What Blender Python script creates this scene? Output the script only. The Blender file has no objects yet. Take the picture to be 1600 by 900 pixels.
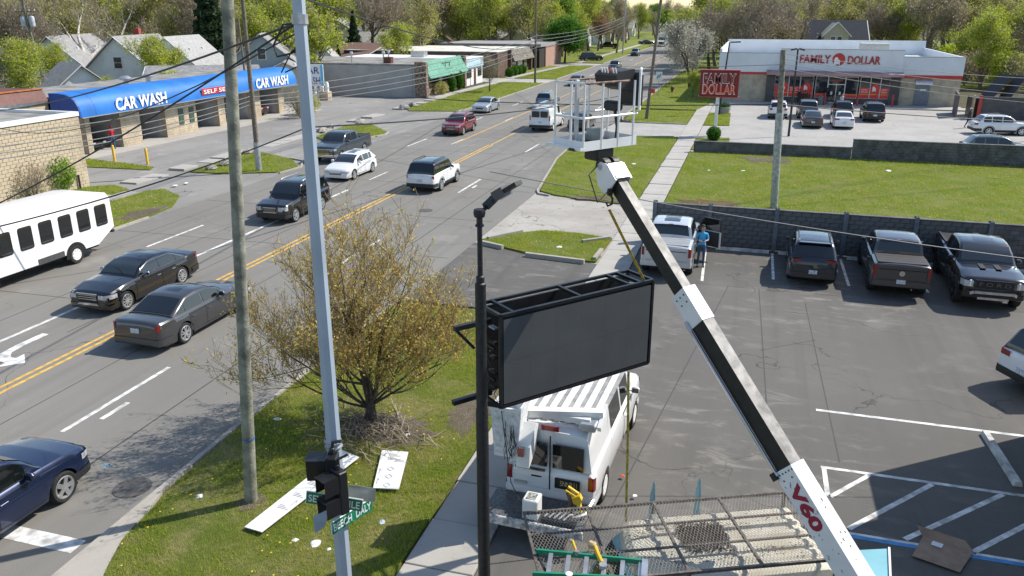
import bpy, math, random
import numpy as np
from mathutils import Vector, Matrix
rnd = random.Random(7)
sc = bpy.context.scene
C = sc.collection
R = math.radians
# ------------------------------------------------------------------ camera, sky, sun, exposure
F, CX, CY, HC = 1260.0, 800.0, 450.0, 10.3
TH, PH = R(19.0466), R(16.3083)
cam = bpy.data.objects.new('camera', bpy.data.cameras.new('camera')); C.objects.link(cam)
cam.data.sensor_width = 36; cam.data.lens = F/1600*36
cam.data.clip_start = .1; cam.data.clip_end = 4000
cam.location = (0, 0, HC); cam.rotation_euler = (math.pi/2-TH, 0, PH)
sc.camera = cam
sc.render.resolution_x, sc.render.resolution_y = 1024, 576
SUN_AZ, SUN_EL = R(53.0), R(46.0)
w = bpy.data.worlds.new('World'); sc.world = w; w.use_nodes = True
nt = w.node_tree; nt.nodes.clear()
sky = nt.nodes.new('ShaderNodeTexSky'); sky.sky_type = 'NISHITA'; sky.sun_disc = False
sky.sun_elevation = SUN_EL; sky.sun_rotation = SUN_AZ; sky.dust_density = .5; sky.air_density = 1.1
bg = nt.nodes.new('ShaderNodeBackground'); bg.inputs[1].default_value = .13
wo = nt.nodes.new('ShaderNodeOutputWorld')
nt.links.new(sky.outputs[0], bg.inputs[0]); nt.links.new(bg.outputs[0], wo.inputs[0])
sl = bpy.data.lights.new('sun', 'SUN'); sl.energy = 4.2; sl.angle = R(.5); sl.color = (1, .94, .845)
so = bpy.data.objects.new('sun', sl); C.objects.link(so)
so.rotation_euler = Vector((-math.sin(SUN_AZ)*math.cos(SUN_EL), -math.cos(SUN_AZ)*math.cos(SUN_EL), -math.sin(SUN_EL))).to_track_quat('-Z', 'Y').to_euler()
so.location = (30, 30, 60)
sc.view_settings.view_transform = 'Standard'; sc.view_settings.look = 'None'
sc.view_settings.exposure = .55; sc.view_settings.gamma = 1; sc.view_settings.use_curve_mapping = False

# ------------------------------------------------------------------ survey: the photo's ground points
ST, CT, SP, CP = math.sin(TH), math.cos(TH), math.sin(PH), math.cos(PH)
def ray(u, v):
    x = (u-CX)/F; y = (v-CY)/F
    Y = CT-y*ST; Z = -ST-y*CT
    return (x*CP-Y*SP, x*SP+Y*CP, Z)
def G(u, v, z=0.0):                      # where the surveyed point stands on a level of height z
    r = ray(u, v); t = (z-HC)/r[2]
    return (r[0]*t, r[1]*t, z)
def onY(u, v, Y):
    r = ray(u, v); t = Y/r[1]; return (r[0]*t, Y, HC+r[2]*t)
def onX(u, v, X):
    r = ray(u, v); t = X/r[0]; return (X, r[1]*t, HC+r[2]*t)
def dep(u, v, d):
    r = ray(u, v); return (r[0]*d, r[1]*d, HC+r[2]*d)

# ------------------------------------------------------------------ materials
MATS = {}
def mat(name, col, rough=.6, metal=0., var=.12, scale=4., bump=0., bscale=30., coat=0., spec=.5, col2=None, alpha=1.):
    if name in MATS: return MATS[name]
    m = bpy.data.materials.new(name); m.use_nodes = True
    n = m.node_tree.nodes; L = m.node_tree.links; b = n['Principled BSDF']
    b.inputs['Roughness'].default_value = rough; b.inputs['Metallic'].default_value = metal
    b.inputs['Coat Weight'].default_value = coat; b.inputs['Coat Roughness'].default_value = .04
    b.inputs['Specular IOR Level'].default_value = spec
    b.inputs['Base Color'].default_value = (*col, 1)
    if var > 0 or bump > 0:
        tc = n.new('ShaderNodeTexCoord')
    if var > 0:
        no = n.new('ShaderNodeTexNoise'); no.inputs['Scale'].default_value = scale; no.inputs['Detail'].default_value = 6
        L.new(tc.outputs['Object'], no.inputs['Vector'])
        mx = n.new('ShaderNodeMix'); mx.data_type = 'RGBA'
        c2 = col2 or tuple(c*(1-2*var) for c in col)
        mx.inputs[6].default_value = (*[min(1, c*(1+var)) for c in col], 1) if col2 is None else (*col, 1)
        mx.inputs[7].default_value = (*c2, 1)
        mr = n.new('ShaderNodeMapRange'); mr.inputs[1].default_value = .35; mr.inputs[2].default_value = .7
        L.new(no.outputs[0], mr.inputs[0]); L.new(mr.outputs[0], mx.inputs[0]); L.new(mx.outputs[2], b.inputs['Base Color'])
    if bump > 0:
        n2 = n.new('ShaderNodeTexNoise'); n2.inputs['Scale'].default_value = bscale; n2.inputs['Detail'].default_value = 5
        L.new(tc.outputs['Object'], n2.inputs['Vector'])
        bp = n.new('ShaderNodeBump'); bp.inputs['Strength'].default_value = bump; bp.inputs['Distance'].default_value = .03
        L.new(n2.outputs[0], bp.inputs['Height']); L.new(bp.outputs[0], b.inputs['Normal'])
    MATS[name] = m; return m
class NG:                                # a small node builder for the larger surfaces
    def __init__(s, name, rough=.85):
        s.m = bpy.data.materials.new(name); s.m.use_nodes = True; MATS[name] = s.m
        s.n = s.m.node_tree.nodes; s.L = s.m.node_tree.links; s.b = s.n['Principled BSDF']
        s.b.inputs['Roughness'].default_value = rough; s.b.inputs['Specular IOR Level'].default_value = .3
        s.tc = s.n.new('ShaderNodeTexCoord').outputs['Object']
    def map(s, sx, sy, sz=1, rot=0):
        m = s.n.new('ShaderNodeMapping'); m.inputs['Scale'].default_value = (sx, sy, sz); m.inputs['Rotation'].default_value = (0, 0, rot)
        s.L.new(s.tc, m.inputs['Vector']); return m.outputs[0]
    def noise(s, scale, lo=.4, hi=.6, vec=None, detail=6, rough=.55, dist=0):
        t = s.n.new('ShaderNodeTexNoise'); t.inputs['Scale'].default_value = scale; t.inputs['Detail'].default_value = detail
        t.inputs['Roughness'].default_value = rough; t.inputs['Distortion'].default_value = dist
        s.L.new(vec or s.tc, t.inputs['Vector']); return s.rng(t.outputs[0], lo, hi)
    def rng(s, sock, lo, hi, a=0., b=1.):
        r = s.n.new('ShaderNodeMapRange'); r.interpolation_type = 'SMOOTHSTEP'
        for i, v in ((1, lo), (2, hi), (3, a), (4, b)): r.inputs[i].default_value = v
        s.L.new(sock, r.inputs[0]); return r.outputs[0]
    def crack(s, scale, width, vec=None):
        t = s.n.new('ShaderNodeTexNoise'); t.inputs['Scale'].default_value = scale*3; t.inputs['Detail'].default_value = 4
        s.L.new(vec or s.tc, t.inputs['Vector'])
        a = s.n.new('ShaderNodeVectorMath'); a.operation = 'MULTIPLY_ADD'; a.inputs[1].default_value = (.9/scale*.6,)*3
        s.L.new(t.outputs[1], a.inputs[0]); s.L.new(vec or s.tc, a.inputs[2])
        v = s.n.new('ShaderNodeTexVoronoi'); v.feature = 'DISTANCE_TO_EDGE'; v.inputs['Scale'].default_value = scale
        s.L.new(a.outputs[0], v.inputs['Vector']); return s.rng(v.outputs[0], width, 0)
    def mul(s, a, b):
        m = s.n.new('ShaderNodeMath'); m.operation = 'MULTIPLY'
        for i, x in enumerate((a, b)):
            if isinstance(x, (int, float)): m.inputs[i].default_value = x
            else: s.L.new(x, m.inputs[i])
        return m.outputs[0]
    def mix(s, f, a, b):
        m = s.n.new('ShaderNodeMix'); m.data_type = 'RGBA'
        if isinstance(f, (int, float)): m.inputs[0].default_value = f
        else: s.L.new(f, m.inputs[0])
        for i, x in ((6, a), (7, b)):
            if isinstance(x, tuple): m.inputs[i].default_value = (*x, 1)
            else: s.L.new(x, m.inputs[i])
        return m.outputs[2]
    def done(s, col, h=None, strength=.4, dist=.02):
        s.L.new(col, s.b.inputs['Base Color'])
        if h is not None:
            b = s.n.new('ShaderNodeBump'); b.inputs['Strength'].default_value = strength; b.inputs['Distance'].default_value = dist
            s.L.new(h, b.inputs['Height']); s.L.new(b.outputs[0], s.b.inputs['Normal'])
        return s.m
def trans(g, col, f):                     # thin leaves let some light through
    g.L.new(col, g.b.inputs['Base Color']); t = g.n.new('ShaderNodeBsdfTranslucent'); g.L.new(col, t.inputs[0]); m = g.n.new('ShaderNodeMixShader'); m.inputs[0].default_value = f
    o = g.n['Material Output']; g.L.new(g.b.outputs[0], m.inputs[1]); g.L.new(t.outputs[0], m.inputs[2]); g.L.new(m.outputs[0], o.inputs[0]); return g.m
def asphalt(name, c, light, dark, crk=.5, dust=0.):
    g = NG(name, .9)
    lo = g.noise(.12, .35, .65); st = g.noise(1.0, .45, .75, g.map(1.6, .05)); fi = g.noise(45, .3, .7, detail=3)
    k = g.mix(lo, c, light); k = g.mix(g.mul(st, .55), k, dark); k = g.mix(g.mul(fi, .35), k, tuple(x*.72 for x in dark))
    pa = g.mul(g.noise(.5, .56, .7, detail=8), .5); k = g.mix(pa, k, tuple(x*1.18 for x in light))
    if dust: k = g.mix(g.mul(g.mul(g.noise(1.3, .5, .72, g.map(.6, 1.6, 1, .5), 10, .7, .6), g.noise(.09, .42, .58)), dust), k, (.40, .37, .32))
    cr = g.mul(g.mul(g.crack(.16, .006), g.noise(.2, .42, .6)), crk); k = g.mix(cr, k, tuple(x*.4 for x in dark))
    return g.done(k, fi, .25, .01)
def concrete(name, c, light, dark, crk=.5):
    g = NG(name, .88)
    k = g.mix(g.noise(.35, .35, .65), c, light); k = g.mix(g.mul(g.noise(2.2, .5, .75, None, 9, .65), .6), k, dark)
    fi = g.noise(60, .3, .7, detail=3); k = g.mix(g.mul(fi, .2), k, tuple(x*.6 for x in dark))
    if crk: k = g.mix(g.mul(g.crack(.22, .007), crk), k, tuple(x*.45 for x in dark))
    return g.done(k, fi, .2, .01)
def turf(name, a, b, dry, dryamt=.5):
    g = NG(name, .95)
    k = g.mix(g.noise(.35, .3, .7), a, b); k = g.mix(g.mul(g.noise(.8, .42, .64, None, 8, .65), dryamt), k, dry)
    k = g.mix(g.mul(g.noise(9, .35, .7), .45), k, tuple(x*.45 for x in a)); fi = g.noise(38, .3, .7)
    k = g.mix(g.mul(fi, .4), k, tuple(x*.5 for x in a))
    return g.done(k, fi, .8, .05)
ROAD = asphalt('road asphalt', (.195, .186, .168), (.225, .215, .195), (.157, .15, .136), .8)
LOT = asphalt('lot asphalt', (.126, .119, .109), (.15, .141, .129), (.1, .095, .088), .9, .45)
SLOT = asphalt('sealed asphalt', (.106, .1, .093), (.132, .125, .115), (.085, .081, .076), .7, .4)
YARD = asphalt('worn yard paving', (.235, .225, .21), (.29, .28, .262), (.17, .163, .152), 1., .5)
CONC = concrete('pale concrete', (.37, .35, .315), (.43, .41, .375), (.29, .27, .24), .25)
FDC = concrete('parking concrete', (.35, .335, .31), (.40, .385, .36), (.24, .228, .21), .6)
KERB = concrete('kerb concrete', (.34, .315, .27), (.40, .375, .33), (.22, .2, .17), 0)
GRAV = concrete('broken drive concrete', (.33, .305, .27), (.41, .385, .345), (.2, .183, .16), .9)
TURF = turf('near turf', (.15, .2, .022), (.22, .24, .034), (.36, .31, .13), .85)
LAWN = turf('lawn turf', (.17, .235, .02), (.24, .27, .03), (.36, .31, .12), .55)
SOIL = turf('scrub soil', (.1, .095, .05), (.13, .125, .06), (.17, .145, .09), .6)
WHITE_LINE = mat('white road paint', (.62, .62, .6), .8, var=.28, scale=3.5)
YEL_LINE = mat('yellow road paint', (.6, .36, .07), .8, var=.2, scale=5)
BLUE_LINE = mat('blue road paint', (.07, .27, .55), .8, var=.15)
TAR = mat('tar seam', (.06, .058, .056), .8, var=.1)

# ------------------------------------------------------------------ mesh helpers
class MB:
    def __init__(s): s.v = []; s.f = []; s.mi = []
    def add(s, vs, fs, mi=0):
        o = len(s.v); s.v += [tuple(p) for p in vs]; s.f += [tuple(i+o for i in f) for f in fs]; s.mi += [mi]*len(fs); return s
    def box(s, x0, x1, y0, y1, z0, z1, mi=0, rz=0, ch=0.):
        cx, cy = (x0+x1)/2, (y0+y1)/2; c_, s_ = math.cos(rz), math.sin(rz)
        if ch > 0:
            ch = min(ch, (x1-x0)*.45, (y1-y0)*.45, (z1-z0)*.45); rings = []
            for z, e in ((z0, ch), (z0+ch, 0), (z1-ch, 0), (z1, ch)):
                a0, a1, b0, b1 = x0+e, x1-e, y0+e, y1-e; q = ch if e == 0 else 0
                rings.append([(a0+q, b0, z), (a1-q, b0, z), (a1, b0+q, z), (a1, b1-q, z), (a1-q, b1, z), (a0+q, b1, z), (a0, b1-q, z), (a0, b0+q, z)] if e == 0 else
                             [(a0+.001, b0, z), (a1-.001, b0, z), (a1, b0+.001, z), (a1, b1-.001, z), (a1-.001, b1, z), (a0+.001, b1, z), (a0, b1-.001, z), (a0, b0+.001, z)])
            if rz: rings = [[(cx+(p[0]-cx)*c_-(p[1]-cy)*s_, cy+(p[0]-cx)*s_+(p[1]-cy)*c_, p[2]) for p in r] for r in rings]
            return s.loft(rings, True, True, mi)
        vs = [(x0, y0, z0), (x1, y0, z0), (x1, y1, z0), (x0, y1, z0), (x0, y0, z1), (x1, y0, z1), (x1, y1, z1), (x0, y1, z1)]
        if rz: vs = [(cx+(p[0]-cx)*c_-(p[1]-cy)*s_, cy+(p[0]-cx)*s_+(p[1]-cy)*c_, p[2]) for p in vs]
        return s.add(vs, [(3, 2, 1, 0), (4, 5, 6, 7), (0, 1, 5, 4), (1, 2, 6, 5), (2, 3, 7, 6), (3, 0, 4, 7)], mi)
    def loft(s, rings, cap0=False, cap1=False, mi=0, closed=True):
        n = len(rings[0]); o = len(s.v)
        for r in rings: s.v += [tuple(p) for p in r]
        fs = []
        for i in range(len(rings)-1):
            for j in range(n if closed else n-1):
                k = (j+1) % n; fs.append((o+i*n+j, o+i*n+k, o+(i+1)*n+k, o+(i+1)*n+j))
        if cap0: fs.append(tuple(o+j for j in reversed(range(n))))
        if cap1: fs.append(tuple(o+(len(rings)-1)*n+j for j in range(n)))
        s.f += fs; s.mi += [mi]*len(fs); return s
    def tube(s, pts, r, n=6, mi=0, caps=True):
        pts = [Vector(p) for p in pts]; rings = []; up = None
        for i, p in enumerate(pts):
            d = (pts[min(i+1, len(pts)-1)]-pts[max(i-1, 0)])
            if d.length < 1e-9: d = Vector((0, 0, 1))
            d.normalize()
            if up is None: up = Vector((0, 0, 1)) if abs(d.z) < .9 else Vector((0, 1, 0))
            a = d.cross(up)
            if a.length < 1e-6: a = d.cross(Vector((1, 0, 0)))
            a.normalize(); b = a.cross(d); rr = r[i] if isinstance(r, (list, tuple)) else r; up = b
            rings.append([p+a*(rr*math.cos(2*math.pi*k/n+.4))+b*(rr*math.sin(2*math.pi*k/n+.4)) for k in range(n)])
        return s.loft(rings, caps, caps, mi)
    def beam(s, p, q, wd, ht, mi=0, up=(0, 0, 1)):     # rectangular bar from p to q
        p, q = Vector(p), Vector(q); d = (q-p).normalized(); a = d.cross(Vector(up))
        if a.length < 1e-5: a = d.cross(Vector((0, 1, 0)))
        a.normalize(); b = a.cross(d).normalized()
        rg = [[c+a*(wd/2*i)+b*(ht/2*j) for i, j in ((-1, -1), (1, -1), (1, 1), (-1, 1))] for c in (p, q)]
        return s.loft(rg, True, True, mi)
    def prism(s, pts, z0, z1, mi=0):
        a = 0
        for i in range(len(pts)):
            p, q = pts[i], pts[(i+1) % len(pts)]; a += p[0]*q[1]-q[0]*p[1]
        if a < 0: pts = pts[::-1]
        return s.loft([[(p[0], p[1], z0) for p in pts], [(p[0], p[1], z1) for p in pts]], True, True, mi)
    def prof(s, poly, axis, a, b, mi=0):               # 2-D outline pushed along an axis
        f = {'x': lambda p, t: (t, p[0], p[1]), 'y': lambda p, t: (p[0], t, p[1])}[axis]
        return s.loft([[f(p, a) for p in poly], [f(p, b) for p in poly]], True, True, mi)
    def lathe(s, prof, n=16, mi=0, c=(0, 0, 0), axis='z', caps=False):
        rings = []
        for r, h in prof:
            rg = []
            for k in range(n):
                x, y = r*math.cos(2*math.pi*k/n), r*math.sin(2*math.pi*k/n)
                rg.append({'z': (c[0]+x, c[1]+y, c[2]+h), 'x': (c[0]+h, c[1]+x, c[2]+y), 'y': (c[0]+y, c[1]+h, c[2]+x)}[axis])
            rings.append(rg)
        return s.loft(rings, caps, caps, mi)
    def mesh(s, name, mats, smooth=False, ang=35):
        me = bpy.data.meshes.new(name); me.from_pydata(s.v, [], s.f)
        for m in (mats if isinstance(mats, (list, tuple)) else [mats]): me.materials.append(m)
        if any(s.mi): me.polygons.foreach_set('material_index', s.mi)
        me.update()
        if smooth:
            me.polygons.foreach_set('use_smooth', [True]*len(me.polygons)); me.set_sharp_from_angle(angle=R(ang))
        return me
    def build(s, name, mats, parent=None, smooth=False, ang=35, fix=True):
        me = s.mesh(name, mats, smooth, ang)
        if fix and len(me.polygons) < 60000:
            import bmesh
            bm = bmesh.new(); bm.from_mesh(me); bmesh.ops.recalc_face_normals(bm, faces=bm.faces); bm.to_mesh(me); bm.free()
        return link(name, me, parent)
def pieces(mb, name, m, parent=None, smooth=False):       # one object for each separate piece of the builder
    par = list(range(len(mb.v)))
    def fd(i):
        while par[i] != i: par[i] = par[par[i]]; i = par[i]
        return i
    for f in mb.f:
        a = fd(f[0])
        for j in f[1:]: par[fd(j)] = a
    out = {}
    for k, f in enumerate(mb.f): out.setdefault(fd(f[0]), []).append(f)
    res = []
    for fs in out.values():
        q = MB(); ix = {}
        for f in fs:
            for j in f:
                if j not in ix: ix[j] = len(q.v); q.v.append(mb.v[j])
            q.f.append(tuple(ix[j] for j in f)); q.mi.append(0)
        res.append(q.build(name, m, parent, smooth))
    return res
def link(name, me, parent=None):
    o = bpy.data.objects.new(name, me); C.objects.link(o)
    if parent is not None: o.parent = parent
    return o
def tag(o, label=None, cat=None, group=None, kind=None):
    if label: o['label'] = label
    if cat: o['category'] = cat
    if group: o['group'] = group
    if kind: o['kind'] = kind
    return o
def thing(name, label, cat, loc=(0, 0, 0), rz=0., group=None):
    o = bpy.data.objects.new(name, None); C.objects.link(o); o.empty_display_size = .2
    o.location = loc; o.rotation_euler = (0, 0, rz); return tag(o, label, cat, group)
def struct(o): o['kind'] = 'structure'; return o
def copy_thing(o, loc, rz=0., label=None, sca=None, group=None):
    r = o.copy(); C.objects.link(r); r.location = loc; r.rotation_euler = (0, 0, rz)
    if sca: r.scale = sca
    if label: r['label'] = label
    if group: r['group'] = group
    for ch in KIDS.get(o.name, []):
        c = ch.copy(); C.objects.link(c); c.parent = r
        for g in KIDS.get(ch.name, []):
            d = g.copy(); C.objects.link(d); d.parent = c
    return r
KIDS = {}
def kids(o):
    KIDS[o.name] = list(o.children)
    for c in o.children: KIDS[c.name] = list(c.children)
def text(s, wd, ht, m, parent, loc, rot, name='lettering', depth=.02, bold=.0, shear=0.):
    cu = bpy.data.curves.new('t', 'FONT'); cu.body = s; cu.size = 1; cu.extrude = .01; cu.offset = bold; cu.shear = shear; cu.resolution_u = 3
    to = bpy.data.objects.new('t', cu); C.objects.link(to)
    bpy.context.view_layer.update()
    me = bpy.data.meshes.new_from_object(to.evaluated_get(bpy.context.evaluated_depsgraph_get()))
    bpy.data.objects.remove(to)
    co = np.empty(len(me.vertices)*3, np.float32); me.vertices.foreach_get('co', co); co = co.reshape(-1, 3)
    lo, hi = co.min(0), co.max(0); co = (co-(lo+hi)/2)/(hi-lo)*np.array([wd, ht, depth], np.float32)
    me.vertices.foreach_set('co', co.ravel()); me.materials.clear(); me.materials.append(m); me.update()
    o = link(name, me, parent); o.location = loc; o.rotation_euler = rot; return o
def sheet(name, pts, z, m, skirt=.25, parent=None):
    return struct(MB().prism([(p[0], p[1]) for p in pts], z-skirt, z).build(name, m, parent))
def inside(poly, xs, ys):
    r = np.zeros(len(xs), bool); n = len(poly)
    for i in range(n):
        x0, y0 = poly[i][:2]; x1, y1 = poly[(i+1) % n][:2]
        c = ((y0 > ys) != (y1 > ys)) & (xs < (x1-x0)*(ys-y0)/((y1-y0) or 1e-9)+x0); r ^= c
    return r
# common materials
BLACK = mat('black paint', (.012, .012, .013), .38, var=.1); DARK = mat('dark plastic', (.018, .018, .02), .55, var=.1)
RUBBER = mat('tyre rubber', (.017, .017, .017), .85, var=.2, scale=12); CHROME = mat('chrome', (.62, .62, .63), .15, 1., var=0)
STEEL = mat('galvanised steel', (.4, .42, .44), .5, .55, var=.18, scale=6)
GLASS = mat('dark car glass', (.006, .008, .009), .03, var=0, spec=.75, coat=.3)
GLASSL = mat('clear windscreen glass', (.014, .019, .019), .03, var=0, spec=.9, coat=.6)
REDL = mat('red tail lamp', (.22, .006, .008), .15, var=0, coat=.8); CLEAR = mat('headlamp glass', (.5, .52, .54), .08, .2, var=.15, scale=9, coat=.9)
AMBER = mat('amber lamp', (.6, .2, .02), .2, var=0, coat=.6)
WHITE = mat('white enamel', (.74, .74, .72), .35, var=.07, scale=2.5); WOOD = mat('weathered pole wood', (.17, .145, .11), .9, var=.35, scale=14, bump=.6, bscale=18)
RUSTY = mat('rusted steel', (.16, .085, .05), .8, var=.4, scale=9); ALU = mat('aluminium', (.55, .56, .57), .35, .8, var=.1)
# ================================================================== SETTING
sheet('ground', [(-1800, -400), (1800, -400), (1800, 2600), (-1800, 2600)], -.06, SOIL)
sheet('road', [(-29.6, -40), (-11.9, -40), (-11.9, 46), (-13.4, 58), (-13.4, 68), (-12.5, 80), (-12.4, 1500), (-29.6, 1500)], 0, ROAD)
sheet('cross_street', [(-300, -30), (-29.62, -30), (-29.62, 8.5), (-300, 8.5)], 0, ROAD)
sheet('parking_lot', [(-4.3, -30), (40, -30), (40, 36.75), (-4.3, 36.75)], 0, LOT)
sheet('driveway', [(-11.88, 26.2), (-5.77, 26.2), (-5.77, 32.6), (-11.88, 34.4)], 0, SLOT)
sheet('parking_bay', [(-4.28, 31.2), (11.4, 31.2), (11.4, 36.7), (-4.28, 36.7)], .004, SLOT)
sheet('old_driveway', [(-11.88, 34.45), (-5.77, 32.65), (-5.77, 45.9), (-11.88, 45.9)], -.004, GRAV)
sheet('store_driveway', [(-13.4, 68.2), (-5.77, 70.4), (-5.77, 78.6), (-12.4, 78.6)], .002, FDC)
sheet('store_parking', [(-4.28, 63.3), (45, 63.3), (45, 101), (-4.28, 101)], 0, FDC)
sheet('store_walkway', [(-4.2, 97.6), (22, 97.6), (22, 100.98), (-4.2, 100.98)], .13, CONC)
sheet('car_wash_yard', [(-60, 8.6), (-29.62, 8.6), (-29.62, 98.5), (-60, 98.5)], -.004, YARD)
sheet('car_wash_apron', [(-52, 47.6), (-45.9, 47.6), (-44.9, 80), (-52, 80)], .02, CONC)
sheet('side_street', [(-120, 119), (-29.62, 119), (-29.62, 126), (-120, 126)], .004, CONC)
sheet('lane_apron', [(-120, 160.5), (-29.62, 158), (-29.62, 166.5), (-120, 168)], .004, FDC)
def marks(name, rects, m, z=.006):
    b = MB()
    for p in rects: b.prism([(q[0], q[1]) for q in p], z-.004, z)
    return struct(b.build(name, m))
def strip(x0, y0, x1, y1, w):
    d = Vector((x1-x0, y1-y0)).normalized(); nx, ny = -d.y*w/2, d.x*w/2
    return [(x0+nx, y0+ny), (x1+nx, y1+ny), (x1-nx, y1-ny), (x0-nx, y0-ny)]
dl = []
for k in range(-1, 26):
    for x in (-16.33, -26.1): dl.append(strip(x, 14.45+15*k, x, 18.6+15*k, .13))
    if k > 1: dl.append(strip(-23.1, 14.45+15*k+2, -23.1, 17.2+15*k+2, .1))
dl += [strip(-15.86, 15.3, -15.86, 16.3, .14), strip(-23, -4, -23, 43.3, .15), strip(-15.95, 45.9, -15.95, 46.7, .14)]
marks('lane_marking', dl, WHITE_LINE)
marks('stop_line', [strip(-19.4, 10.74, -12.3, 10.72, .42)], WHITE_LINE)
marks('centre_line', [strip(-20.07, -4, -20.07, 62, .12), strip(-19.77, -4, -19.77, 62, .12), strip(-19.92, 62, -19.92, 640, .12), strip(-22.95, 62, -22.95, 640, .12)], YEL_LINE)
def arrow(ox, oy):                        # left-turn arrow for traffic coming down the road
    st = [(0, 3.1), (-.02, 2.2), (.08, 1.5), (.4, 1.1), (.75, 1.0)]; a, b = [], []
    L_ = [(.13, 3.1), (.13, 2.1), (.22, 1.55), (.45, 1.28), (.72, 1.22)]; I_ = [(-.13, 3.1), (-.13, 2.0), (-.02, 1.3), (.3, .92), (.72, .84)]
    q = []
    for i in range(4): q.append([(ox+L_[i][0], oy+L_[i][1]), (ox+L_[i+1][0], oy+L_[i+1][1]), (ox+I_[i+1][0], oy+I_[i+1][1]), (ox+I_[i][0], oy+I_[i][1])])
    q.append([(ox+.72, oy+1.55), (ox+1.3, oy+1.02), (ox+.72, oy+.52)]); return q
marks('turn_arrow', arrow(-22.1, 16.6), WHITE_LINE)
marks('stall_line', [strip(x, 31.6 if x < 0 else 32.6, x+(-.15 if x < 0 else 0), 36.4, .11) for x in (-1.3, 1.45, 4.3, 7.15, 9.95)]+[strip(2.42, 21.2, 13, 21.15, .12)], WHITE_LINE)
marks('hatched_line', [strip(2.35, 18.16, 12, 18.14, .11), strip(2.42, 18.1, 2.42, 16.9, .11), strip(2.47, 16.9, 3.42, 18.1, .11), strip(2.75, 15.75, 4.75, 18.08, .12), strip(3.83, 15.7, 6.2, 18.08, .12), strip(5.05, 15.6, 7.4, 18.0, .12), strip(6.4, 15.6, 8.7, 18.0, .12), strip(2.3, 15.6, 12, 15.53, .08)], WHITE_LINE)
marks('accessible_bay_line', [strip(2.3, 15.5, 12, 15.43, .12)], BLUE_LINE)
marks('painted_mark', [strip(*G(160, 732)[:2], *G(172, 726)[:2], .07), strip(*G(162, 725)[:2], *G(176, 727)[:2], .05)], mat('faded blue spray paint', (.12, .25, .36), .9), .005)
sm = [strip(-14.4, 8, -14.75, 50, .045), strip(-14.75, 50, -14.7, 120, .05), strip(-18.2, 8, -18.1, 90, .03), strip(-21.5, 20, -21.6, 100, .035), strip(-24.6, 10, -24.5, 120, .035), strip(-27.9, 10, -27.9, 110, .03)]
for y in (23.4, 31.5, 38.2, 46.3, 52.8, 58, 66, 73.5, 81, 90): sm.append(strip(-29.5, y+.7*math.sin(y), -12.2, y-.3+.5*math.cos(y), .04))
sm += [strip(-3, 8, .3, 36, .03), strip(1.2, 18, .9, 31.2, .035), strip(2.8, 18.5, 2.55, 30, .03), strip(.95, 25, 2.7, 26.4, .03)]
marks('road_seam', sm, TAR, .003)
# kerbs
def kerb(pts, w=.15, h=.1):
    b = MB(); P_ = [Vector((p[0], p[1], 0)) for p in pts]
    rg = []
    for i, p in enumerate(P_):
        d = (P_[min(i+1, len(P_)-1)]-P_[max(0, i-1)]).normalized(); n = Vector((-d.y, d.x, 0))*w/2
        rg.append([p+n+Vector((0, 0, -.2)), p+n*.85+Vector((0, 0, h)), p-n*.85+Vector((0, 0, h)), p-n+Vector((0, 0, -.2))])
    b.loft(rg, True, True); return struct(b.build('kerb', KERB))
kerb([(-11.85, -6), (-11.9, 8), (-12.02, 12.6), (-12.1, 15.7), (-12.05, 20), (-12, 25.8), (-11.6, 26.1)])
kerb([(-10.9, 45.0), (-11.6, 45.3), (-11.9, 46.1), (-12.4, 50), (-13.3, 57), (-13.5, 62), (-13.4, 67), (-12.6, 68.6), (-10, 69.6), (-6.2, 70.4)])
kerb([(-5.8, 78.7), (-10.6, 78.7), (-12.1, 80), (-12.55, 83), (-12.4, 400)])
kerb([(-29.7, 30.4), (-29.72, 34)]); kerb([(-29.72, 46.6), (-29.5, 49), (-30.6, 51.2), (-32, 51.8)]); kerb([(-34.3, 60.3), (-30.9, 62.8), (-30.4, 64.6), (-30.7, 66)])
kerb([(-30.2, 82), (-29.75, 87), (-29.7, 119)]); kerb([(-29.7, 126.5), (-29.7, 158)]); kerb([(-29.7, 167), (-29.7, 420)]); kerb([(-29.72, 5), (-29.7, 30.3)])
sheet('gutter_apron', [(-11.85, 5), (-10.6, 5), (-11.0, 9.9), (-11.3, 10.5), (-11.55, 11.1), (-11.75, 12.2), (-11.93, 12.8), (-11.95, 12.6)], .085, KERB)
# pavements: separate slabs near, one strip beyond
def slabs(name, x0, x1, ys, step, z=.05, m=CONC):
    t = bpy.data.objects.new(name, None); C.objects.link(t); struct(t); base = None
    for i, y in enumerate(ys):
        if base is None:
            base = MB().box(x0, x1, .008, step-.008, -.15, 0, ch=.012).mesh('slab', m)
        o = link('slab', base, t); o.location = (rnd.uniform(-.01, .01), y, z+rnd.uniform(-.006, .006)); o.rotation_euler = (rnd.uniform(-.004, .004), rnd.uniform(-.004, .004), 0)
    return t
slabs('sidewalk', -5.74, -4.33, [6+1.52*i for i in range(43)], 1.52)
sheet('sidewalk', [(-5.74, 71.4), (-4.33, 71.4), (-4.33, 102), (-5.74, 102)], .045, CONC)
slabs('sidewalk', -35.6, -34.3, [24+1.52*i for i in range(11)], 1.52)
slabs('sidewalk', -37.6, -36.35, [41+1.52*i for i in range(36)], 1.52, .02)
sheet('sidewalk', [(-38.3, 95.8), (-36.9, 95.8), (-36.3, 119), (-37.6, 119)], .06, CONC)
sheet('sidewalk', [(-38.2, 126), (-36.7, 126), (-34.6, 158), (-36.1, 158)], .06, CONC)
sheet('sidewalk', [(-35.8, 168), (-34.4, 168), (-34.4, 420), (-35.8, 420)], .06, CONC)
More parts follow.
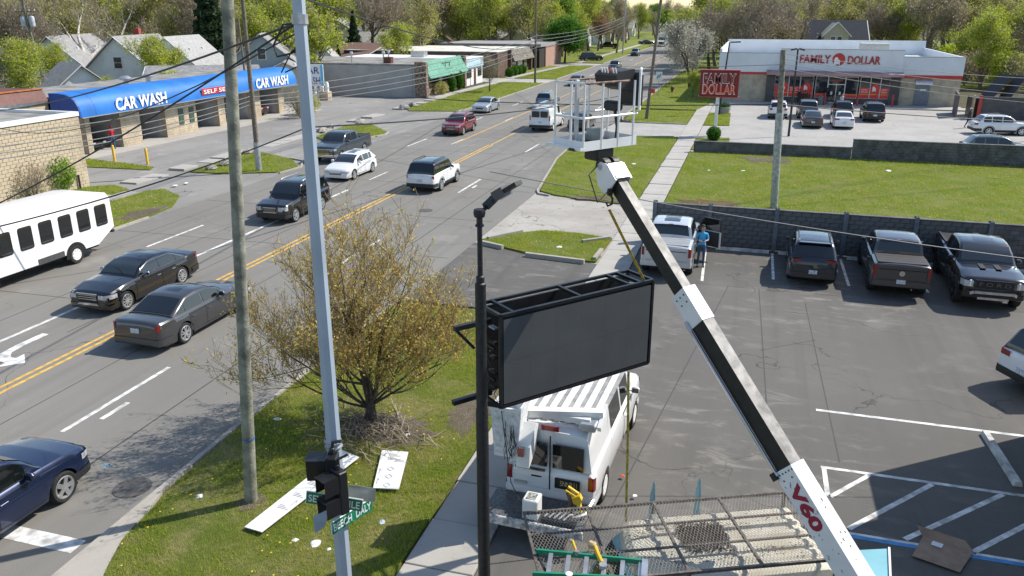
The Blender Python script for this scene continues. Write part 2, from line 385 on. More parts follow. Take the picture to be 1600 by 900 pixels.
# ------------------------------------------------------------------ turf beds (earth under grass)
BEDS = {}
def bed(key, pts, z=.07, m=LAWN): BEDS[key] = (pts, z); return sheet('lawn', pts, z, m)
bed('verge', [(-11.0, 9.7), (-11.27, 10.5), (-11.53, 11.1), (-11.7, 12.2), (-11.86, 12.9), (-11.97, 15.2), (-11.95, 25.7), (-5.78, 25.9), (-5.78, 5), (-10.4, 5)], .08, TURF)
bed('island', [(-11.7, 34.75), (-10.62, 36.3), (-9.2, 37.2), (-7.64, 37.2), (-5.8, 36.7), (-5.85, 32.8), (-8.12, 32.85), (-10.2, 33.8)], .08)
bed('corner', [(-7.0, 44.1), (-10.6, 45.2), (-11.7, 46.1), (-12.3, 50), (-13.2, 57), (-13.4, 62), (-13.3, 66.8), (-12.4, 68.4), (-9.8, 69.4), (-5.8, 70.2), (-5.8, 44.2)])
bed('field', [(-4.25, 37.4), (45, 38.4), (45, 62.9), (-4.25, 62.9)])
bed('store1', [(-11.9, 80.4), (-10.4, 78.9), (-5.8, 78.9), (-5.8, 89.7), (-12.2, 89.0)]); bed('store2', [(-4.25, 78.5), (-1.9, 79), (-2.1, 88.4), (-4.25, 88)])
bed('store3', [(-12.3, 90.6), (-5.8, 90.6), (-4.4, 99), (-4.4, 170), (-12.3, 170)]); bed('store4', [(-4.25, 64), (-1.4, 64), (-1.6, 71), (-4.2, 70.4)])
bed('busA', [(-29.85, 30.6), (-29.85, 34.2), (-30.2, 36.5), (-31.5, 38.8), (-33.7, 40.2), (-34.27, 39.5), (-34.27, 24), (-29.85, 24)]); bed('busB', [(-35.65, 30), (-35.65, 39.5), (-37.5, 40.3), (-39, 39), (-39, 30)])
bed('washA', [(-46, 47.5), (-39.2, 46.1), (-38.8, 45.2), (-43.6, 44.9), (-46, 45.3)], .05)
bed('rocks', [(-35.9, 45.3), (-36.3, 52.7), (-35.6, 53.6), (-31.7, 51.5), (-29.65, 48.9), (-30.1, 46.8), (-33.2, 45.4)]); bed('rocks2', [(-35.4, 61.6), (-36.3, 68.8), (-34.4, 70.3), (-30.7, 65.8), (-30.6, 63.4), (-34.3, 60.5)])
bed('strip1', [(-35.2, 81.2), (-36.3, 83), (-36.5, 97.5), (-36.2, 118.8), (-29.85, 118.8), (-29.85, 87), (-30.4, 82.4)]); bed('strip2', [(-36.6, 126.2), (-34.5, 157.8), (-29.85, 157.8), (-29.85, 126.2)])
bed('strip3', [(-34.3, 168.2), (-34.3, 420), (-29.85, 420), (-29.85, 167.4)]); bed('yards', [(-120, 126.2), (-38.3, 126.2), (-36.3, 158), (-120, 160)], .04); bed('yards2', [(-120, 168.5), (-35.9, 168.2), (-35.9, 420), (-120, 420)], .04)
bed('right far', [(-4.3, 128), (60, 128), (60, 420), (-12.2, 420), (-12.2, 171), (-4.3, 171)], .03)
def ground_patch(name, cx, cy, rx, ry, z, m, n=22, s=1):
    r = random.Random(s); pts = []
    for k in range(n):
        a = 2*math.pi*k/n; q = r.uniform(.55, 1.15); pts.append((cx+rx*q*math.cos(a), cy+ry*q*math.sin(a)))
    return sheet(name, pts, z, m, .03)
EARTH = turf('bare earth', (.17, .135, .09), (.22, .18, .125), (.28, .24, .18), .8); LEAFM = turf('leaf litter', (.2, .135, .06), (.25, .175, .08), (.14, .09, .045), .6)
ground_patch('leaf_litter', -1.7, 45.6, 1.9, .9, .083, LEAFM, s=3); ground_patch('bare_earth', 1.3, 60.6, 1.9, 1.4, .083, EARTH, s=5)
ground_patch('bare_earth', -8.3, 16.8, 1.5, .9, .088, EARTH, n=46, s=6); ground_patch('bare_earth', -6.5, 18.6, .75, 1.6, .088, EARTH, n=40, s=8)
ground_patch('bare_earth', -7.9, 44.9, 1.9, .7, .083, EARTH, s=9); ground_patch('bare_earth', -30.6, 34.6, .7, 1.9, .078, EARTH, s=10); ground_patch('bare_earth', *G(393, 788)[:2], .35, .35, .088, EARTH, s=11)
# ------------------------------------------------------------------ grass blades (nobody could count them)
rng = np.random.default_rng(5)
BLADE = NG('grass blades', .8)
_oi = BLADE.noise(.8, .3, .7); _k = BLADE.mix(_oi, (.26, .38, .018), (.4, .44, .035)); _k = BLADE.mix(BLADE.mul(BLADE.noise(2.2, .42, .7, None, 8, .65), .75), _k, (.46, .41, .15)); trans(BLADE, _k, .4)
BLADE.b.inputs['Transmission Weight'].default_value = 0
def grass(key, n, h, wd, poly=None, holes=()):
    pts, z = BEDS[key]; pts = poly or pts; xs = [p[0] for p in pts]; ys = [p[1] for p in pts]
    X = rng.uniform(min(xs), max(xs), n); Y = rng.uniform(min(ys), max(ys), n)
    k = inside(pts, X, Y)
    for hx, hy, hr, hs in holes: k &= (((X-hx)/hr)**2+((Y-hy)/hs)**2 > 1) | (rng.random(n) < .12)
    cl = np.sin(X*1.7+1.3*np.sin(Y*1.1))*np.cos(Y*1.3+.7*np.sin(X*2.3)); k &= rng.random(n) < .62+.38*cl
    pn = np.sin(X*.9+2*np.sin(Y*.53))+np.cos(Y*.8+1.5*np.sin(X*.61))+.6*np.sin(X*3.1+Y*2.7); k &= (pn > -.75) | (rng.random(n) < .3)
    X, Y = X[k], Y[k]; n = len(X); a = rng.uniform(0, 6.283, n); hh = h*rng.uniform(.45, 1.25, n); le = hh*rng.uniform(.2, .9, n); la = rng.uniform(0, 6.283, n)
    v = np.empty((n, 3, 3), np.float32); dx, dy = np.cos(a)*wd, np.sin(a)*wd
    v[:, 0] = np.stack([X-dx, Y-dy, np.full(n, z-.01)], 1); v[:, 1] = np.stack([X+dx, Y+dy, np.full(n, z-.01)], 1); v[:, 2] = np.stack([X+np.cos(la)*le, Y+np.sin(la)*le, z+hh], 1)
    me = bpy.data.meshes.new('grass'); me.vertices.add(3*n); me.vertices.foreach_set('co', v.ravel()); me.loops.add(3*n); me.loops.foreach_set('vertex_index', np.arange(3*n, dtype=np.int32))
    me.polygons.add(n); me.polygons.foreach_set('loop_start', np.arange(0, 3*n, 3, dtype=np.int32)); me.update(calc_edges=True); me.materials.append(BLADE.m)
    return tag(link('grass', me), 'short spring grass with dandelions and dry patches', 'grass', kind='stuff')
HV = ((-8.3, 16.8, 1.3, .75), (-6.5, 18.6, .6, 1.3), (-1.7, 45.6, 1.9, .9), (1.3, 60.6, 1.9, 1.4), (-7.9, 44.9, 1.9, .7), (-30.6, 34.6, .7, 1.9))
grass('verge', 150000, .085, .007, holes=HV); grass('island', 16000, .09, .012); grass('corner', 60000, .09, .013, holes=HV)
grass('field', 130000, .1, .016, [(-4.2, 37.5), (22, 37.9), (22, 62.8), (-4.2, 62.8)], HV)
for k_ in ('busA', 'busB', 'washA', 'rocks', 'rocks2', 'store1', 'store2'): grass(k_, 9000, .11, .02, holes=HV)
grass('strip1', 22000, .12, .03); grass('strip2', 14000, .12, .04); grass('store3', 20000, .13, .04)
# dandelions: flower heads strewn through the turf, one uncountable mass
db = MB()
for key, n, x0, x1, y0, y1, r_ in (('verge', 300, -11.8, -6, 9, 25.5, .022), ('field', 420, -4, 18, 38, 62, .035), ('island', 60, -10.5, -6, 33, 37, .03), ('corner', 110, -12, -6, 46, 68, .035), ('busA', 90, -34, -30, 31, 39, .035), ('rocks', 60, -36, -30, 46, 52, .04)):
    X = rng.uniform(x0, x1, n); Y = rng.uniform(y0, y1, n); k = inside(BEDS[key][0], X, Y)
    k &= (np.sin(X*2.1+np.sin(Y*1.7))+np.cos(Y*1.9+X) > rng.normal(.35, .5, n))
    for x, y in zip(X[k], Y[k]): db.lathe([(0.001, BEDS[key][1]+.085), (r_, BEDS[key][1]+.08), (.3*r_, BEDS[key][1]+.065)], 6, c=(x, y, 0))
tag(db.build('dandelions', mat('dandelion yellow', (.72, .5, .02), .7, var=.1), fix=False), 'yellow dandelion heads strewn through the turf', 'flowers', kind='stuff')
# ================================================================== BUILDINGS
BEIGE = mat('beige block', (.47, .39, .28), .9, var=.14, scale=1.4, bump=.5, bscale=14); BEIGE2 = mat('mortar', (.4, .335, .245), .9, var=.1)
GBLOCK = mat('grey block', (.118, .118, .12), .92, var=.22, scale=2.2, bump=.5, bscale=16); GMORT = mat('grey mortar', (.08, .08, .083), .9, var=.1)
GPOST = mat('painted wall post', (.14, .16, .19), .55, .2, var=.12)
ROOFG = mat('grey felt roof', (.24, .23, .215), .95, var=.25, scale=.7, bump=.3); ROOFW = mat('white membrane roof', (.7, .7, .69), .6, var=.1, scale=.5)
BLUE = mat('blue canopy vinyl', (.012, .15, .5), .5, var=.12, scale=.5, bump=.12, bscale=1.5); RED = mat('red sign paint', (.48, .03, .03), .4, var=.08)
TRIMW = mat('white trim', (.72, .72, .7), .5, var=.05)
def blocks(parent, n_obj, ox, oy, oz, axis, L, H, bw, bh, th, m, mm, back=None, rnd_=.004):
    """running-bond block wall: each block an object up to n_obj, the rest joined"""
    full = MB().box(0, bw-.014, 0, th, 0, bh-.014, ch=.012).mesh('block', m); rest = MB(); k = 0; nr = int(H/bh); nc = int(L/bw)+1
    for c in range(nc):
        for r in range(nr):
            s = c*bw-(bw/2 if r % 2 else 0); wl = bw-.014
            if s < 0: s, wl = 0, bw/2-.014
            if s+wl > L: wl = L-s
            if wl < .05: continue
            p = (ox, oy+s, oz+r*bh) if axis == 'y' else (ox+s, oy, oz+r*bh); j = rnd.uniform(-rnd_, rnd_)
            if k < n_obj:
                o = link('block', full, parent); o.scale = (wl/(bw-.014), 1, 1); k += 1
                if axis == 'y': o.rotation_euler = (0, 0, math.pi/2); o.location = (p[0]+j, p[1], p[2])
                else: o.location = (p[0], p[1]+j, p[2])
            elif axis == 'y': rest.box(p[0]-th+j, p[0]+j, p[1], p[1]+wl, p[2], p[2]+bh-.014)
            else: rest.box(p[0], p[0]+wl, p[1]+j, p[1]+th+j, p[2], p[2]+bh-.014)
    if rest.v: tag(rest.build('blocks', m, parent), kind='stuff')
# --- wall at the back of the lot
t = thing('block_wall', 'dark grey block wall with steel posts at the back of the parking lot', 'wall', (0, 0, 0))
blocks(t, 300, -3.85, 36.93, .02, 'x', 24, 1.82, .4, .202, .1, GBLOCK, GMORT)
MB().box(-3.85, 20.2, 36.96, 37.08, 0, 1.83).build('mortar', GMORT, t)
for i, x in enumerate((-3.9, -1.4, 1.5, 4.37, 7.18, 10.03, 12.9, 15.75, 18.6)):
    pb = MB(); pb.box(x-.09, x+.09, 36.85, 36.88, 0, 1.95).box(x-.012, x+.012, 36.88, 37.1, 0, 1.95).box(x-.09, x+.09, 37.1, 37.13, 0, 1.95); pb.build('post', GPOST, t)
MB().box(-3.95, 20.3, 36.91, 37.11, 1.835, 1.875).build('coping', GBLOCK, t)
# --- retaining wall of the store lot
t = thing('retaining_wall', 'low dark block wall between the grass field and the store parking', 'wall')
def rw(x0, x1, z1, lab=None):
    b = MB(); z = .02; r = 0
    while z < z1-.05:
        x = x0-(.2 if r % 2 else 0)
        while x < x1: b.box(max(x0, x), min(x1, x+.385), 62.95+rnd.uniform(-.012, .012), 63.2, z, z+.185); x += .4
        z += .2; r += 1
    tag(b.build('blocks', GBLOCK, t), kind='stuff'); MB().box(x0, x1, 62.99, 63.17, 0, z1-.03).build('mortar', GMORT, t); MB().box(x0-.02, x1+.02, 62.92, 63.24, z1-.02, z1+.06, ch=.01).build('coping', GBLOCK, t)
rw(-4.0, 7.2, .82); rw(7.24, 34, 1.42)
# --- beige block building at far left
t = thing('block_building', 'beige split block building with flat grey roof at the left edge', 'building')
MB().box(-52, -38.75, 14, 39.6, 0, 4.3).build('wall', BEIGE2, t)
blocks(t, 300, -38.66, 33.2, .05, 'y', 6.5, 4.3, .4, .2, .09, BEIGE, BEIGE2, rnd_=.006)
b = MB(); [b.box(-38.75, -38.655, 14+.4*i, 14+.4*i+.386, .05+.2*j, .236+.2*j) for i in range(48) for j in range(21)]; tag(b.build('blocks', BEIGE, t), kind='stuff')
MB().box(-52.1, -38.6, 13.9, 39.72, 4.3, 4.36).box(-52.1, -51.8, 13.9, 39.72, 4.36, 4.55).box(-38.9, -38.6, 13.9, 39.72, 4.36, 4.55).box(-51.8, -38.9, 39.45, 39.72, 4.36, 4.55).build('parapet', TRIMW, t)
MB().box(-51.78, -38.92, 14, 39.44, 4.365, 4.38).build('roof', ROOFG, t)
MB().box(-38.62, -38.5, 38.8, 38.85, 0, .9).build('vent_pipe', DARK, t)
# --- car wash
CW = thing('car_wash', 'self serve car wash with five open bays under a blue barrel canopy', 'car wash')
BAYW = mat('bay wall', (.42, .42, .41), .8, var=.15, scale=1); BRWN = mat('maroon metal panel', (.12, .035, .025), .6, var=.15)
MB().box(-57, -56.8, 49.2, 77, 0, 4).build('rear_wall', BAYW, CW)
for y0, y1, nm in ((49.2, 49.7, 'pier'), (52.8, 55, 'pier'), (58, 62.1, 'front_wall'), (65.3, 66.3, 'pier'), (70.6, 72.2, 'pier'), (75.5, 76.6, 'pier')):
    p = MB().box(-47.9, -47.5, y0, y1, 0, 3.1).build(nm, BEIGE2, CW); bb = MB()
    z = .03; r = 0
    while z < 3.0:
        y = y0-(.2 if r % 2 else 0)
        while y < y1-.05: bb.box(-47.52, -47.44, max(y0, y), min(y1, y+.385), z, z+.186); y += .4
        z += .2; r += 1
    tag(bb.build('blocks', BEIGE, p), kind='stuff')
    for yy in (y0+.1, y1-.1): MB().box(-56.8, -47.9, yy-.1, yy+.1, 0, 3.2).build('partition', BAYW, CW)
MB().box(-57.1, -48.3, 49, 77.2, 4.0, 4.16).build('roof', ROOFG, CW); MB().box(-56.8, -47.6, 49.2, 77, 3.05, 3.2).build('ceiling', BAYW, CW)
pf = [(-46.55, 2.88), (-46.58, 3.3), (-46.68, 3.7), (-46.88, 4.05), (-47.2, 4.33), (-47.65, 4.5), (-48.3, 4.56), (-49.1, 4.56), (-49.1, 4.18), (-48.3, 4.18), (-47.95, 2.88)]
MB().prof([(p[0], p[1]) for p in pf], 'y', 48.15, 77.9).build('canopy', BLUE, CW, True, 40)
MB().prof([(p[0]+.008*(p[0] > -48), p[1]+.008) for p in pf[:8]]+[(p[0]-.01, p[1]-.04) for p in pf[7::-1]], 'y', 49.55, 49.6).build('canopy_seam', mat('blue seam', (.01, .12, .42), .5, var=0), CW)
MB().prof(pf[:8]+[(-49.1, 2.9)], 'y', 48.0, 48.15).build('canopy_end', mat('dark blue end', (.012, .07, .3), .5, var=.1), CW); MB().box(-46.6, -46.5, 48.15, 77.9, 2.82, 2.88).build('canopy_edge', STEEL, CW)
def cwtext(s, u0, v0, u1, v1, h, m, x=-46.53, z=None, bo=.028):
    a, b_ = onX(u0, v0, x), onX(u1, v1, x)
    text(s, b_[1]-a[1], h, m, CW, (x, (a[1]+b_[1])/2, z or (a[2]+b_[2])/2), (math.pi/2, 0, math.pi/2), bold=bo, depth=.03)
LETW = mat('white lettering', (.8, .8, .8), .4, var=0)
cwtext('CAR WASH', 180, 158, 260, 150, .96, LETW, z=3.46); cwtext('CAR WASH', 400, 130, 450, 124, .96, LETW, z=3.46)
MB().box(-46.55, -46.5, *[onX(315, 142, -46.5)[1], onX(371, 136, -46.5)[1]], 3.15, 3.72, ch=.02).build('sign_panel', RED, CW); cwtext('SELF SERVE', 318, 141, 369, 136, .36, LETW, -46.47, 3.43, .012)
for y in (60.0, 61.4): MB().box(-47.44, -47.38, y-.3, y+.3, .9, 2.2).build('instruction_panel', mat('green notice panel', (.05, .09, .06), .5, var=.3, scale=12), CW)
for y in (51.3, 56.5, 63.6, 68.4, 73.8):
    b = MB(); b.tube([(-54, y+1, 1.6), (-53.4, y+1, 1.9), (-52.6, y+.9, 1.5), (-52.3, y+.9, .5)], .04); b.box(-54.2, -54, y+.8, y+1.2, 1.2, 1.9); b.build('spray_wand', BLACK, CW)
for u, v, nm in ((197, 130, 'roof_vent'), (232, 128, 'roof_vent')):
    p = onX(u, v, -51); b = MB().lathe([(.22, 4.16), (.22, 4.65), (.5, 4.7), (.52, 4.82), (.3, 5.0), (.02, 5.05)], 12, c=(-51, p[1], 0)); b.build(nm, ALU, CW, True)
MB().box(-47.05, -46.95, 79.3, 79.4, 0, 2.8).build('post', mat('blue post', (.02, .12, .3), .5, var=.1), CW)
t = thing('car_wash_annex', 'maroon topped rear block behind the flat roofed beige building', 'building'); MB().box(-62, -50.2, 32, 48.9, 0, 3.7).build('wall', BEIGE, t)
MB().box(-62, -50.1, 31.9, 48.95, 3.7, 3.95).build('gutter', mat('grey gutter', (.18, .19, .2), .5, .3, var=.1), t); MB().prof([(-50.1, 3.95), (-50.5, 4.75), (-62, 4.75), (-62, 3.95)], 'y', 31.9, 48.9).build('roof_panel', BRWN, t)
MB().box(-50.6, -50.4, 31.9, 48.9, 4.75, 4.83).build('edge_trim', mat('orange rust trim', (.45, .14, .03), .7, var=.2), t)
def bollard(x, y, h, m, lab, g): 
    o = MB().lathe([(.09, 0), (.09, h-.05), (.06, h), (.005, h+.02)], 12).build('bollard', m, None, True); o.location = (x, y, 0); return tag(o, lab, 'bollard', g)
YELP = mat('yellow bollard paint', (.75, .45, .02), .5, var=.12)
bollard(-43.6, 47.4, 1.15, YELP, 'yellow steel bollard in the grass nearer the car wash bay', 'yellow bollards by the car wash'); bollard(-40.45, 47.0, 1.15, YELP, 'yellow steel bollard at the tip of the grass strip by the yard', 'yellow bollards by the car wash')
t = thing('pylon_sign', 'white car wash pylon sign with light blue edge behind the steel pole', 'sign', (*onY(487, 125, 86)[:2], 0), R(20)); MB().box(-1.5, 1.4, -.15, .15, 1.9, 4.3).build('panel', TRIMW, t); MB().box(1.1, 1.38, -.17, .17, 1.92, 4.28).build('stripe', mat('light blue stripe', (.1, .45, .7), .5, var=0), t)
MB().box(-.7, -.5, -.1, .1, 0, 1.9).box(.5, .7, -.1, .1, 0, 1.9).build('post', STEEL, t)
NAVY = mat('navy lettering', (.01, .04, .2), .5, var=0); text('CAR', 2.1, .75, NAVY, t, (-.1, -.18, 3.65), (math.pi/2, 0, 0)); text('WASH', 2.2, .8, NAVY, t, (-.1, -.18, 2.5), (math.pi/2, 0, 0))
p0 = G(503, 156); t = thing('vacuum_station', 'tan vacuum island with white canisters at the car wash yard', 'vacuum', p0); MB().box(-1.1, 1.1, -.5, .5, 0, 1.0).build('base', BEIGE, t)
for x in (-.7, .1, .8): MB().lathe([(.24, 1.0), (.24, 1.9), (.15, 2.1), (.01, 2.15)], 10, c=(x, 0, 0)).build('canister', TRIMW, t, True)
for k, (u, v) in enumerate(((487, 156), (495, 157))): o = MB().lathe([(.26, 0), (.3, .8), (.31, .85), (.2, 1.0), (.01, 1.02)], 12).build('trash_barrel', (DARK, TRIMW)[k], None, True); o.location = G(u, v); tag(o, ('black trash barrel left of the vacuum island', 'white trash barrel beside the vacuum island')[k], 'trash can')
# --- grey shop row across the road
GREYW = mat('grey painted wall', (.36, .35, .33), .85, var=.08, scale=.6); STONE = mat('brown fieldstone', (.22, .16, .12), .9, var=.5, scale=3.5, bump=.9, bscale=5); GREENS = mat('green awning metal', (.11, .3, .2), .5, var=.12, scale=1.2)
BRICK = mat('brown brick', (.13, .08, .06), .9, var=.25, scale=6, bump=.3); WWALL = mat('white shop wall', (.72, .72, .7), .7, var=.05); WINM = mat('shop window glass', (.02, .025, .03), .05, var=0, spec=.8)
t = thing('green_awning_shop', 'long grey walled shop with sloped green awning and stone pier', 'building')
MB().box(-62, -39.5, 94.8, 110, 0, 3.75).build('wall', GREYW, t); MB().box(-61.8, -39.6, 95, 109.9, 3.76, 3.85).box(-62, -61.8, 94.8, 110, 3.76, 3.95).box(-61.8, -39.5, 94.75, 95, 3.76, 3.95).build('roof', ROOFG, t)
pieces(MB().box(-40.1, -38.6, 94.55, 95.3, 0, 4.25, ch=.03).box(-40.1, -38.8, 109.3, 110, 0, 4.3, ch=.03), 'stone_pier', STONE, t); MB().box(-39.55, -39.35, 95.3, 109.3, 0, 1.4).build('stone_base', STONE, t); MB().box(-39.52, -39.4, 95.6, 109, 1.4, 2.4).build('window', WINM, t)
b = MB(); b.prof([(-38.3, 2.2), (-38.3, 2.3), (-39.4, 4.3), (-39.5, 4.3), (-39.5, 2.2)], 'y', 95.3, 109.3); [b.prof([(-38.32+.06-.55*k*.55, 2.3+.5*k), (-38.3-.55*k*.55-.02, 2.36+.5*k), (-38.4-.55*k*.55, 2.36+.5*k)], 'y', 95.35, 109.25) for k in range(4)]; b.build('awning', GREENS, t)
b = MB(); [b.beam(p, q, .06, .06) for p, q in (((-38.75, 101.6, 3.0), (-39.1, 101.6, 3.75)), ((-38.75, 103.8, 3.0), (-39.1, 103.8, 3.75)), ((-38.7, 101.4, 3.0), (-38.7, 104.2, 3.0)), ((-39.05, 101.2, 3.75), (-39.05, 104.4, 3.75)), ((-38.85, 101.9, 3.0), (-38.85, 101.9, 3.7)), ((-38.85, 103.4, 3.0), (-38.85, 103.4, 3.7)))]; b.build('sign_frame', BLACK, t)
for x, y, h in ((-50, 97.5, 1.1), (-47.8, 104, 1.0), (-46, 98.5, 1.15)): MB().lathe([(.1, 3.8), (.1, 3.8+h), (.24, 3.85+h), (.2, 4.1+h), (.01, 4.15+h)], 10, c=(x, y, 0)).build('roof_vent', ALU, t, True)
MB().box(-45.6, -44.6, 97.6, 98.4, 3.85, 4.6).build('roof_fan', BRWN, t); 
b = MB(); b.tube([(-52.9, 94.7, 3.9), (-52.9, 94.6, .4)], .06); b.tube([(-40.6, 94.72, 3.8), (-40.6, 94.7, .3)], .05); b.build('downpipe', STEEL, t)
t = thing('white_shop', 'white painted shop with small dark windows next to the green awning', 'building')
MB().box(-58, -39.2, 110.05, 118.2, 0, 3.7).build('wall', WWALL, t); MB().box(-58, -39.0, 110.05, 118.2, 3.7, 3.8).build('roof', ROOFW, t); MB().box(-39.19, -38.95, 110.1, 118.1, 2.5, 3.6).build('sign_band', mat('pale blue sign band', (.45, .6, .68), .5, var=.15, scale=.8), t)
for y0, y1, z0, z1 in ((111.2, 113.0, 1.1, 2.2), (116, 117.6, 1.1, 2.2)):
    f = MB().box(-39.2, -39.1, y0, y1, z0, z1).build('window', BLACK, t)
    for k in range(3): MB().box(-39.1, -39.08, y0+.08+k*(y1-y0)/3, y0+(k+1)*(y1-y0)/3-.05, z0+.07, z1-.07).build('pane', WINM, f)
MB().box(-39.2, -39.1, 114.3, 115, .05, 2.2).build('door', BRWN, t); MB().box(-48, -46, 112, 113.5, 3.8, 4.6).build('roof_unit', ALU, t)
t = thing('brick_shop', 'low brown brick shop with shingled mansard and white roof', 'building')
MB().box(-66, -39.4, 126.6, 146, 0, 3.6).build('wall', BRICK, t); MB().box(-66.2, -39.4, 126.4, 146.2, 3.6, 3.9).build('fascia', mat('dark fascia', (.05, .045, .045), .7, var=.1), t); MB().box(-66, -39.5, 126.5, 146.1, 3.9, 4.0).build('roof', mat('cream roof', (.62, .59, .5), .8, var=.15, scale=.6), t)
MB().prof([(-38.4, 2.2), (-39.2, 4.0), (-39.6, 4.0), (-39.6, 2.2)], 'y', 133, 145.8).build('mansard', mat('weathered shingles', (.2, .18, .15), .95, var=.5, scale=4, bump=.8, bscale=6), t); MB().box(-39.5, -38.9, 145.4, 146, 0, 4.05).box(-39.5, -38.9, 132.4, 133, 0, 4.05).build('pier', BRICK, t)
for k in range(3): MB().box(-39.42, -39.32, 134+4*k, 136.8+4*k, .7, 2.1).build('window', (WINM, TRIMW, WINM)[k], t)
t = thing('dark_shop', 'flat roofed dark brown building beside the leafy green tree', 'building')
MB().box(-58, -38.6, 150, 167, 0, 3.8).build('wall', mat('dark brown panel', (.03, .02, .018), .85, var=.1), t); MB().box(-58.2, -38.3, 149.8, 167.2, 3.8, 4.3).build('roof', mat('grey roof edge', (.3, .28, .27), .8, var=.1), t); MB().box(-38.62, -38.4, 154, 167, 0, 3.75).build('brick_front', mat('pink brick', (.4, .25, .2), .9, var=.2, scale=5), t)
# --- discount store
FS = thing('discount_store', 'white and tan discount store with red lettering and window posters', 'store')
TAN = mat('tan block', (.42, .36, .27), .9, var=.12, scale=1.6, bump=.4, bscale=9); SLATE = mat('dark grey block', (.09, .085, .085), .9, var=.12, scale=2, bump=.4, bscale=9); METW = mat('white ribbed metal', (.66, .69, .72), .5, var=.04, scale=.6)
FY = 101.0; X0, X1 = -4.15, 21.7
pieces(MB().box(X0, 1.3, FY, FY+24, 0, 3.2).box(15.6, X1, FY, FY+24, 0, 3.2), 'wall', TAN, FS); MB().box(1.3, 2.25, FY-.35, FY+.4, 0, 3.1).box(14.55, 15.6, FY-.35, FY+.4, 0, 3.1).box(2.25, 8.05, FY-.2, FY+.4, 0, .75).box(9.9, 14.55, FY-.2, FY+.4, 0, .75).build('dark_wall', SLATE, FS); MB().box(2, 15, FY+.6, FY+24, 0, 3.2).build('core', DARK, FS)
b = MB(); b.box(X0-.05, 2.6, FY-.1, FY+.25, 3.45, 5.55).box(15.6, X1+.05, FY-.1, FY+.25, 3.45, 5.35).box(2.6, 15.6, FY-.3, FY+.25, 3.7, 6.05); [b.box(x, x+.06, FY-.125, FY-.1, 3.46, 5.33) for x in np.arange(15.75, 21.7, .3)]; [b.box(x, x+.06, FY-.125, FY-.1, 3.46, 5.53) for x in np.arange(-4.1, 2.5, .3)]; b.build('fascia', METW, FS)
b = MB(); b.box(2.6, 15.6, FY-.33, FY+.28, 6.05, 6.12).box(X0-.1, 2.6, FY-.13, FY+.28, 5.55, 5.62).box(15.6, X1+.1, FY-.13, FY+.28, 5.35, 5.42); b.build('coping', mat('grey coping', (.3, .3, .31), .5, .3, var=.05), FS)
MB().box(X0-.05, X0+.2, FY+.25, FY+24, 3.2, 6.0).box(X1-.2, X1+.05, FY+.25, FY+24, 3.2, 5.4).box(X0, X1, FY+23.6, FY+24, 3.2, 6.3).build('parapet', METW, FS); MB().box(X0+.2, X1-.2, FY+.25, FY+23.6, 4.3, 4.45).build('roof', ROOFW, FS)
MB().box(11.5, 14.5, FY+4, FY+6.4, 4.45, 6.6, ch=.03).box(12.1, 12.2, FY+3.95, FY+4, 4.6, 6.5).box(12.7, 12.8, FY+3.95, FY+4, 4.6, 6.5).build('roof_unit', mat('rooftop unit grey', (.42, .42, .4), .6, .2, var=.1), FS)
pieces(MB().box(X0-.06, 1.3, FY-.13, FY+.2, 3.2, 3.45).box(15.6, X1+.06, FY-.13, FY+.2, 3.1, 3.45), 'red_band', RED, FS); MB().prof([(FY-1.5, 3.25), (FY-1.5, 3.55), (FY-.3, 3.72), (FY-.3, 3.2)], 'x', 1.25, 15.7).build('canopy', mat('faded red canopy', (.36, .22, .24), .6, var=.12, scale=1), FS)
REDP = mat('red poster', (.7, .035, .025), .45, var=.05); YELS = mat('yellow stripe', (.75, .42, .04), .5, var=0); SKIN = mat('logo white', (.8, .78, .75), .5, var=0)
def logo(parent, x, y, z, r, big=True):
    MB().lathe([(.001, -.03), (r, -.03), (r, .0), (.001, .0)], 24, c=(x, y, z), axis='y').build('logo_disc', RED if big else REDP, parent)
    b = MB(); 
    for dx, dz, s in ((-.38, .05, .3), (.02, -.25, .2), (-.1, -.6, .22)): b.lathe([(.001, -.02), (r*s, -.02), (r*s, 0), (.001, 0)], 10, c=(x+r*dx, y-.035, z+r*dz), axis='y'); b.box(x+r*(dx-s), x+r*(dx+s), y-.05, y-.035, z-r*.95, z+r*(dz-.05))
    b.build('logo_figures', SKIN, parent)
wins = [(2.3, 3.75), (3.85, 5.0), (5.1, 6.45), (6.75, 8.0), (9.95, 11.2), (11.5, 12.5), (12.6, 13.55), (13.65, 14.5)]
for i, (a, b_) in enumerate(wins):
    f = MB().box(a-.05, b_+.05, FY-.16, FY+.1, .72, 3.12).build('window', TRIMW, FS); MB().box(a, b_, FY-.2, FY-.17, .8, 3.05).build('pane', WINM, f)
    low = i in (3, 4); MB().box(a+.01, b_-.01, FY-.215, FY-.205, .82, 1.25 if low else 1.95).build('poster', REDP, f)
    MB().box(a+.01, b_-.01, FY-.225, FY-.218, (1.12 if low else 1.2), (1.16 if low else 1.27)).build('poster_stripe', YELS, f)
    if i in (0, 2, 6): logo(f, (a+b_)/2+(.3 if i == 0 else 0), FY-.23, 1.95, .42, False)
    if i in (1, 5, 7): text('FAMILY', (b_-a)*.7, .16, LETW, f, ((a+b_)/2, FY-.225, 1.75), (math.pi/2, 0, 0)); text('DOLLAR', (b_-a)*.7, .16, LETW, f, ((a+b_)/2, FY-.225, 1.5), (math.pi/2, 0, 0))
f = MB().box(8.05, 9.9, FY-.14, FY+.1, .13, 3.12).build('door', ALU, FS)
for a in (8.12, 9.02): MB().box(a, a+.82, FY-.18, FY-.15, .3, 2.2).build('pane', WINM, f); MB().box(a+.28, a+.5, FY-.19, FY-.183, 1.1, 1.45).build('notice', TRIMW, f)
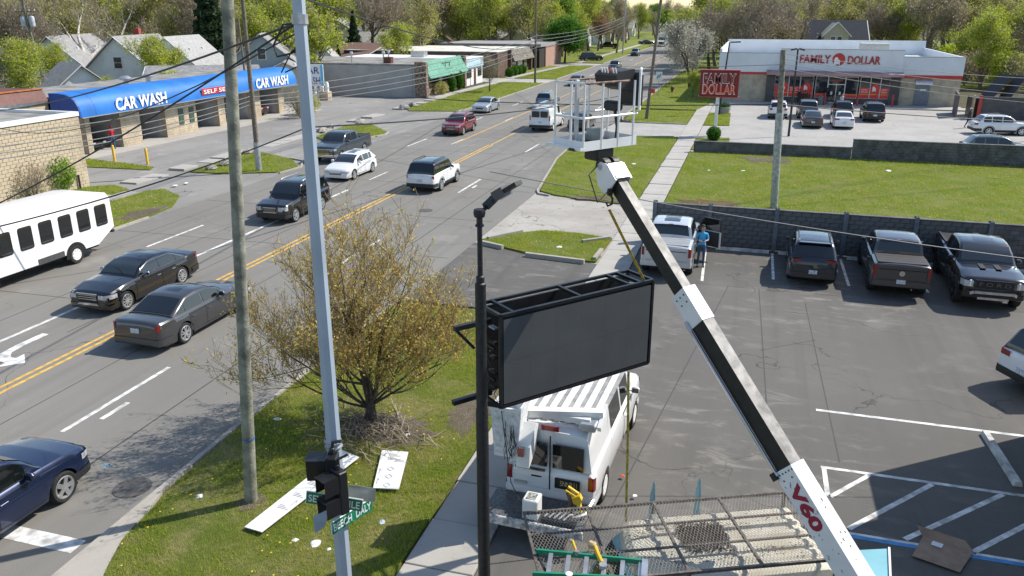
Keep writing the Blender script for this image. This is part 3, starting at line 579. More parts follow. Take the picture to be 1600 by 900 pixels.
MB().box(8.12, 9.84, FY-.18, FY-.15, 2.3, 3.05).build('transom', WINM, f); text('Welcome', 1.2, .2, REDP, f, (9, FY-.2, 2.7), (math.pi/2, 0, 0))
REDD = mat('deep red channel letters', (.36, .015, .015), .45, var=.05); text('FAMILY', 3.3, .9, REDD, FS, (6.35, FY-.36, 5.0), (math.pi/2, 0, 0), bold=.018, depth=.1); text('DOLLAR', 3.4, .9, REDD, FS, (11.5, FY-.36, 4.95), (math.pi/2, 0, 0), bold=.018, depth=.1); logo(FS, 8.85, FY-.32, 5.0, .68)
f = MB().box(17.2, 18.7, FY-.08, FY+.1, .02, 2.35).build('door', mat('grey steel door', (.17, .19, .22), .5, .2, var=.08), FS); MB().box(17.75, 18.3, FY-.1, FY-.08, 1.75, 1.95).build('notice', TRIMW, f); MB().prof([(FY-.02, 3.0), (FY-.02, 2.45), (FY-.75, 2.45), (FY-.7, 2.7), (FY-.4, 2.92)], 'x', 17.1, 18.8).build('door_hood', ALU, FS, True)
for k, x in enumerate((2.45, 6.1, 7.75, 11.2, 13.1, 14.8)): bollard(x, 99.0, 1.35, RED, ('red bollard at the left end of the store windows', 'red bollard in front of the store windows left of the door', 'red bollard just left of the store door', 'red bollard just right of the store door', 'red bollard under the right store windows', 'rightmost red bollard by the dark store pier')[k], 'red bollards before the store').location.z = .12
# roadside sign of the store
t = thing('roadside_sign', 'square dark red family store sign on a white post', 'sign', (-2.9, 72.2, 0)); MB().box(-1.55, 1.65, -.22, .22, 3.35, 5.45, ch=.03).build('panel', mat('dark red sign face', (.2, .009, .015), .4, var=.06), t); MB().box(-1.62, 1.72, -.26, .26, 5.45, 5.53).box(-1.62, 1.72, -.26, .26, 3.27, 3.35).build('frame', mat('sign frame', (.4, .04, .05), .4, var=0), t); MB().box(-.13, .13, -.13, .13, 0, 3.3).build('post', TRIMW, t)
ORNG = mat('orange red lettering', (.75, .09, .03), .4, var=0); SIGNR = mat('deep red letter fill', (.2, .01, .015), .4, var=0)
text('FAMILY', 2.72, .84, LETW, t, (.05, -.225, 4.83), (math.pi/2, 0, 0), bold=.03, depth=.02); text('FAMILY', 2.62, .74, SIGNR, t, (.05, -.25, 4.83), (math.pi/2, 0, 0), 'letter_fill', bold=.008)
text('DOLLAR', 2.72, .84, LETW, t, (.05, -.225, 3.93), (math.pi/2, 0, 0), bold=.03, depth=.02); text('DOLLAR', 2.62, .74, ORNG, t, (.05, -.25, 3.93), (math.pi/2, 0, 0), 'letter_fill', bold=.01)
# dumpster enclosure right of the store
t = thing('dumpster_enclosure', 'dark block dumpster enclosure with open wooden gate beside the store', 'enclosure'); MB().box(21.7, 31, 90.9, 91.2, 0, 2.2).box(30.7, 31, 82, 90.9, 0, 2.2).build('block_wall', SLATE, t); MB().box(20.0, 20.15, 91.6, 96.4, 0, 2.3, rz=R(-8)).build('gate', mat('grey wood gate', (.16, .13, .12), .9, var=.3, scale=9), t); MB().box(21.5, 21.7, 90.8, 91.3, 0, 2.3).build('red_post', RED, t); MB().box(20.95, 21.1, 90.9, 91.5, 0, 2.3).build('wood_post', mat('tan lumber', (.42, .3, .18), .9, var=.2), t)
b = MB(); b.box(21.3, 25.2, 92.6, 95.2, 0, 1.9, ch=.05); b.build('dumpster', BLACK, t); b = MB().beam((22.5, 93, 2.0), (24.4, 94.6, 4.1), 1.5, .06).beam((24.1, 92.8, 2.0), (25.6, 94.4, 4.0), 1.2, .06); b.build('dumpster_lid', BLACK, t)
# business next to the camera whose corner shades the lot
t = thing('corner_building', 'flat roofed building beside the lot whose shadow crosses the hatched bay', 'building'); MB().box(7.62, 24, -25, 21.3, 0, 5.5).build('wall', BEIGE, t); MB().box(7.62, 18, -25, 19.5, 5.5, 6.8).build('upper_wall', BEIGE, t)
# --- houses
SID = [mat('white siding', (.66, .67, .66), .7, var=.06, scale=1), mat('grey green siding', (.3, .35, .34), .7, var=.06), mat('pale grey siding', (.5, .53, .55), .7, var=.06), mat('cream siding', (.62, .58, .46), .7, var=.06), mat('tan siding', (.42, .38, .29), .8, var=.06), mat('red brown brick', (.22, .1, .07), .9, var=.15)]
RF = [mat('grey shingles', (.27, .265, .26), .95, var=.15, scale=3), mat('dark shingles', (.03, .034, .045), .9, var=.15, scale=3), mat('brown shingles', (.19, .11, .085), .95, var=.15, scale=3), mat('pale shingles', (.34, .34, .33), .95, var=.12, scale=3)]
WPAN = mat('house window glass', (.03, .035, .04), .08, var=0, spec=.7)
def house(u, v, d, wd, dp, hh, rh, rz, wm, rm, lab, chim=False, wins_=3, cat='house', name='house', vent=2):
    p = dep(u, v, d); t = thing(name, lab, cat, (p[0], p[1], 0), rz)
    b = MB().box(-wd/2, wd/2, -dp/2, dp/2, 0, hh); b.add([(-wd/2, -dp/2, hh), (wd/2, -dp/2, hh), (0, -dp/2, hh+rh), (-wd/2, dp/2, hh), (wd/2, dp/2, hh), (0, dp/2, hh+rh)], [(0, 1, 2), (3, 5, 4)]); b.build('wall', SID[wm], t)
    o_ = .35; s_ = rh/(wd/2); b = MB()
    for sg in (-1, 1): b.loft([[(0, y, hh+rh+.02), (sg*(wd/2+o_), y, hh-o_*s_+.02), (sg*(wd/2+o_), y, hh-o_*s_+.17), (0, y, hh+rh+.19)] for y in (-dp/2-o_, dp/2+o_)], True, True)
    rf = b.build('roof', RF[rm], t); MB().beam((0, -dp/2-o_-.03, hh+rh+.1), (wd/2+o_, -dp/2-o_-.03, hh-o_*s_+.1), .06, .22, 0, (0, 1, 0)).beam((0, -dp/2-o_-.03, hh+rh+.1), (-wd/2-o_, -dp/2-o_-.03, hh-o_*s_+.1), .06, .22, 0, (0, 1, 0)).build('fascia', TRIMW, t)
    if chim: MB().box(-.9, -.2, 1, 1.7, hh+rh*.5, hh+rh+.9).build('chimney', mat('red chimney brick', (.38, .07, .05), .9, var=.2, scale=8), rf)
    for k in range(vent): MB().lathe([(.17, 0), (.17, .4), (.01, .45)], 8, c=(wd*.22, -dp*.25+k*dp*.4, hh+rh*.56)).build('roof_vent', TRIMW, rf)
    if wins_ > 0:
        ps = [(-.18*wd, 1.0)] if wins_ == 1 else [(-.25*wd, 1.0), (.25*wd, 1.0)]
        if wins_ > 2: ps.append((0, hh+.15))
        for x, z in ps:
            f = MB().box(x-.55, x+.55, -dp/2-.07, -dp/2+.02, z-.08, z+1.33).build('window', TRIMW, t); MB().box(x-.45, x+.45, -dp/2-.09, -dp/2-.06, z, z+.6).box(x-.45, x+.45, -dp/2-.09, -dp/2-.06, z+.65, z+1.25).build('pane', WPAN, f)
        for y in (-.25*dp, .25*dp):
            f = MB().box(wd/2-.02, wd/2+.07, y-.6, y+.6, .95, 2.3).build('window', TRIMW, t); MB().box(wd/2+.06, wd/2+.09, y-.5, y+.5, 1.05, 2.2).build('pane', WPAN, f)
    return t
house(118, 80, 108, 8.5, 14, 3.2, 3.8, R(20), 0, 0, 'white house with broad grey roof behind the far left transformer pole')
house(112, 112, 84, 5.6, 7, 2.6, 2.3, R(58), 0, 0, 'white gabled garage with one dark window left of the car wash', wins_=1, cat='garage', name='garage', vent=0)
house(218, 85, 100, 8.0, 11, 3.6, 3.6, R(14), 0, 0, 'white gabled house with red chimney behind the car wash', True)
house(288, 82, 104, 8.4, 9, 3.2, 3.8, R(12), 0, 3, 'white house with pale roof just left of the wooden pole'); house(318, 108, 88, 7.6, 11, 2.5, 1.9, R(-64), 0, 0, 'low grey roofed garage behind the car wash canopy', wins_=0, cat='garage', name='garage')
house(418, 88, 103, 7.6, 9, 4.4, 3.0, R(24), 1, 0, 'grey green house behind the right end of the car wash'); house(447, 92, 97, 5, 5, 3.2, 1.2, R(24), 4, 0, 'small tan addition beside the grey green house', wins_=1, cat='house')
house(507, 92, 122, 4.6, 5, 2.9, 2.4, R(20), 0, 3, 'small white shed above the grey shop roof', wins_=0, cat='shed', name='shed', vent=0); house(530, 60, 168, 10, 12, 5.4, 3.2, R(20), 0, 0, 'white two storey house seen between the evergreens')
house(572, 92, 138, 12, 9, 2.7, 2.1, R(72), 4, 2, 'tan garage with low brown roof behind the grey shop', wins_=0, cat='garage', name='garage', vent=0); house(606, 74, 160, 9, 13, 3.0, 3.0, R(-60), 2, 0, 'pale grey house with long roof behind the brown garage', wins_=1)
house(712, 66, 205, 9, 12, 3.6, 4.0, R(15), 3, 2, 'cream house with twin gables above the white roofed shop'); house(690, 74, 192, 6, 8, 2.6, 2.6, R(15), 3, 2, 'low cream garage with brown roof above the shop row', wins_=1, cat='garage', name='garage', vent=0)
house(787, 74, 185, 11, 13, 3.2, 2.6, R(-60), 2, 3, 'pale grey house with wide roof above the dark shop'); house(875, 78, 225, 10, 12, 3.4, 2.7, R(75), 5, 0, 'brick house with grey roof behind the leafy green tree')
HD = house(1303, 60, 134, 9, 9, 3.6, 4.9, R(100), 4, 1, 'tan house with steep dark roof behind the discount store', wins_=0, vent=0)
t = MB().box(-1.9, 1.9, -1, 2.4, 0, 2.4).add([(-1.9, -1, 2.4), (1.9, -1, 2.4), (0, -1, 4.2), (-1.9, 2.4, 2.4), (1.9, 2.4, 2.4), (0, 2.4, 4.2)], [(0, 1, 2), (3, 5, 4), (0, 2, 5, 3), (1, 4, 5, 2)]).build('dormer', SID[4], HD)
t.location = Matrix.Rotation(-R(100), 3, 'Z')@Vector((-.2, -3.6, 4.1)); t.rotation_euler = (0, 0, R(-90)); pieces(MB().beam((0, -1.15, 4.3), (2.3, -1.15, 2.1), .3, .12).beam((0, -1.15, 4.3), (-2.3, -1.15, 2.1), .3, .12), 'dormer_trim', TRIMW, t)
for x in (-.5, .5): MB().box(x-.42, x+.42, -1.06, -.98, .5, 2.2).build('window', TRIMW, t); pieces(MB().box(x-.34, x+.34, -1.09, -1.05, .6, 1.3).box(x-.34, x+.34, -1.09, -1.05, 1.38, 2.1), 'pane', WPAN, t)
for k, (x, y, wm, rm) in enumerate(((-52, 186, 0, 0), (-54, 204, 3, 2), (-51, 222, 5, 1), (-53, 241, 2, 0), (-52, 262, 0, 2), (-53, 284, 4, 0), (-52, 310, 0, 1), (-54, 340, 3, 0))):
    p = (x, y); tt = house(800, 60, 100, 9.5, 11, 3.2, 2.6, R(90) if k % 2 else 0, wm, rm, ('white grey roofed house first along the far street', 'cream brown roofed house second along the far street', 'brick dark roofed house third along the far street', 'pale grey house fourth along the far street', 'white brown roofed house fifth along the far street', 'tan house sixth along the far street', 'white dark roofed house seventh along the far street', 'cream house last along the far street')[k], wins_=2); tt.location = (x, y, 0)
# ================================================================== TREES
def leafmat(name, a, b, c):
    g = NG(name, .75); k = g.mix(g.noise(.55, .35, .65), a, b); k = g.mix(g.mul(g.noise(2.6, .5, .7), .7), k, c); return trans(g, k, .42)
BARK = mat('bark', (.17, .145, .115), .95, var=.3, scale=9); BARKP = mat('pale bark', (.5, .46, .4), .9, var=.3, scale=5); BARKD = mat('dark bark', (.085, .07, .058), .95, var=.25, scale=9); TWIG = mat('grey brown twigs', (.31, .255, .195), .9, var=.25, scale=1.2)
LM = {'yg': leafmat('yellow green leaves', (.4, .48, .04), (.5, .54, .07), (.28, .35, .03)), 'gr': leafmat('fresh green leaves', (.17, .3, .03), (.26, .38, .05), (.1, .2, .02)),
      'ol': leafmat('olive buds', (.42, .41, .11), (.48, .46, .14), (.31, .3, .09)), 'br': leafmat('brown buds', (.4, .34, .22), (.46, .4, .26), (.3, .25, .16)),
      'rd': leafmat('russet buds', (.34, .2, .11), (.4, .25, .14), (.26, .15, .09)), 'ev': leafmat('evergreen needles', (.03, .06, .025), (.045, .08, .03), (.02, .038, .018)),
      'wh': leafmat('white blossom', (.5, .5, .42), (.58, .57, .48), (.34, .34, .24)), 'mg': leafmat('maple green leaves', (.06, .17, .015), (.1, .24, .025), (.035, .1, .012)),
      'og': leafmat('ochre buds', (.6, .4, .07), (.68, .5, .12), (.46, .29, .06)), 'vo': leafmat('yellow olive leaves', (.46, .4, .1), (.55, .48, .14), (.34, .29, .07))}
def grow(seed, H, spread, levels=4, kids_=(4, 7), trunk=.3, r0=.028, up=.35, upd=.12, bare=.22):
    """tree skeleton: list of (points, radii) branches and list of twig tips"""
    q = random.Random(seed); br, tips = [], []
    def go(p, d, L, r, lv):
        n = 4 if lv < 3 else 3; pts = [p]; rs = [r]
        for i in range(n):
            d = (d+Vector((q.gauss(0, upd), q.gauss(0, upd), q.gauss(0, upd)*.5+up*.09*lv))).normalized(); p = p+d*(L/n); pts.append(p); rs.append(r*(1-.72*(i+1)/n))
        br.append((pts, rs, lv))
        if lv >= levels: tips.append((pts[-1], d)); tips.append((pts[-2], d)); return
        k = q.randint(*kids_)
        for i in range(k):
            f = q.uniform(.35 if lv else trunk, 1) if i else 1
            j = min(n-1, int(f*n)); t = f*n-j; b = pts[j].lerp(pts[j+1], t); az = q.uniform(0, 6.283)
            a = q.uniform(.35, .95)*spread if i else q.uniform(.05, .25)
            x = d.orthogonal().normalized(); x.rotate(Matrix.Rotation(az, 3, d)); nd = (d*math.cos(a)+x*math.sin(a)); nd.z += up*.25
            go(b, nd.normalized(), L*q.uniform(.5, .72)*(1 if lv else .95), rs[j]*q.uniform(.5, .72), lv+1)
    go(Vector((0, 0, 0)), Vector((0, 0, 1)), H*.42, H*r0, 0); return br, tips
def quads(name, P, size, m, seed, flat=.0):
    g = np.random.default_rng(seed); n = len(P); P = np.asarray(P, np.float32)
    a = g.normal(size=(n, 3)); a /= np.linalg.norm(a, axis=1)[:, None]; b = np.cross(a, g.normal(size=(n, 3))); b /= np.linalg.norm(b, axis=1)[:, None]
    s = (size*g.uniform(.5, 1.4, (n, 1))); v = np.empty((n, 4, 3), np.float32)
    v[:, 0] = P-a*s; v[:, 1] = P+b*s*.55; v[:, 2] = P+a*s; v[:, 3] = P-b*s*.55
    me = bpy.data.meshes.new(name); me.vertices.add(4*n); me.vertices.foreach_set('co', v.ravel()); me.loops.add(4*n); me.loops.foreach_set('vertex_index', np.arange(4*n, dtype=np.int32))
    me.polygons.add(n); me.polygons.foreach_set('loop_start', np.arange(0, 4*n, 4, dtype=np.int32)); me.update(calc_edges=True); me.materials.append(m); return me
def tree_proto(seed, H, spread, leaf, nleaf, size, bark, kids_=(4, 6), levels=4, cl=.5, twigs=True, **kw):
    br, tips = grow(seed, H, spread, levels, kids_, **kw); tr, cr = MB(), MB(); g = np.random.default_rng(seed)
    for pts, rs, lv in br:
        if lv <= 2: tr.tube(pts, rs, 7 if lv == 0 else 4, caps=False)
        else: cr.tube(pts, [max(r, H*.0011) for r in rs], 3, caps=False)
    tm = tr.mesh('trunk', bark, True, 60); n = len(tips); T = np.array([t[0] for t in tips], np.float32)
    for t, d in (tips if twigs else []):                       # fine twigs at every tip
        for _ in range(2): e = t+(d+Vector((g.normal()*.6, g.normal()*.6, g.normal()*.4+.15)))*H*.045; cr.tube([t, e], [H*.0011, H*.0006], 3, caps=False)
    wm = cr.mesh('twigs', TWIG)
    if nleaf: idx = g.integers(0, n, nleaf); P = T[idx]+g.normal(size=(nleaf, 3))*cl*np.array([1, 1, .8]); lm = quads('leaves', P, size, leaf, seed)
    else: lm = None
    return tm, wm, lm
def evergreen(seed, H, m):
    g = np.random.default_rng(seed); n = 5200; z = g.random(n)**.8; r = (1-z)*H*.22*g.uniform(.45, 1.05, n)*(1+.18*np.sin(z*60)); a = g.uniform(0, 6.283, n)
    tr = MB().tube([(0, 0, 0), (0, 0, H*.5), (0, 0, H*.97)], [H*.02, H*.012, .02], 6, caps=False)
    return tr.mesh('trunk', BARKD), None, quads('leaves', np.stack([r*np.cos(a), r*np.sin(a), H*.06+z*H*.95], 1), H*.022, m, seed)
PROTO = {
 'bare': [tree_proto(s, 15, 1.0, LM['br'], 3200, .15, BARK, cl=.75) for s in (11, 12)], 'bared': [tree_proto(21, 15, 1.15, LM['br'], 2600, .12, BARKD, kids_=(4, 7), cl=.6)],
 'yg': [tree_proto(s, 15, .95, LM['yg'], 9000, .17, BARK, cl=.65) for s in (31, 32, 33)], 'gr': [tree_proto(s, 14, .95, LM['gr'], 9500, .19, BARK, cl=.6) for s in (41, 42)],
 'ol': [tree_proto(s, 15, .95, LM['ol'], 7000, .16, BARK, cl=.8) for s in (51, 52, 53)], 'rd': [tree_proto(61, 13, 1.0, LM['rd'], 8000, .14, BARK, cl=.7)],
 'pale': [tree_proto(71, 15, .95, LM['ol'], 700, .12, BARKP, kids_=(3, 5), r0=.036)], 'wh': [tree_proto(81, 11, .95, LM['wh'], 6000, .12, BARKD, cl=.55)],
 'mg': [tree_proto(91, 9, 1.15, LM['mg'], 19000, .2, BARKD, kids_=(4, 6), cl=.8, trunk=.55)], 'ev': [evergreen(101, 12, LM['ev'])]}
LAB = {'bare': 'bare brown budding tree', 'bared': 'bare dark limbed tree', 'yg': 'yellow green budding tree', 'gr': 'fresh green leafing tree', 'ol': 'olive budding tree', 'rd': 'russet budding tree', 'pale': 'pale limbed bare tree', 'wh': 'white blossoming tree', 'mg': 'dense green leafed maple', 'ev': 'dark green spruce'}
def tree(kind, x, y, h, where, group, k=None, sx=1.):
    pr = PROTO[kind]; tm, wm, lm = pr[rnd.randrange(len(pr)) if k is None else k % len(pr)]; H0 = {'gr': 14, 'rd': 13, 'wh': 11, 'mg': 9, 'ev': 12}.get(kind, 15)
    t = thing('spruce_tree' if kind == 'ev' else 'tree', LAB[kind]+' '+where, 'tree', (x, y, -.05), rnd.uniform(0, 6.28), group); s = h/H0; t.scale = (s*sx, s*sx, s)
    link('trunk', tm, t)
    if wm: link('twigs', wm, t)
    if lm: link('crown', lm, t)
    return t
def at_depth(u, d): p = dep(u, 60, d); return p[0], p[1]
# woods behind the houses (left), along the street, and behind the store (right)
ORD = 'nearest second third fourth fifth sixth seventh eighth ninth tenth eleventh twelfth thirteenth fourteenth fifteenth sixteenth seventeenth eighteenth nineteenth twentieth twenty-first farthest'.split()
def spot(u):
    for lim, s in ((60, 'at the left edge'), (135, 'near the transformer pole'), (205, 'over the broad grey roof'), (275, 'over the chimney house'), (345, 'left of the wooden pole'), (440, 'between the two big poles'), (520, 'beside the steel pole'), (600, 'over the white houses'), (680, 'over the brown garage'), (760, 'over the cream gables'), (840, 'over the brick shop'), (1000, 'over the dark shop'), (1160, 'left of the store'), (1230, 'over the left store end'), (1300, 'over the store lettering'), (1370, 'right of the dormer'), (1440, 'over the roof unit'), (1510, 'over the right store end'), (1570, 'over the enclosure')):
        if u < lim: return s
    return 'at the right edge'
def belt(u0, u1, step, d0, d1, h0, h1, mix, where, group):
    u = u0; ks = list(mix)
    while u < u1:
        uu = u+rnd.uniform(-step*.4, step*.4); d_ = rnd.uniform(d0, d1)
        if 1238 < uu < 1362 and d_ < 162: d_ += 24
        x, y = at_depth(uu, d_); tree(rnd.choice(ks), x, y, rnd.uniform(h0, h1), where+' '+spot(u), group); u += step
belt(-60, 480, 27, 120, 140, 13, 18, ['bare', 'yg', 'ol', 'yg', 'ol', 'bare'], 'in the left wood', 'trees of the left wood')
belt(-60, 520, 34, 146, 175, 17, 23, ['ol', 'yg', 'ol', 'bare'], 'in the far left row', 'trees of the left far wood')
belt(430, 860, 27, 168, 212, 13, 19, ['ol', 'bare', 'yg', 'ol', 'yg', 'gr', 'bare'], 'in the middle wood', 'trees of the middle wood')
belt(470, 900, 30, 226, 290, 18, 24, ['ol', 'yg', 'bare', 'yg', 'ol'], 'in the far middle row', 'trees of the middle far wood')
for k in range(22):
    y = 175+k*14; tree(rnd.choice(['yg', 'ol', 'bare', 'yg', 'gr']), -42+rnd.uniform(-3, 4), y, rnd.uniform(11, 16), ORD[k]+' along the front yards of the far street', 'trees along the far street'); 
    tree(rnd.choice(['ol', 'bare', 'yg']), -72+rnd.uniform(-8, 8), y+rnd.uniform(-6, 6), rnd.uniform(14, 19), ORD[k]+' along the back yards of the far street', 'back yard trees of the far street')
for k in range(16): tree(rnd.choice(['ol', 'bare', 'yg']), -26+rnd.uniform(-9, 14), 520+k*18, rnd.uniform(9, 12), ORD[k]+' at the far end of the road', 'trees at the end of the road')
for k in range(20):
    y = 132+k*15; tree(rnd.choice(['bared', 'bare', 'ol', 'bared']), -5+rnd.uniform(-3, 4), y, rnd.uniform(10, 14), ORD[k]+' along the right side of the road', 'trees right of the far road')
belt(1090, 1700, 24, 140, 160, 12, 17, ['bared', 'ol', 'yg', 'bare', 'bare', 'yg'], 'in the store thicket', 'trees of the right wood')
belt(1090, 1720, 26, 168, 215, 17, 24, ['yg', 'yg', 'bare', 'ol', 'yg'], 'in the tall far row', 'trees of the right far wood')
belt(1520, 1720, 26, 106, 124, 9, 13, ['bare', 'yg', 'bare', 'ol'], 'beside the dumpster enclosure', 'trees beside the enclosure')
# single trees one can point to
for a in (('pale', 135, 104, 18, 'standing over the grey roof at far left'), ('pale', 190, 112, 17, 'behind the house with the red chimney'), ('yg', 258, 92, 9, 'in front of the pale roofed house'), ('yg', 70, 90, 7, 'left of the white garage'), ('yg', 35, 78, 8, 'behind the maroon topped block'), ('yg', 152, 80, 4.5, 'right of the white garage'), ('bared', 8, 100, 14, 'at the left edge beyond the flat roof'),
          ('ev', 330, 116, 17, 'behind the wooden utility pole'), ('ev', 470, 128, 13, 'beside the steel pole'), ('yg', 503, 108, 14, 'just right of the steel pole'), ('ev', 553, 140, 10, 'behind the brown roofed garage'), ('ev', 527, 132, 5, 'beside the white shed'), ('bared', 578, 150, 19, 'with spreading limbs behind the grey shop'), ('yg', 607, 128, 10, 'over the roof of the grey shop'), ('ol', 660, 150, 13, 'with fine grey crown behind the shop row'), ('yg', 795, 178, 17, 'with bright crown above the shop row'), ('gr', 765, 190, 17, 'behind the brick shop'),
          ('mg', 883, 162, 9.2, 'standing on the verge beside the dark shop'), ('rd', 935, 212, 11, 'over the front yards of the street'), ('bare', 964, 200, 10, 'on the verge by the far street'), ('gr', 1043, 300, 12, 'beyond the white truck by the kerb')):
    x, y = at_depth(a[1], a[2]); tree(a[0], x, y, a[3], a[4], None)
tree('wh', -8.6, 118, 10.5, 'on the grass left of the store', None, sx=1.05); tree('wh', -9.2, 127, 9, 'behind the first blossom tree by the road', None); tree('bared', -3, 133, 15, 'with heavy limbs left of the store roof', None, sx=1.2); tree('bared', 1.5, 141, 13, 'with twisted limbs behind the store roof', None, sx=1.3)
tree('yg', -7.2, 104.5, 3.4, 'young and thin near the store sign', None)
tree('bare', -33.7, 104.7, 5.2, 'young, on the strip before the white shop', None, sx=.9)
# bushes and thicket
def bush_proto(seed, m, n, size, rx, rz_, stems=24, sm=TWIG):
    g = np.random.default_rng(seed); b = MB()
    for _ in range(stems):
        a = g.uniform(0, 6.283); r = rx*g.uniform(.3, 1); h = rz_*g.uniform(.7, 1.1); b.tube([(0, 0, 0), (r*.5*math.cos(a), r*.5*math.sin(a), h*.6), (r*math.cos(a+.3), r*math.sin(a+.3), h)], [.025, .016, .006], 3, caps=False)
    u = g.normal(size=(n, 3)); u /= np.linalg.norm(u, axis=1)[:, None]; u *= g.uniform(.55, 1.05, (n, 1)); return b.mesh('stems', sm), quads('leaves', u*np.array([rx, rx, rz_*.52])+np.array([0, 0, rz_*.55]), size, m, seed)
BP = {'brown': bush_proto(1, LM['br'], 900, .06, 1.2, 2.2, 60), 'green': bush_proto(2, LM['gr'], 2600, .09, 1.1, 2.3), 'yg': bush_proto(3, LM['yg'], 2600, .1, 1.1, 2.2), 'round': bush_proto(4, LM['mg'], 3200, .07, .6, 1.2, 8), 'cone': bush_proto(6, LM['mg'], 3600, .08, .62, 2.2, 6), 'ol': bush_proto(5, LM['ol'], 1800, .08, 1.2, 2.0, 40)}
def bush(kind, x, y, s, lab, group=None, name='bush', cat='bush', sz=1.):
    t = thing(name, lab, cat, (x, y, -.02), rnd.uniform(0, 6), group); t.scale = (s, s, s*sz); link('stems', BP[kind][0], t); link('foliage', BP[kind][1], t); return t
bush('brown', *G(55, 316)[:2], 1.0, 'bare brown bush against the beige block building'); bush('green', *G(92, 302)[:2], .95, 'pale green leafy bush beside the bare bush by the beige building')
bush('ol', *G(690, 148)[:2], .8, 'loose olive shrub by the stone pier of the shop'); bush('cone', *G(706, 144)[:2], 1.0, 'clipped green shrub in front of the awning shop, nearer the pier'); bush('cone', *G(717, 140)[:2], 1.1, 'taller clipped green shrub by the white shop corner')
for k in range(4): bush('round', -38.0, 128.5+2.6*k, 1.2, ('first round hedge shrub before the brick shop', 'second round hedge shrub before the brick shop', 'third round hedge shrub before the brick shop', 'last round hedge shrub before the brick shop')[k], 'hedge before the brick shop')
bush('round', -2.85, 69.2, .95, 'small round shrub at the foot of the store sign'); bush('round', -2.75, 88.2, .95, 'small round shrub on the concrete planter'); 
for i in range(70):
    u = rnd.uniform(1150, 1660) if i < 46 else rnd.choice([rnd.uniform(-10, 90), rnd.uniform(150, 200), rnd.uniform(240, 275), rnd.uniform(452, 480)]); d = rnd.uniform(129, 142) if i < 46 else rnd.uniform(72, 88)
    if i >= 62: u, d = rnd.uniform(1515, 1640), rnd.uniform(104, 116)
    if 1245 < u < 1350: d += 24
    x, y = at_depth(u, d); kd = rnd.choice(['brown', 'brown', 'ol', 'brown', 'yg']); bush(kd, x, y, rnd.uniform(1.3, 2.4)*(1 if i < 46 or i > 61 else .8), {'brown': 'bare brown thicket shrub', 'ol': 'olive thicket shrub', 'yg': 'yellow green thicket shrub'}[kd]+' '+spot(u)+(' behind the store' if i < 46 or i >= 62 else ' among the left houses'), 'thicket shrubs behind the store' if i < 46 or i >= 62 else 'shrubs among the left houses')
# ------------------------------------------------------------------ the budding tree on the corner verge
def verge_tree():
    t = thing('budding_tree', 'many stemmed tree with ochre buds on the corner verge behind the poles', 'tree', (-8.95, 17.25, .05))
    q = random.Random(4); tr, tw = MB(), MB(); T = []
    def go(p, d, L, r, lv):
        n = 5 if lv < 2 else 4; pts, rs = [p], [r]
        for i in range(n):
            d = (d+Vector((q.gauss(0, .1+.03*lv), q.gauss(0, .1+.03*lv), q.gauss(0, .06)+.03+.03*lv))).normalized(); p = p+d*(L/n); pts.append(p); rs.append(r*(1-.65*(i+1)/n))
        (tr if lv < 3 else tw).tube(pts, [max(x, .0045) for x in rs], 8 if lv == 0 else (5 if lv < 3 else 3), caps=False)
        if lv >= 3:
            for j in range(len(pts)*(1 if lv == 3 else 2)): T.append(pts[0].lerp(pts[-1], q.random())+Vector((q.gauss(0, .03), q.gauss(0, .03), q.gauss(0, .03))))
        if lv == 5: return
        k = (3, 6, 5, 4, 4)[lv] if lv else 1
        for i in range(k):
            f = q.uniform(.18, 1) if lv else 1; j = min(n-1, int(f*n)); b = pts[j].lerp(pts[j+1], f*n-j); x = d.orthogonal().normalized(); x.rotate(Matrix.Rotation(q.uniform(0, 6.283), 3, d)); a = q.uniform(.4, .95) if lv > 1 else q.uniform(.4, 1.05)
            nd = d*math.cos(a)+x*math.sin(a); nd.z += .12; go(b, nd.normalized(), L*q.uniform(.48, .72), max(.004, rs[j]*q.uniform(.45, .62)), lv+1)
    for az, lean, L in ((.4, .12, 3.1), (2.6, .2, 2.9), (4.6, .25, 2.7), (5.8, .75, 2.6), (1.2, .7, 2.4), (3.4, .8, 2.9), (.2, 1.15, 2.5), (2.3, 1.1, 2.1), (4.2, 1.2, 2.6), (5.2, 1.6, 2.2), (3.2, 1.7, 2.6), (.6, 1.9, 2.2), (3.7, 2.2, 2.3)):
        d = Vector((math.cos(az)*lean, math.sin(az)*lean, 1)).normalized(); go(Vector((math.cos(az)*.06, math.sin(az)*.06, .25+.35*q.random())), d, L, .07 if lean < .3 else .04, 1)
    tr.tube([(0, 0, -.1), (.02, 0, .3), (0, .01, .8), (.02, 0, 1.3)], [.2, .13, .11, .07], 9, caps=False)
    tr.build('trunk', BARKD, t, True, 60, fix=False); tw.build('twigs', mat('ochre brown twigs', (.26, .19, .1), .9, var=.2), t, fix=False)
    g = np.random.default_rng(3); T = np.array(T, np.float32); ii = g.integers(0, len(T), 21000); P = T[ii]+g.normal(size=(21000, 3))*.06
    k = g.random(21000) < .5; link('buds', quads('buds', P[k], .034, LM['og'], 5), t); link('leaves', quads('leaves', P[~k], .034, LM['vo'], 6), t); return t
verge_tree()
br_ = MB()
for _ in range(110):
    a = rnd.uniform(0, 6.28); x, y = -8.7+rnd.gauss(0, .8), 16.6+rnd.gauss(0, .55); br_.tube([(x, y, .1), (x+.5*math.cos(a), y+.5*math.sin(a), .16+rnd.uniform(0, .22)), (x+.9*math.cos(a+.4), y+.9*math.sin(a+.4), .12)], [.012, .009, .004], 3, caps=False)
tag(br_.build('brush_pile', TWIG, fix=False), 'tangle of dead twigs on bare earth at the foot of the budding tree', 'twigs', kind='stuff')
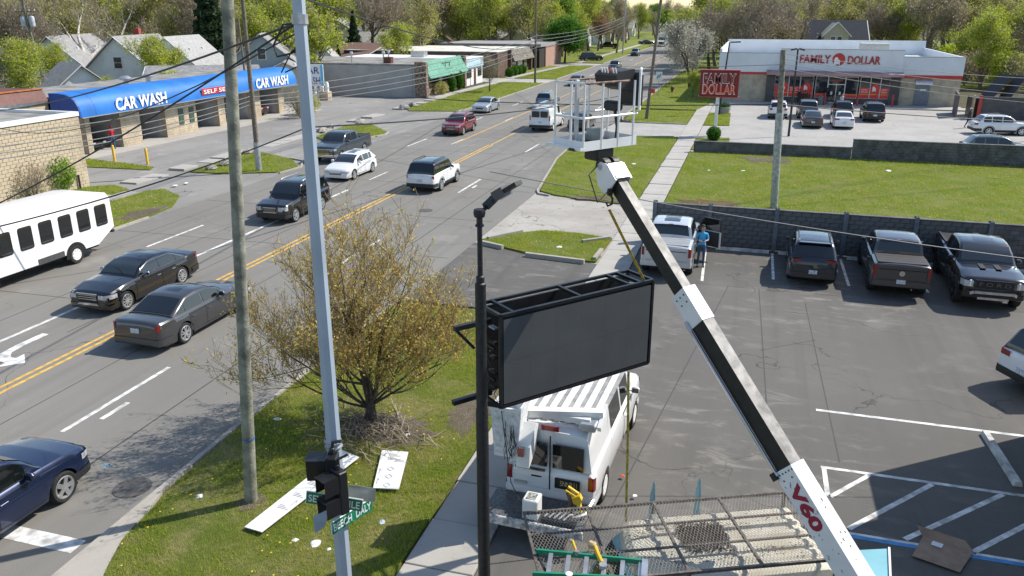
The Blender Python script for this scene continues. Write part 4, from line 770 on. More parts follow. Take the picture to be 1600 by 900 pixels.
# ================================================================== VEHICLES
def paint(name, c, metal=.25, rough=.28):
    m = mat(name, c, rough, metal, var=.03, scale=2, coat=.9); return m
PA = {'black': paint('black car paint', (.004, .004, .005), 0., .2), 'grey': paint('gunmetal car paint', (.06, .061, .066), .5), 'navy': paint('navy car paint', (.008, .018, .06), .4), 'white': paint('white car paint', (.72, .72, .72), 0., .3), 'red': paint('dark red car paint', (.2, .012, .02), .3),
      'silver': paint('silver car paint', (.42, .45, .48), .5), 'pale': paint('pale silver truck paint', (.56, .58, .6), .3), 'slate': paint('slate car paint', (.05, .065, .08), .4), 'dgreen': paint('grey green car paint', (.12, .15, .145), .4), 'bluegrey': paint('blue black car paint', (.012, .018, .028), .35), 'sblue': paint('steel blue car paint', (.13, .2, .26), .4)}
PLATE = mat('licence plate', (.55, .6, .66), .5, var=.35, scale=25); GAP = mat('panel gap', (.006, .006, .006), .8, var=0); INT = mat('dark interior', (.015, .015, .016), .9, var=0)
def lerp_tab(tab, d):
    if d <= tab[0][0]: return tab[0][1]
    for (a, p), (b, q) in zip(tab, tab[1:]):
        if d <= b: return p+(q-p)*((d-a)/((b-a) or 1))
    return tab[-1][1]
WHEELS = {}
def wheel_mesh(Rr, W, style):
    k = (round(Rr, 3), W, style)
    if k in WHEELS: return WHEELS[k]
    ri = Rr*(.7 if style != 'van' else .6); h = W/2
    ty = MB().lathe([(ri, -h*.9), (ri+.02, -h), (Rr-.035, -h), (Rr-.008, -h*.75), (Rr, -h*.3), (Rr, h*.3), (Rr-.008, h*.75), (Rr-.035, h), (ri+.02, h), (ri, h*.9), (ri-.03, h*.55), (.02, h*.5)], 28, axis='x')
    rm = MB().lathe([(ri+.008, h*.93), (ri-.005, h*.99), (ri-.035, h*.9), (ri-.05, h*.6)], 28, axis='x'); ns = {'five': 5, 'ten': 10, 'split': 10, 'six': 6, 'van': 8, 'black': 6}[style]
    for i in range(ns):
        a = 2*math.pi*i/ns; w_ = {'five': .10, 'ten': .045, 'split': .05, 'six': .085, 'van': .11, 'black': .06}[style]
        if style == 'split': a += (-1)**i*.09
        c, s = math.cos(a), math.sin(a); rm.beam((h*.8, .03*c, .03*s), (h*.88, (ri-.02)*c, (ri-.02)*s), w_, .03, 0, (1, 0, 0))
    rm.lathe([(.001, h*.92), (.06, h*.92), (.075, h*.84), (.075, h*.6)], 12, axis='x')
    m = WHEELS[k] = (ty.mesh('tyre', RUBBER, True), rm.mesh('rim', {'black': BLACK, 'van': TRIMW}.get(style, ALU), True, 30)); return m
SPEC = {  # L, W, H, wheelbase, front overhang, tyre, sill, belt, hood front, deck, (screen base, screen top, roof end, rear glass end), side windows, tumblehome
 'sedan': dict(L=5.04, W=1.9, H=1.48, wb=3.05, fo=.84, Rr=.35, gc=.2, belt=1.0, hood=.82, deck=1.04, c=(1.5, 2.25, 3.55, 4.3), win=[(1.78, 2.72), (2.8, 3.68), (3.74, 4.05)], tum=.17, kind='sedan', rim='ten'),
 'mid': dict(L=4.85, W=1.84, H=1.45, wb=2.8, fo=.95, Rr=.33, gc=.19, belt=.95, hood=.74, deck=1.02, c=(1.35, 2.3, 3.4, 4.3), win=[(1.75, 2.62), (2.7, 3.55), (3.6, 3.9)], tum=.18, kind='sedan', rim='five'),
 'hatch': dict(L=4.36, W=1.82, H=1.48, wb=2.65, fo=.9, Rr=.33, gc=.19, belt=.96, hood=.76, deck=1.0, c=(1.15, 2.05, 3.75, 4.3), win=[(1.55, 2.4), (2.48, 3.25), (3.32, 3.65)], tum=.17, kind='suv', rim='five'),
 'suv': dict(L=4.55, W=1.86, H=1.68, wb=2.66, fo=.9, Rr=.36, gc=.26, belt=1.08, hood=.95, deck=1.08, c=(1.3, 1.98, 3.95, 4.42), win=[(1.68, 2.5), (2.58, 3.35), (3.43, 4.05)], tum=.14, kind='suv', rim='five', clad=True),
 'bsuv': dict(L=4.72, W=1.92, H=1.8, wb=2.72, fo=.88, Rr=.37, gc=.28, belt=1.14, hood=1.05, deck=1.12, c=(1.45, 1.95, 4.25, 4.6), win=[(1.78, 2.65), (2.73, 3.55), (3.63, 4.3)], tum=.12, kind='suv', rim='split', clad=True),
 'pick': dict(L=5.88, W=2.03, H=1.94, wb=3.68, fo=.97, Rr=.41, gc=.42, belt=1.3, hood=1.16, deck=1.36, c=(1.55, 2.25, 3.8, 4.02), win=[(1.9, 2.85), (2.93, 3.68)], tum=.14, kind='pick', rim='six', bed=4.1),
 'van': dict(L=5.6, W=2.0, H=2.05, wb=3.5, fo=.95, Rr=.35, gc=.3, belt=1.2, hood=1.1, deck=1.2, c=(.95, 1.75, 5.35, 5.58), win=[(1.5, 2.3)], tum=.14, kind='suv', rim='van')}
def car(name, label, cat, x, y, head, spec, pnt, group=None, detail=1, **over):
    """a road vehicle; local +Y is its nose, origin on the ground at its middle"""
    S = dict(SPEC[spec]); S.update(over); L, W, H = S['L'], S['W'], S['H']; t = thing(name, label, cat, (x, y, S.get('z', 0)), head, group)
    pm = PA[pnt]; roofm = PA[S['roof']] if 'roof' in S else pm; hw = W/2; wA, wT, rT, rB = S['c']; gc, belt, deck = S['gc'], S['belt'], S['deck']; kind = S['kind']; Rr = S['Rr']; axf, axr = S['fo'], S['fo']+S['wb']; Y = lambda d: L/2-d
    nose = S['hood']
    top = [(0, nose-.2), (.05, nose-.09), (.16, nose), (wA*.55, nose+(belt-nose)*.72), (wA+.05, belt)]
    if kind == 'sedan': top += [(rB-.05, belt), (rB+.05, deck), (L-.12, deck), (L-.03, deck-.05), (L, deck-.16)]
    elif kind == 'pick': top += [(rB, belt), (S['bed'], deck), (L-.04, deck), (L, deck-.03)]
    else: top += [(rB-.2, belt), (L-.05, deck-.02), (L, deck-.12)]
    wid = [(0, .76), (.06, .86), (.2, .93), (.5, .975), (1.0, 1), (L-.9, 1), (L-.35, .975), (L-.1, .93), (L, .86 if kind != 'pick' else .93)]
    if kind == 'pick' or spec == 'van': wid = [(0, .82), (.08, .92), (.3, .975), (.7, 1), (L-.3, 1), (L-.06, .985), (L, .96)]
    bot = [(0, gc+.1), (.12, gc), (L-.25, gc+.02), (L, gc+.14)]; Ra = Rr+.065
    def zb(d):
        z = lerp_tab(bot, d)
        for a in (axf, axr):
            if abs(d-a) < Ra: z = max(z, Rr+math.sqrt(Ra*Ra-(d-a)**2)-.01)
        return z
    sh = .06 if kind != 'pick' else .04
    def ring(d, o=0.):
        w_ = hw*lerp_tab(wid, d)+o; zt = lerp_tab(top, d)+o; z0 = zb(d); zs = zt-sh
        lv = [(.955, gc+.02), (.985, gc+.12), (1., gc+.3), (1.0, (gc+belt)/2+.06), (.985, belt-.18), (.955, zs)]
        r = [(0, z0), (w_*.93, z0)]+[(w_*f, min(max(z0, z), zs)) for f, z in lv]+[(w_*.90, zt-.008), (w_*.62, zt+.018), (w_*.3, zt+.03), (0, zt+.034)]
        return r
    ds = sorted(set([0, .025, .06, .11, .16, .24, .34, .5, .7, wA*.7, wA, wA+.3, L-.9, L-.5, L-.3, L-.18, L-.1, L-.05, L-.02, L]+[a+Ra*f for a in (axf, axr) for f in (-1.03, -1, -.97, -.9, -.78, -.6, -.4, -.2, 0, .2, .4, .6, .78, .9, .97, 1, 1.03)]+[rB-.2, rB-.05, rB+.05]+([S['bed']-.01, S['bed']+.01] if kind == 'pick' else [])))
    ds = [d for d in ds if 0 <= d <= L]
    rg = []
    for d in ds:
        r = ring(d); rg.append([(p[0], Y(d), p[1]) for p in r]+[(-p[0], Y(d), p[1]) for p in r[-2:0:-1]])
    MB().loft(rg, True, True).build('body', pm, t, True, 32)
    def sx(d, z):                                  # body half width at a height
        r = ring(d)
        for a, b in zip(r[1:8], r[2:9]):
            if a[1] <= z <= b[1]: return a[0]+(b[0]-a[0])*((z-a[1])/((b[1]-a[1]) or 1))
        return r[7][0]
    # cabin
    wbel, tum = hw*.90-.005, S['tum']; b0 = belt-.03
    zr = [(wA-.02, belt), (wA+(wT-wA)*.5, belt+(H-belt)*.56), (wT-.08, H-.115), (wT+.1, H-.05), (wT+.4, H-.015), ((wT+rT)/2, H), (rT-.4, H-.02), (rT-.08, H-.05), (rT+.04, H-.1), (rB, (deck if kind == 'sedan' else belt)+.02)]
    wc = lambda z: wbel-tum*max(0, min(1, (z-belt)/(H-belt)))
    cd = sorted(set([p[0] for p in zr]+[wA+.1, wA+.25, rT+.12]+[wT+(rT-wT)*k/7 for k in range(1, 7)])); rg = []
    for d in cd:
        z = lerp_tab(zr, d); hh = max(.002, z-b0); w1 = wc(z); ch = min(.07, hh*.5)
        r = [(wbel, b0), (wc(b0+hh*.5), b0+hh*.5), (wc(z-ch), z-ch), (w1-.035, z-ch*.25), (w1-.12, z+.004), (w1*.45, z+.022), (0, z+.027)]
        rg.append([(p[0], Y(d), p[1]) for p in r]+[(-p[0], Y(d), p[1]) for p in r[-2::-1]])
    MB().loft(rg, True, True, closed=True).build('cabin', roofm, t, True, 34)
    gl = S.get('glass', GLASS)
    def slab(name, m, d0, d1, mw, n=6, up=.012, ztrim=0):          # pane lying on the cabin skin
        b = MB(); rows = []
        for i in range(n+1):
            d = d0+(d1-d0)*i/n; z = lerp_tab(zr, d); dz = (lerp_tab(zr, d+.03)-lerp_tab(zr, d-.03))/.06; ln = math.hypot(1, dz); ny, nz = dz/ln*up, up/ln
            ww = wc(z)-mw; rows.append([(ww*k, Y(d)+ny, z+nz+.026*(1-k*k)) for k in (-1, -.5, 0, .5, 1)])
        b.loft(rows, closed=False); return b.build(name, m, t, True, 60, fix=False)
    slab('windscreen', S.get('wsglass', GLASSL if detail else gl), wA+.06, wT-.04, .075)
    if S.get('sunroof'): slab('sunroof', gl, wT+.2, rT-.35 if kind != 'pick' else rT-.3, .2, up=.006)
    if spec == 'van': b = MB(); [b.box(x0, x1, Y(L)-.02, Y(L)+.012, 1.28, 1.82) for x0, x1 in ((-.72, -.06), (.06, .72))]; pieces(b, 'rear_window', gl, t)
    else: slab('rear_window', gl, rT+.03 if kind != 'pick' else rT+.01, rB-.05, .09 if kind != 'pick' else .1)
    zl = belt+.03
    for s in (1, -1):
        for d0, d1 in S['win']:
            b = MB(); lo, hi = [], []; n = 8
            for i in range(n+1):
                d = d0+(d1-d0)*i/n; zt = min(H-.12, lerp_tab(zr, d)-.075)
                if zt < zl+.02: zt = zl+.02
                lo.append((s*(wc(zl)+.008), Y(d), zl)); hi.append((s*(wc(zt)+.008), Y(d), zt))
            b.loft([lo, hi], closed=False); b.build('side_window', gl, t, fix=False)
        if detail and S.get('chrome_trim'):
            b = MB(); pl = [(s*(wc(zl)+.012), Y(S['win'][0][0]-.1), zl-.02), (s*(wc(zl)+.012), Y(S['win'][-1][1]+.05), zl-.02)]; b.tube(pl, .014, 4)
            tp = [(s*(wc(min(H-.105, lerp_tab(zr, d)-.06))+.014), Y(d), min(H-.105, lerp_tab(zr, d)-.06)) for d in np.linspace(S['win'][0][0]-.08, S['win'][-1][1]+.06, 12)]; b.tube(tp, .014, 4); b.build('chrome_trim', CHROME, t)
    # doors, handles, mirrors
    if detail:
        for s in (1, -1):
            if spec == 'van': dd = [(1.35, 2.45)]
            elif kind == 'pick': dd = [(1.75, 2.88), (2.9, 3.86)]
            else: dd = [(axf+Ra+.12, S['win'][0][1]+.04), (S['win'][0][1]+.06, min(axr-Ra*.72, S['win'][1][1]+.25))]
            for d0, d1 in dd:
                if S.get('open_door') == s and d0 == dd[0][0]: continue
                b = MB(); rows = []
                for z in np.linspace(gc+.12, belt-.09, 6):
                    rows.append([(s*(sx(d, z)+.009), Y(d), z) for d in np.linspace(d0, d1, 5)])
                b.loft(rows, closed=False)
                rim_ = [rows[0][0], rows[0][-1], rows[-1][-1], rows[-1][0]]; dr = b.build('door', pm, t, True, 60, fix=False)
                g_ = MB(); 
                for i in range(4): g_.beam([c*.999 if j == 0 else c for j, c in enumerate(rim_[i])], [c*.999 if j == 0 else c for j, c in enumerate(rim_[(i+1) % 4])], .012, .014)
                g_.build('door_seam', GAP, dr)
                z = belt-.2; MB().box(-.014, .014, -.1, .1, -.018, .018, ch=.008).build('handle', S.get('handle', pm), dr).location = (s*(sx(d1-.15, z)+.024), Y(d1-.17), z)
            mz = belt+.06; b = MB().box(-.1, .1, -.07, .06, -.07, .085, ch=.04).box(-.16*(1 if s > 0 else 0)-.0, .16*(0 if s > 0 else 1), -.03, .03, -.05, -.02); mo = b.build('mirror', S.get('mirror', pm), t, True); mo.location = (s*(hw*.93+.13), Y(wA+.42), mz); MB().box(-.085, .085, -.075, -.071, -.055, .07).build('mirror_glass', GLASS, mo)
    # lamps, grille, bumpers wrapped on the plan outline
    def wrap(name, m, ends, d1, z0, z1, front, inn, off=.012, th=.02, both=True, par=None):
        for s in ((1, -1) if both else (1,)):
            o = []; dd = [0, .03, .07, .13, .22, .32, .45, .6]; dd = [d for d in dd if d < d1]+[d1]
            zm = (z0+z1)/2
            f = (lambda d: d) if front else (lambda d: L-d)
            o.append((inn, Y(f(0))+(off if front else -off))); w0 = min(sx(f(0), zm), hw*.99)
            for d in dd: o.append((min(sx(f(d), zm)+off, hw+.03), Y(f(d))+((off*(1-d/.5) if d < .5 else 0) if front else (-off*(1-d/.5) if d < .5 else 0))))
            b = MB(); b.loft([[(s*p[0], p[1], z0) for p in o], [(s*p[0], p[1], z1) for p in o]], closed=False)
            if not both: 
                q = [(-p[0], p[1]) for p in o[::-1]]+o; b = MB(); b.loft([[(p[0], p[1], z0) for p in q], [(p[0]*1.004, p[1]+(.01 if front else -.01), (z0+z1)/2) for p in q], [(p[0], p[1], z1) for p in q]], closed=False)
            b.build(name, m, par or t, True, 50, fix=False)
    hz = nose-.24; hl = S.get('hl', (hz, hz+.14, .3, .42)); wrap('headlight', CLEAR, 0, hl[2], hl[0], hl[1], True, hw*hl[3])
    gr = S.get('grille', (.36, hz-.1, hz+.13)); gm = S.get('grillem', BLACK)
    b = MB(); b.box(-gr[0], gr[0], Y(0)-.03, Y(0)+.016, gr[1], gr[2], ch=.01); go = b.build('grille', gm, t)
    if detail: b = MB(); n = 5; [b.box(-gr[0]+.03, gr[0]-.03, Y(0)+.016, Y(0)+.026, gr[1]+(gr[2]-gr[1])*(k+.3)/n, gr[1]+(gr[2]-gr[1])*(k+.55)/n) for k in range(n)]; b.box(-gr[0]-.02, gr[0]+.02, Y(0)+.0, Y(0)+.03, gr[2]-.01, gr[2]+.025).box(-gr[0]-.02, gr[0]+.02, Y(0)+.0, Y(0)+.03, gr[1]-.025, gr[1]+.01); tag(b.build('grille_bars', S.get('grillebar', CHROME), go), kind=None)
    bm_ = DARK if S.get('clad') else pm; wrap('front_bumper', S.get('bump', bm_), 0, .6, gc+.06, gc+.24, True, 0, .02, both=False); wrap('rear_bumper', S.get('rbump', bm_), 0, .55, gc+.1, gc+.32, False, 0, .022, both=False)
    b = MB().box(-.42, .42, Y(0)-.02, Y(0)+.026, gc+.27, gc+.36, ch=.01); b.build('air_intake', DARK, t)
    tl = S.get('tl', (deck-.24, deck-.04, .22, .62)); wrap('tail_light', REDL, 0, tl[2], tl[0], tl[1], False, hw*tl[3])
    pz = S.get('pz', gc+.36); MB().box(-.155, .155, Y(L)-.035, Y(L)-.012, pz-.02, pz+.135).build('licence_plate', PLATE, t)
    if S.get('clad'):
        for s in (1, -1):
            for a in (axf, axr):
                b = MB(); rows = []
                for k in range(13):
                    an = math.pi*k/12; q = []
                    for rr, o in ((Ra-.012, .0), (Ra-.005, .022), (Ra+.075, .018), (Ra+.08, .004)): d = a-rr*math.cos(an); z = max(gc+.02, Rr-.02+rr*math.sin(an)); q.append((s*(sx(d, min(z, belt-.1))+o), Y(d), z))
                    rows.append(q)
                b.loft(rows, closed=False).build('wheel_arch_trim', DARK, t, True, 60, fix=False)
            b = MB(); rows = [[(s*(sx(d, z)+.014), Y(d), z) for d in np.linspace(axf+Ra+.05, axr-Ra-.05, 6)] for z in (gc+.02, gc+.1, gc+.2)]; b.loft(rows, closed=False).build('sill_trim', DARK, t, True, 60, fix=False)
    if S.get('rails'):
        for s in (1, -1): MB().tube([(s*(wc(H)-.1), Y(d), z) for d, z in ((wT+.35, H), (wT+.45, H+.05), ((wT+rT)/2, H+.065), (rT-.25, H+.05), (rT-.12, H-.01))], .022, 6).build('roof_rail', S.get('railm', BLACK), t, True)
    if S.get('spoiler'): MB().box(-wc(H)+.08, wc(H)-.08, Y(rT+.16), Y(rT-.06), H-.05, H-.012, ch=.012).build('spoiler', roofm, t)
    if kind == 'pick':
        bd = S['bed']
        if S.get('cover'):
            for k in range(4): MB().box(-hw*.86, hw*.86, Y(L-.1)+(L-.1-bd-.06)*k/4+.004, Y(L-.1)+(L-.1-bd-.06)*(k+1)/4-.004, deck+.02, deck+.058, ch=.01).build('bed_cover_panel', S['cover'], t)
        else:
            MB().box(-hw*.8, hw*.8, Y(L-.1), Y(bd+.06), deck+.03, deck+.034).build('bed_floor', INT, t); pieces(MB().box(-hw*.9, -hw*.8, Y(L-.05), Y(bd+.03), deck+.0, deck+.065, ch=.01).box(hw*.8, hw*.9, Y(L-.05), Y(bd+.03), deck, deck+.065, ch=.01), 'bed_rail', DARK, t)
        b = MB().box(-hw*.84, hw*.84, Y(L)-.03, Y(L)+.02, gc+.36, deck-.02, ch=.02); tg = b.build('tailgate', pm, t); MB().box(-hw*.8, hw*.8, Y(L)-.036, Y(L)-.028, deck-.2, deck-.17).build('crease', GAP, tg)
        if S.get('badge'): MB().lathe([(.001, -.01), (.1, -.01), (.1, 0), (.001, 0)], 16, c=(0, 0, 0), axis='y').build('badge', CHROME, tg).location = (0, Y(L)-.03, deck-.32)
        for s in (1, -1): MB().box(s*hw-(.03 if s > 0 else -.0)-.0, s*hw+(.03 if s < 0 else 0)+.0, Y(axr-Ra-.1), Y(axf+Ra+.1), gc-.03, gc+.02).build('side_step', DARK, t)
        MB().box(-.09, .09, Y(rT)-.03, Y(rT)+.05, H-.075, H-.04).build('brake_lamp', REDL, t)
    # wheels
    tm, rm = wheel_mesh(Rr, .235 if kind != 'pick' else .28, S.get('rim', 'five'))
    for d in (axf, axr):
        for s in (1, -1):
            o = link('wheel', tm, t); o.location = (s*(hw-.125), Y(d), Rr); o.rotation_euler = (0, 0, 0 if s > 0 else math.pi); link('rim', rm, o)
    MB().box(-hw*.8, hw*.8, Y(L-.3), Y(.3), gc-.04, gc+.03).build('underbody', GAP, t)
    return t
N_, S_ = 0.0, math.pi
GR = 'cars driving on the road'; GP = 'vehicles parked in the near lot'; GF = 'cars parked at the store'
CH = dict(chrome_trim=True, handle=CHROME, mirror=CHROME)
car('car', 'glossy black saloon with chrome grille and trim in the turn lane', 'car', -21.98, 24.1, S_, 'sedan', 'black', GR, 1, **CH, grille=(.42, .42, .8), hl=(.62, .78, .42, .5))
car('car', 'dark grey saloon seen from behind, nearest car beyond the big pole', 'car', -17.95, 21.75, N_, 'sedan', 'grey', GR, 1, rim='split', sunroof=True, pz=.72, tl=(.78, 1.0, .12, .78), rbump=PA['grey'], chrome_trim=False)
car('suv', 'navy blue compact off roader at the bottom left corner', 'suv', -14.67, 10.65, N_, 'suv', 'navy', GR, 1, rim='five', rails=True, railm=BLACK, clad=False, wsglass=GLASSL, L=4.45, bump=DARK)
car('suv', 'black older off roader half hidden behind the steel pole', 'suv', -22.85, 37.0, S_, 'bsuv', 'black', GR, 1, rails=True, railm=ALU, hood=.98, H=1.82, hl=(.72, .92, .25, .5))
car('car', 'white hatchback with dark sunroof coming towards the junction', 'car', -24.9, 47.5, S_, 'hatch', 'white', GR, 1, sunroof=True, grille=(.4, .32, .5), spoiler=True)
car('pickup_truck', 'dark grey pickup with chrome bumper near the grassy rock island', 'pickup', -28.75, 53.6, S_, 'pick', 'slate', GR, 1, bump=CHROME, grille=(.6, .75, 1.02))
car('suv', 'white boxy off roader with black roof driving away', 'suv', -18.4, 45.9, N_, 'bsuv', 'white', GR, 1, roof='black', rails=True, tl=(.88, 1.08, .1, .8), pz=.72)
car('suv', 'dark red compact off roader coming down the road', 'suv', -24.7, 67.8, S_, 'suv', 'red', GR, 1, rails=True, hl=(.76, .9, .2, .5))
car('car', 'silver saloon coming down the kerb lane past the white shop', 'car', -27.4, 83.9, S_, 'mid', 'silver', GR, 1)
car('suv', 'steel blue off roader ahead of the white van', 'suv', -22.0, 89.5, N_, 'suv', 'sblue', GR, 0)
V = car('van', 'white panel van with roof ladder rack driving away', 'van', -17.95, 72.9, N_, 'van', 'white', GR, 1, rim='van', H=2.1, bump=DARK, rbump=DARK, tl=(1.0, 1.45, .06, .86), pz=.8)
b = MB(); [b.beam((s*.75, -2.4, 2.2), (s*.75, 2.0, 2.2), .05, .1) for s in (1, -1)]; [b.beam((-.78, y, 2.18), (.78, y, 2.18), .05, .05) for y in (-2.3, -.9, .5, 1.9)]; b.box(-.7, -.35, -2.5, 1.9, 2.2, 2.28); b.build('roof_rack', ALU, V)
car('car', 'dark saloon partly hidden behind the lift basket', 'car', -14.9, 73.8, N_, 'mid', 'black', GR, 0, rim='five')
car('car', 'pale blue saloon framed by the rails of the lift basket', 'car', -24.6, 117.3, S_, 'mid', 'sblue', GR, 0)
car('suv', 'black crossover driving towards us beyond the lift basket', 'suv', -24.4, 149.5, S_, 'suv', 'black', GR, 0)
car('suv', 'dark blue off roader in the left kerb lane far up the road', 'suv', -27.6, 198, S_, 'suv', 'slate', GR, 0)
car('car', 'dark saloon standing on the verge left of the white truck', 'car', -33.5, 264, R(-60), 'mid', 'black', None, 0); car('suv', 'black minivan crossing the pavement by the dark shop', 'minivan', -33.8, 175, R(-70), 'bsuv', 'black', None, 0, L=5.0)
car('suv', 'pale grey off roader parked far up on the left verge', 'suv', -32.6, 343, R(-75), 'suv', 'silver', None, 0); car('pickup_truck', 'dark pickup parked in a driveway far up the left side', 'pickup', -40, 232, R(90), 'pick', 'black', None, 0)
# near lot
WP = car('pickup_truck', 'pale silver pickup parked by the wall with its right door open', 'pickup', -2.78, 34.15, N_, 'pick', 'pale', GP, 1, L=5.4, wb=3.35, cover=mat('grey bed cover', (.3, .31, .32), .5, var=.06), sunroof=True, tl=(.95, 1.3, .1, .86), open_door=1, rim='six', pz=.78, handle=CHROME, mirror=DARK)
od = MB(); od.box(0, 1.12, -.05, .05, .55, 1.28, ch=.03); 
dr = pieces(od, 'door', PA['pale'], WP)[0]; dr.location = (1.0, .95, 0); dr.rotation_euler = (0, 0, R(-28)); tag(dr, 'front right door standing open')
b = MB().box(.05, 1.07, -.07, -.05, .6, 1.25, ch=.01); b.build('door_card', DARK, dr); b = MB().beam((.06, 0, 1.27), (.3, 0, 1.8), .06, .05).beam((.3, 0, 1.8), (1.05, 0, 1.8), .06, .05).beam((1.08, 0, 1.8), (1.1, 0, 1.27), .06, .05); b.build('window_frame', BLACK, dr); MB().add([(.1, .0, 1.28), (1.07, .0, 1.28), (1.05, 0, 1.78), (.32, 0, 1.78)], [(0, 1, 2, 3)]).build('pane', GLASS, dr)
car('suv', 'blue black compact off roader parked by the wall, tail towards us', 'suv', 2.9, 34.35, R(-1), 'suv', 'bluegrey', GP, 1, rails=True, railm=BLACK, spoiler=True, tl=(1.0, 1.1, .35, .5), pz=.55, clad=False, handle=PA['bluegrey'])
car('pickup_truck', 'dark grey pickup with black folding bed cover, tail towards us', 'pickup', 5.95, 34.1, R(-1), 'pick', 'grey', GP, 1, L=5.45, wb=3.4, cover=mat('black bed cover', (.035, .033, .033), .65, var=.08), badge=True, tl=(.92, 1.3, .1, .86), pz=.66, rbump=PA['grey'], rim='black')
RP = car('pickup_truck', 'black wide pickup with silver skid bumper facing us', 'pickup', 8.92, 33.75, R(179), 'pick', 'black', GP, 1, L=5.75, W=2.16, Rr=.45, gc=.46, H=2.0, belt=1.36, hood=1.22, deck=1.42, rim='black', sunroof=True, grille=(.62, .9, 1.16), grillem=DARK, grillebar=DARK, hl=(.92, 1.14, .3, .64), bump=BLACK, clad=True, handle=BLACK)
b = MB().beam((-.62, 2.92, .74), (.62, 2.92, .74), .12, .09).beam((-.62, 2.92, .74), (-.82, 2.8, .6), .1, .1).beam((.62, 2.92, .74), (.82, 2.8, .6), .1, .1); b.build('skid_bar', ALU, RP); MB().beam((-.5, 2.9, .52), (.5, 2.9, .52), .1, .08).build('skid_plate', ALU, RP)
pieces(MB().box(-.36, -.16, 1.45, 2.05, 1.375, 1.395, ch=.008).box(.16, .36, 1.45, 2.05, 1.375, 1.395, ch=.008), 'hood_vent', DARK, RP)
for x in (-.78, .78): MB().box(x-.025, x+.025, 2.82, 2.9, .93, 1.15).build('daytime_lamp', LETW, RP)
b = MB(); text('F O R D', 1.0, .14, mat('dark grey lettering', (.11, .11, .115), .5, var=0), RP, (0, 2.925, 1.04), (math.pi/2, 0, math.pi), depth=.015)
car('suv', 'white off roader standing at the right edge, rear corner showing', 'suv', 10.0, 24.9, R(-62), 'bsuv', 'white', GP, 1, roof='black', rails=True, clad=True, tl=(.95, 1.12, .4, .5), z=0)
# store lot
car('suv', 'white off roader parked behind the tall pole at the store', 'suv', 2.5, 87.4, N_, 'suv', 'white', GF, 0, tl=(.9, 1.1, .2, .6)); car('suv', 'grey green off roader parked at the store behind a dark saloon', 'suv', 5.35, 88, N_, 'bsuv', 'dgreen', GF, 0)
car('car', 'dark grey saloon parked in the store lot behind the green one', 'car', 5.45, 81.5, N_, 'mid', 'grey', GF, 0, tl=(.84, .96, .3, .4)); car('suv', 'black crossover nosed in before the store door', 'suv', 8.75, 89.2, N_, 'suv', 'black', GF, 0)
car('car', 'white saloon parked in the store lot, tail towards us', 'car', 8.15, 81.8, N_, 'mid', 'white', GF, 0, tl=(.84, .98, .3, .5)); car('suv', 'black off roader standing alone right of the others at the store', 'suv', 11.4, 87.5, N_, 'bsuv', 'black', GF, 0)
car('suv', 'white off roader turned sideways in the store lot', 'suv', 20.9, 80.2, R(-82), 'suv', 'white', GF, 0, rails=True, L=4.7); car('suv', 'dark off roader whose roof just shows over the block wall', 'suv', 17.4, 66.6, R(-88), 'suv', 'dgreen', GF, 0, L=4.7, H=1.66, rails=True)
# wash bays
car('car', 'black saloon nosing out of the first wash bay', 'car', -50.6, 51.1, R(-90), 'mid', 'black', None, 0); car('suv', 'dark red off roader in the last wash bay', 'suv', -50.2, 73.6, R(-90), 'suv', 'red', None, 0); car('car', 'white car just showing in the third wash bay', 'car', -51.4, 62.9, R(-90), 'mid', 'white', None, 0)
# motorbike in the second bay
t = thing('motorbike', 'dark motorbike with chrome parts in the second wash bay', 'motorbike', (-49.3, 55.9, 0), R(-70))
for y in (-.75, .75): o = MB().lathe([(.2, -.05), (.31, -.06), (.33, 0), (.31, .06), (.2, .05)], 18, axis='x').build('wheel', RUBBER, t, True); o.location = (0, y, .33)
MB().box(-.13, .13, -.3, .3, .35, .65, ch=.05).build('engine', CHROME, t); MB().box(-.14, .14, 0, .5, .7, .92, ch=.08).build('fuel_tank', BLACK, t, True); MB().box(-.15, .15, -.7, 0, .68, .8, ch=.05).build('seat', DARK, t, True); MB().tube([(-.4, .45, 1.08), (0, .55, 1.02), (.4, .45, 1.08)], .02).build('handlebar', CHROME, t); MB().tube([(0, .5, 1.0), (0, .75, .33)], .035).build('fork', CHROME, t); MB().lathe([(.001, .1), (.1, .08), (.08, -.06)], 12, axis='y', c=(0, .68, .92)).build('headlight', CHROME, t, True)
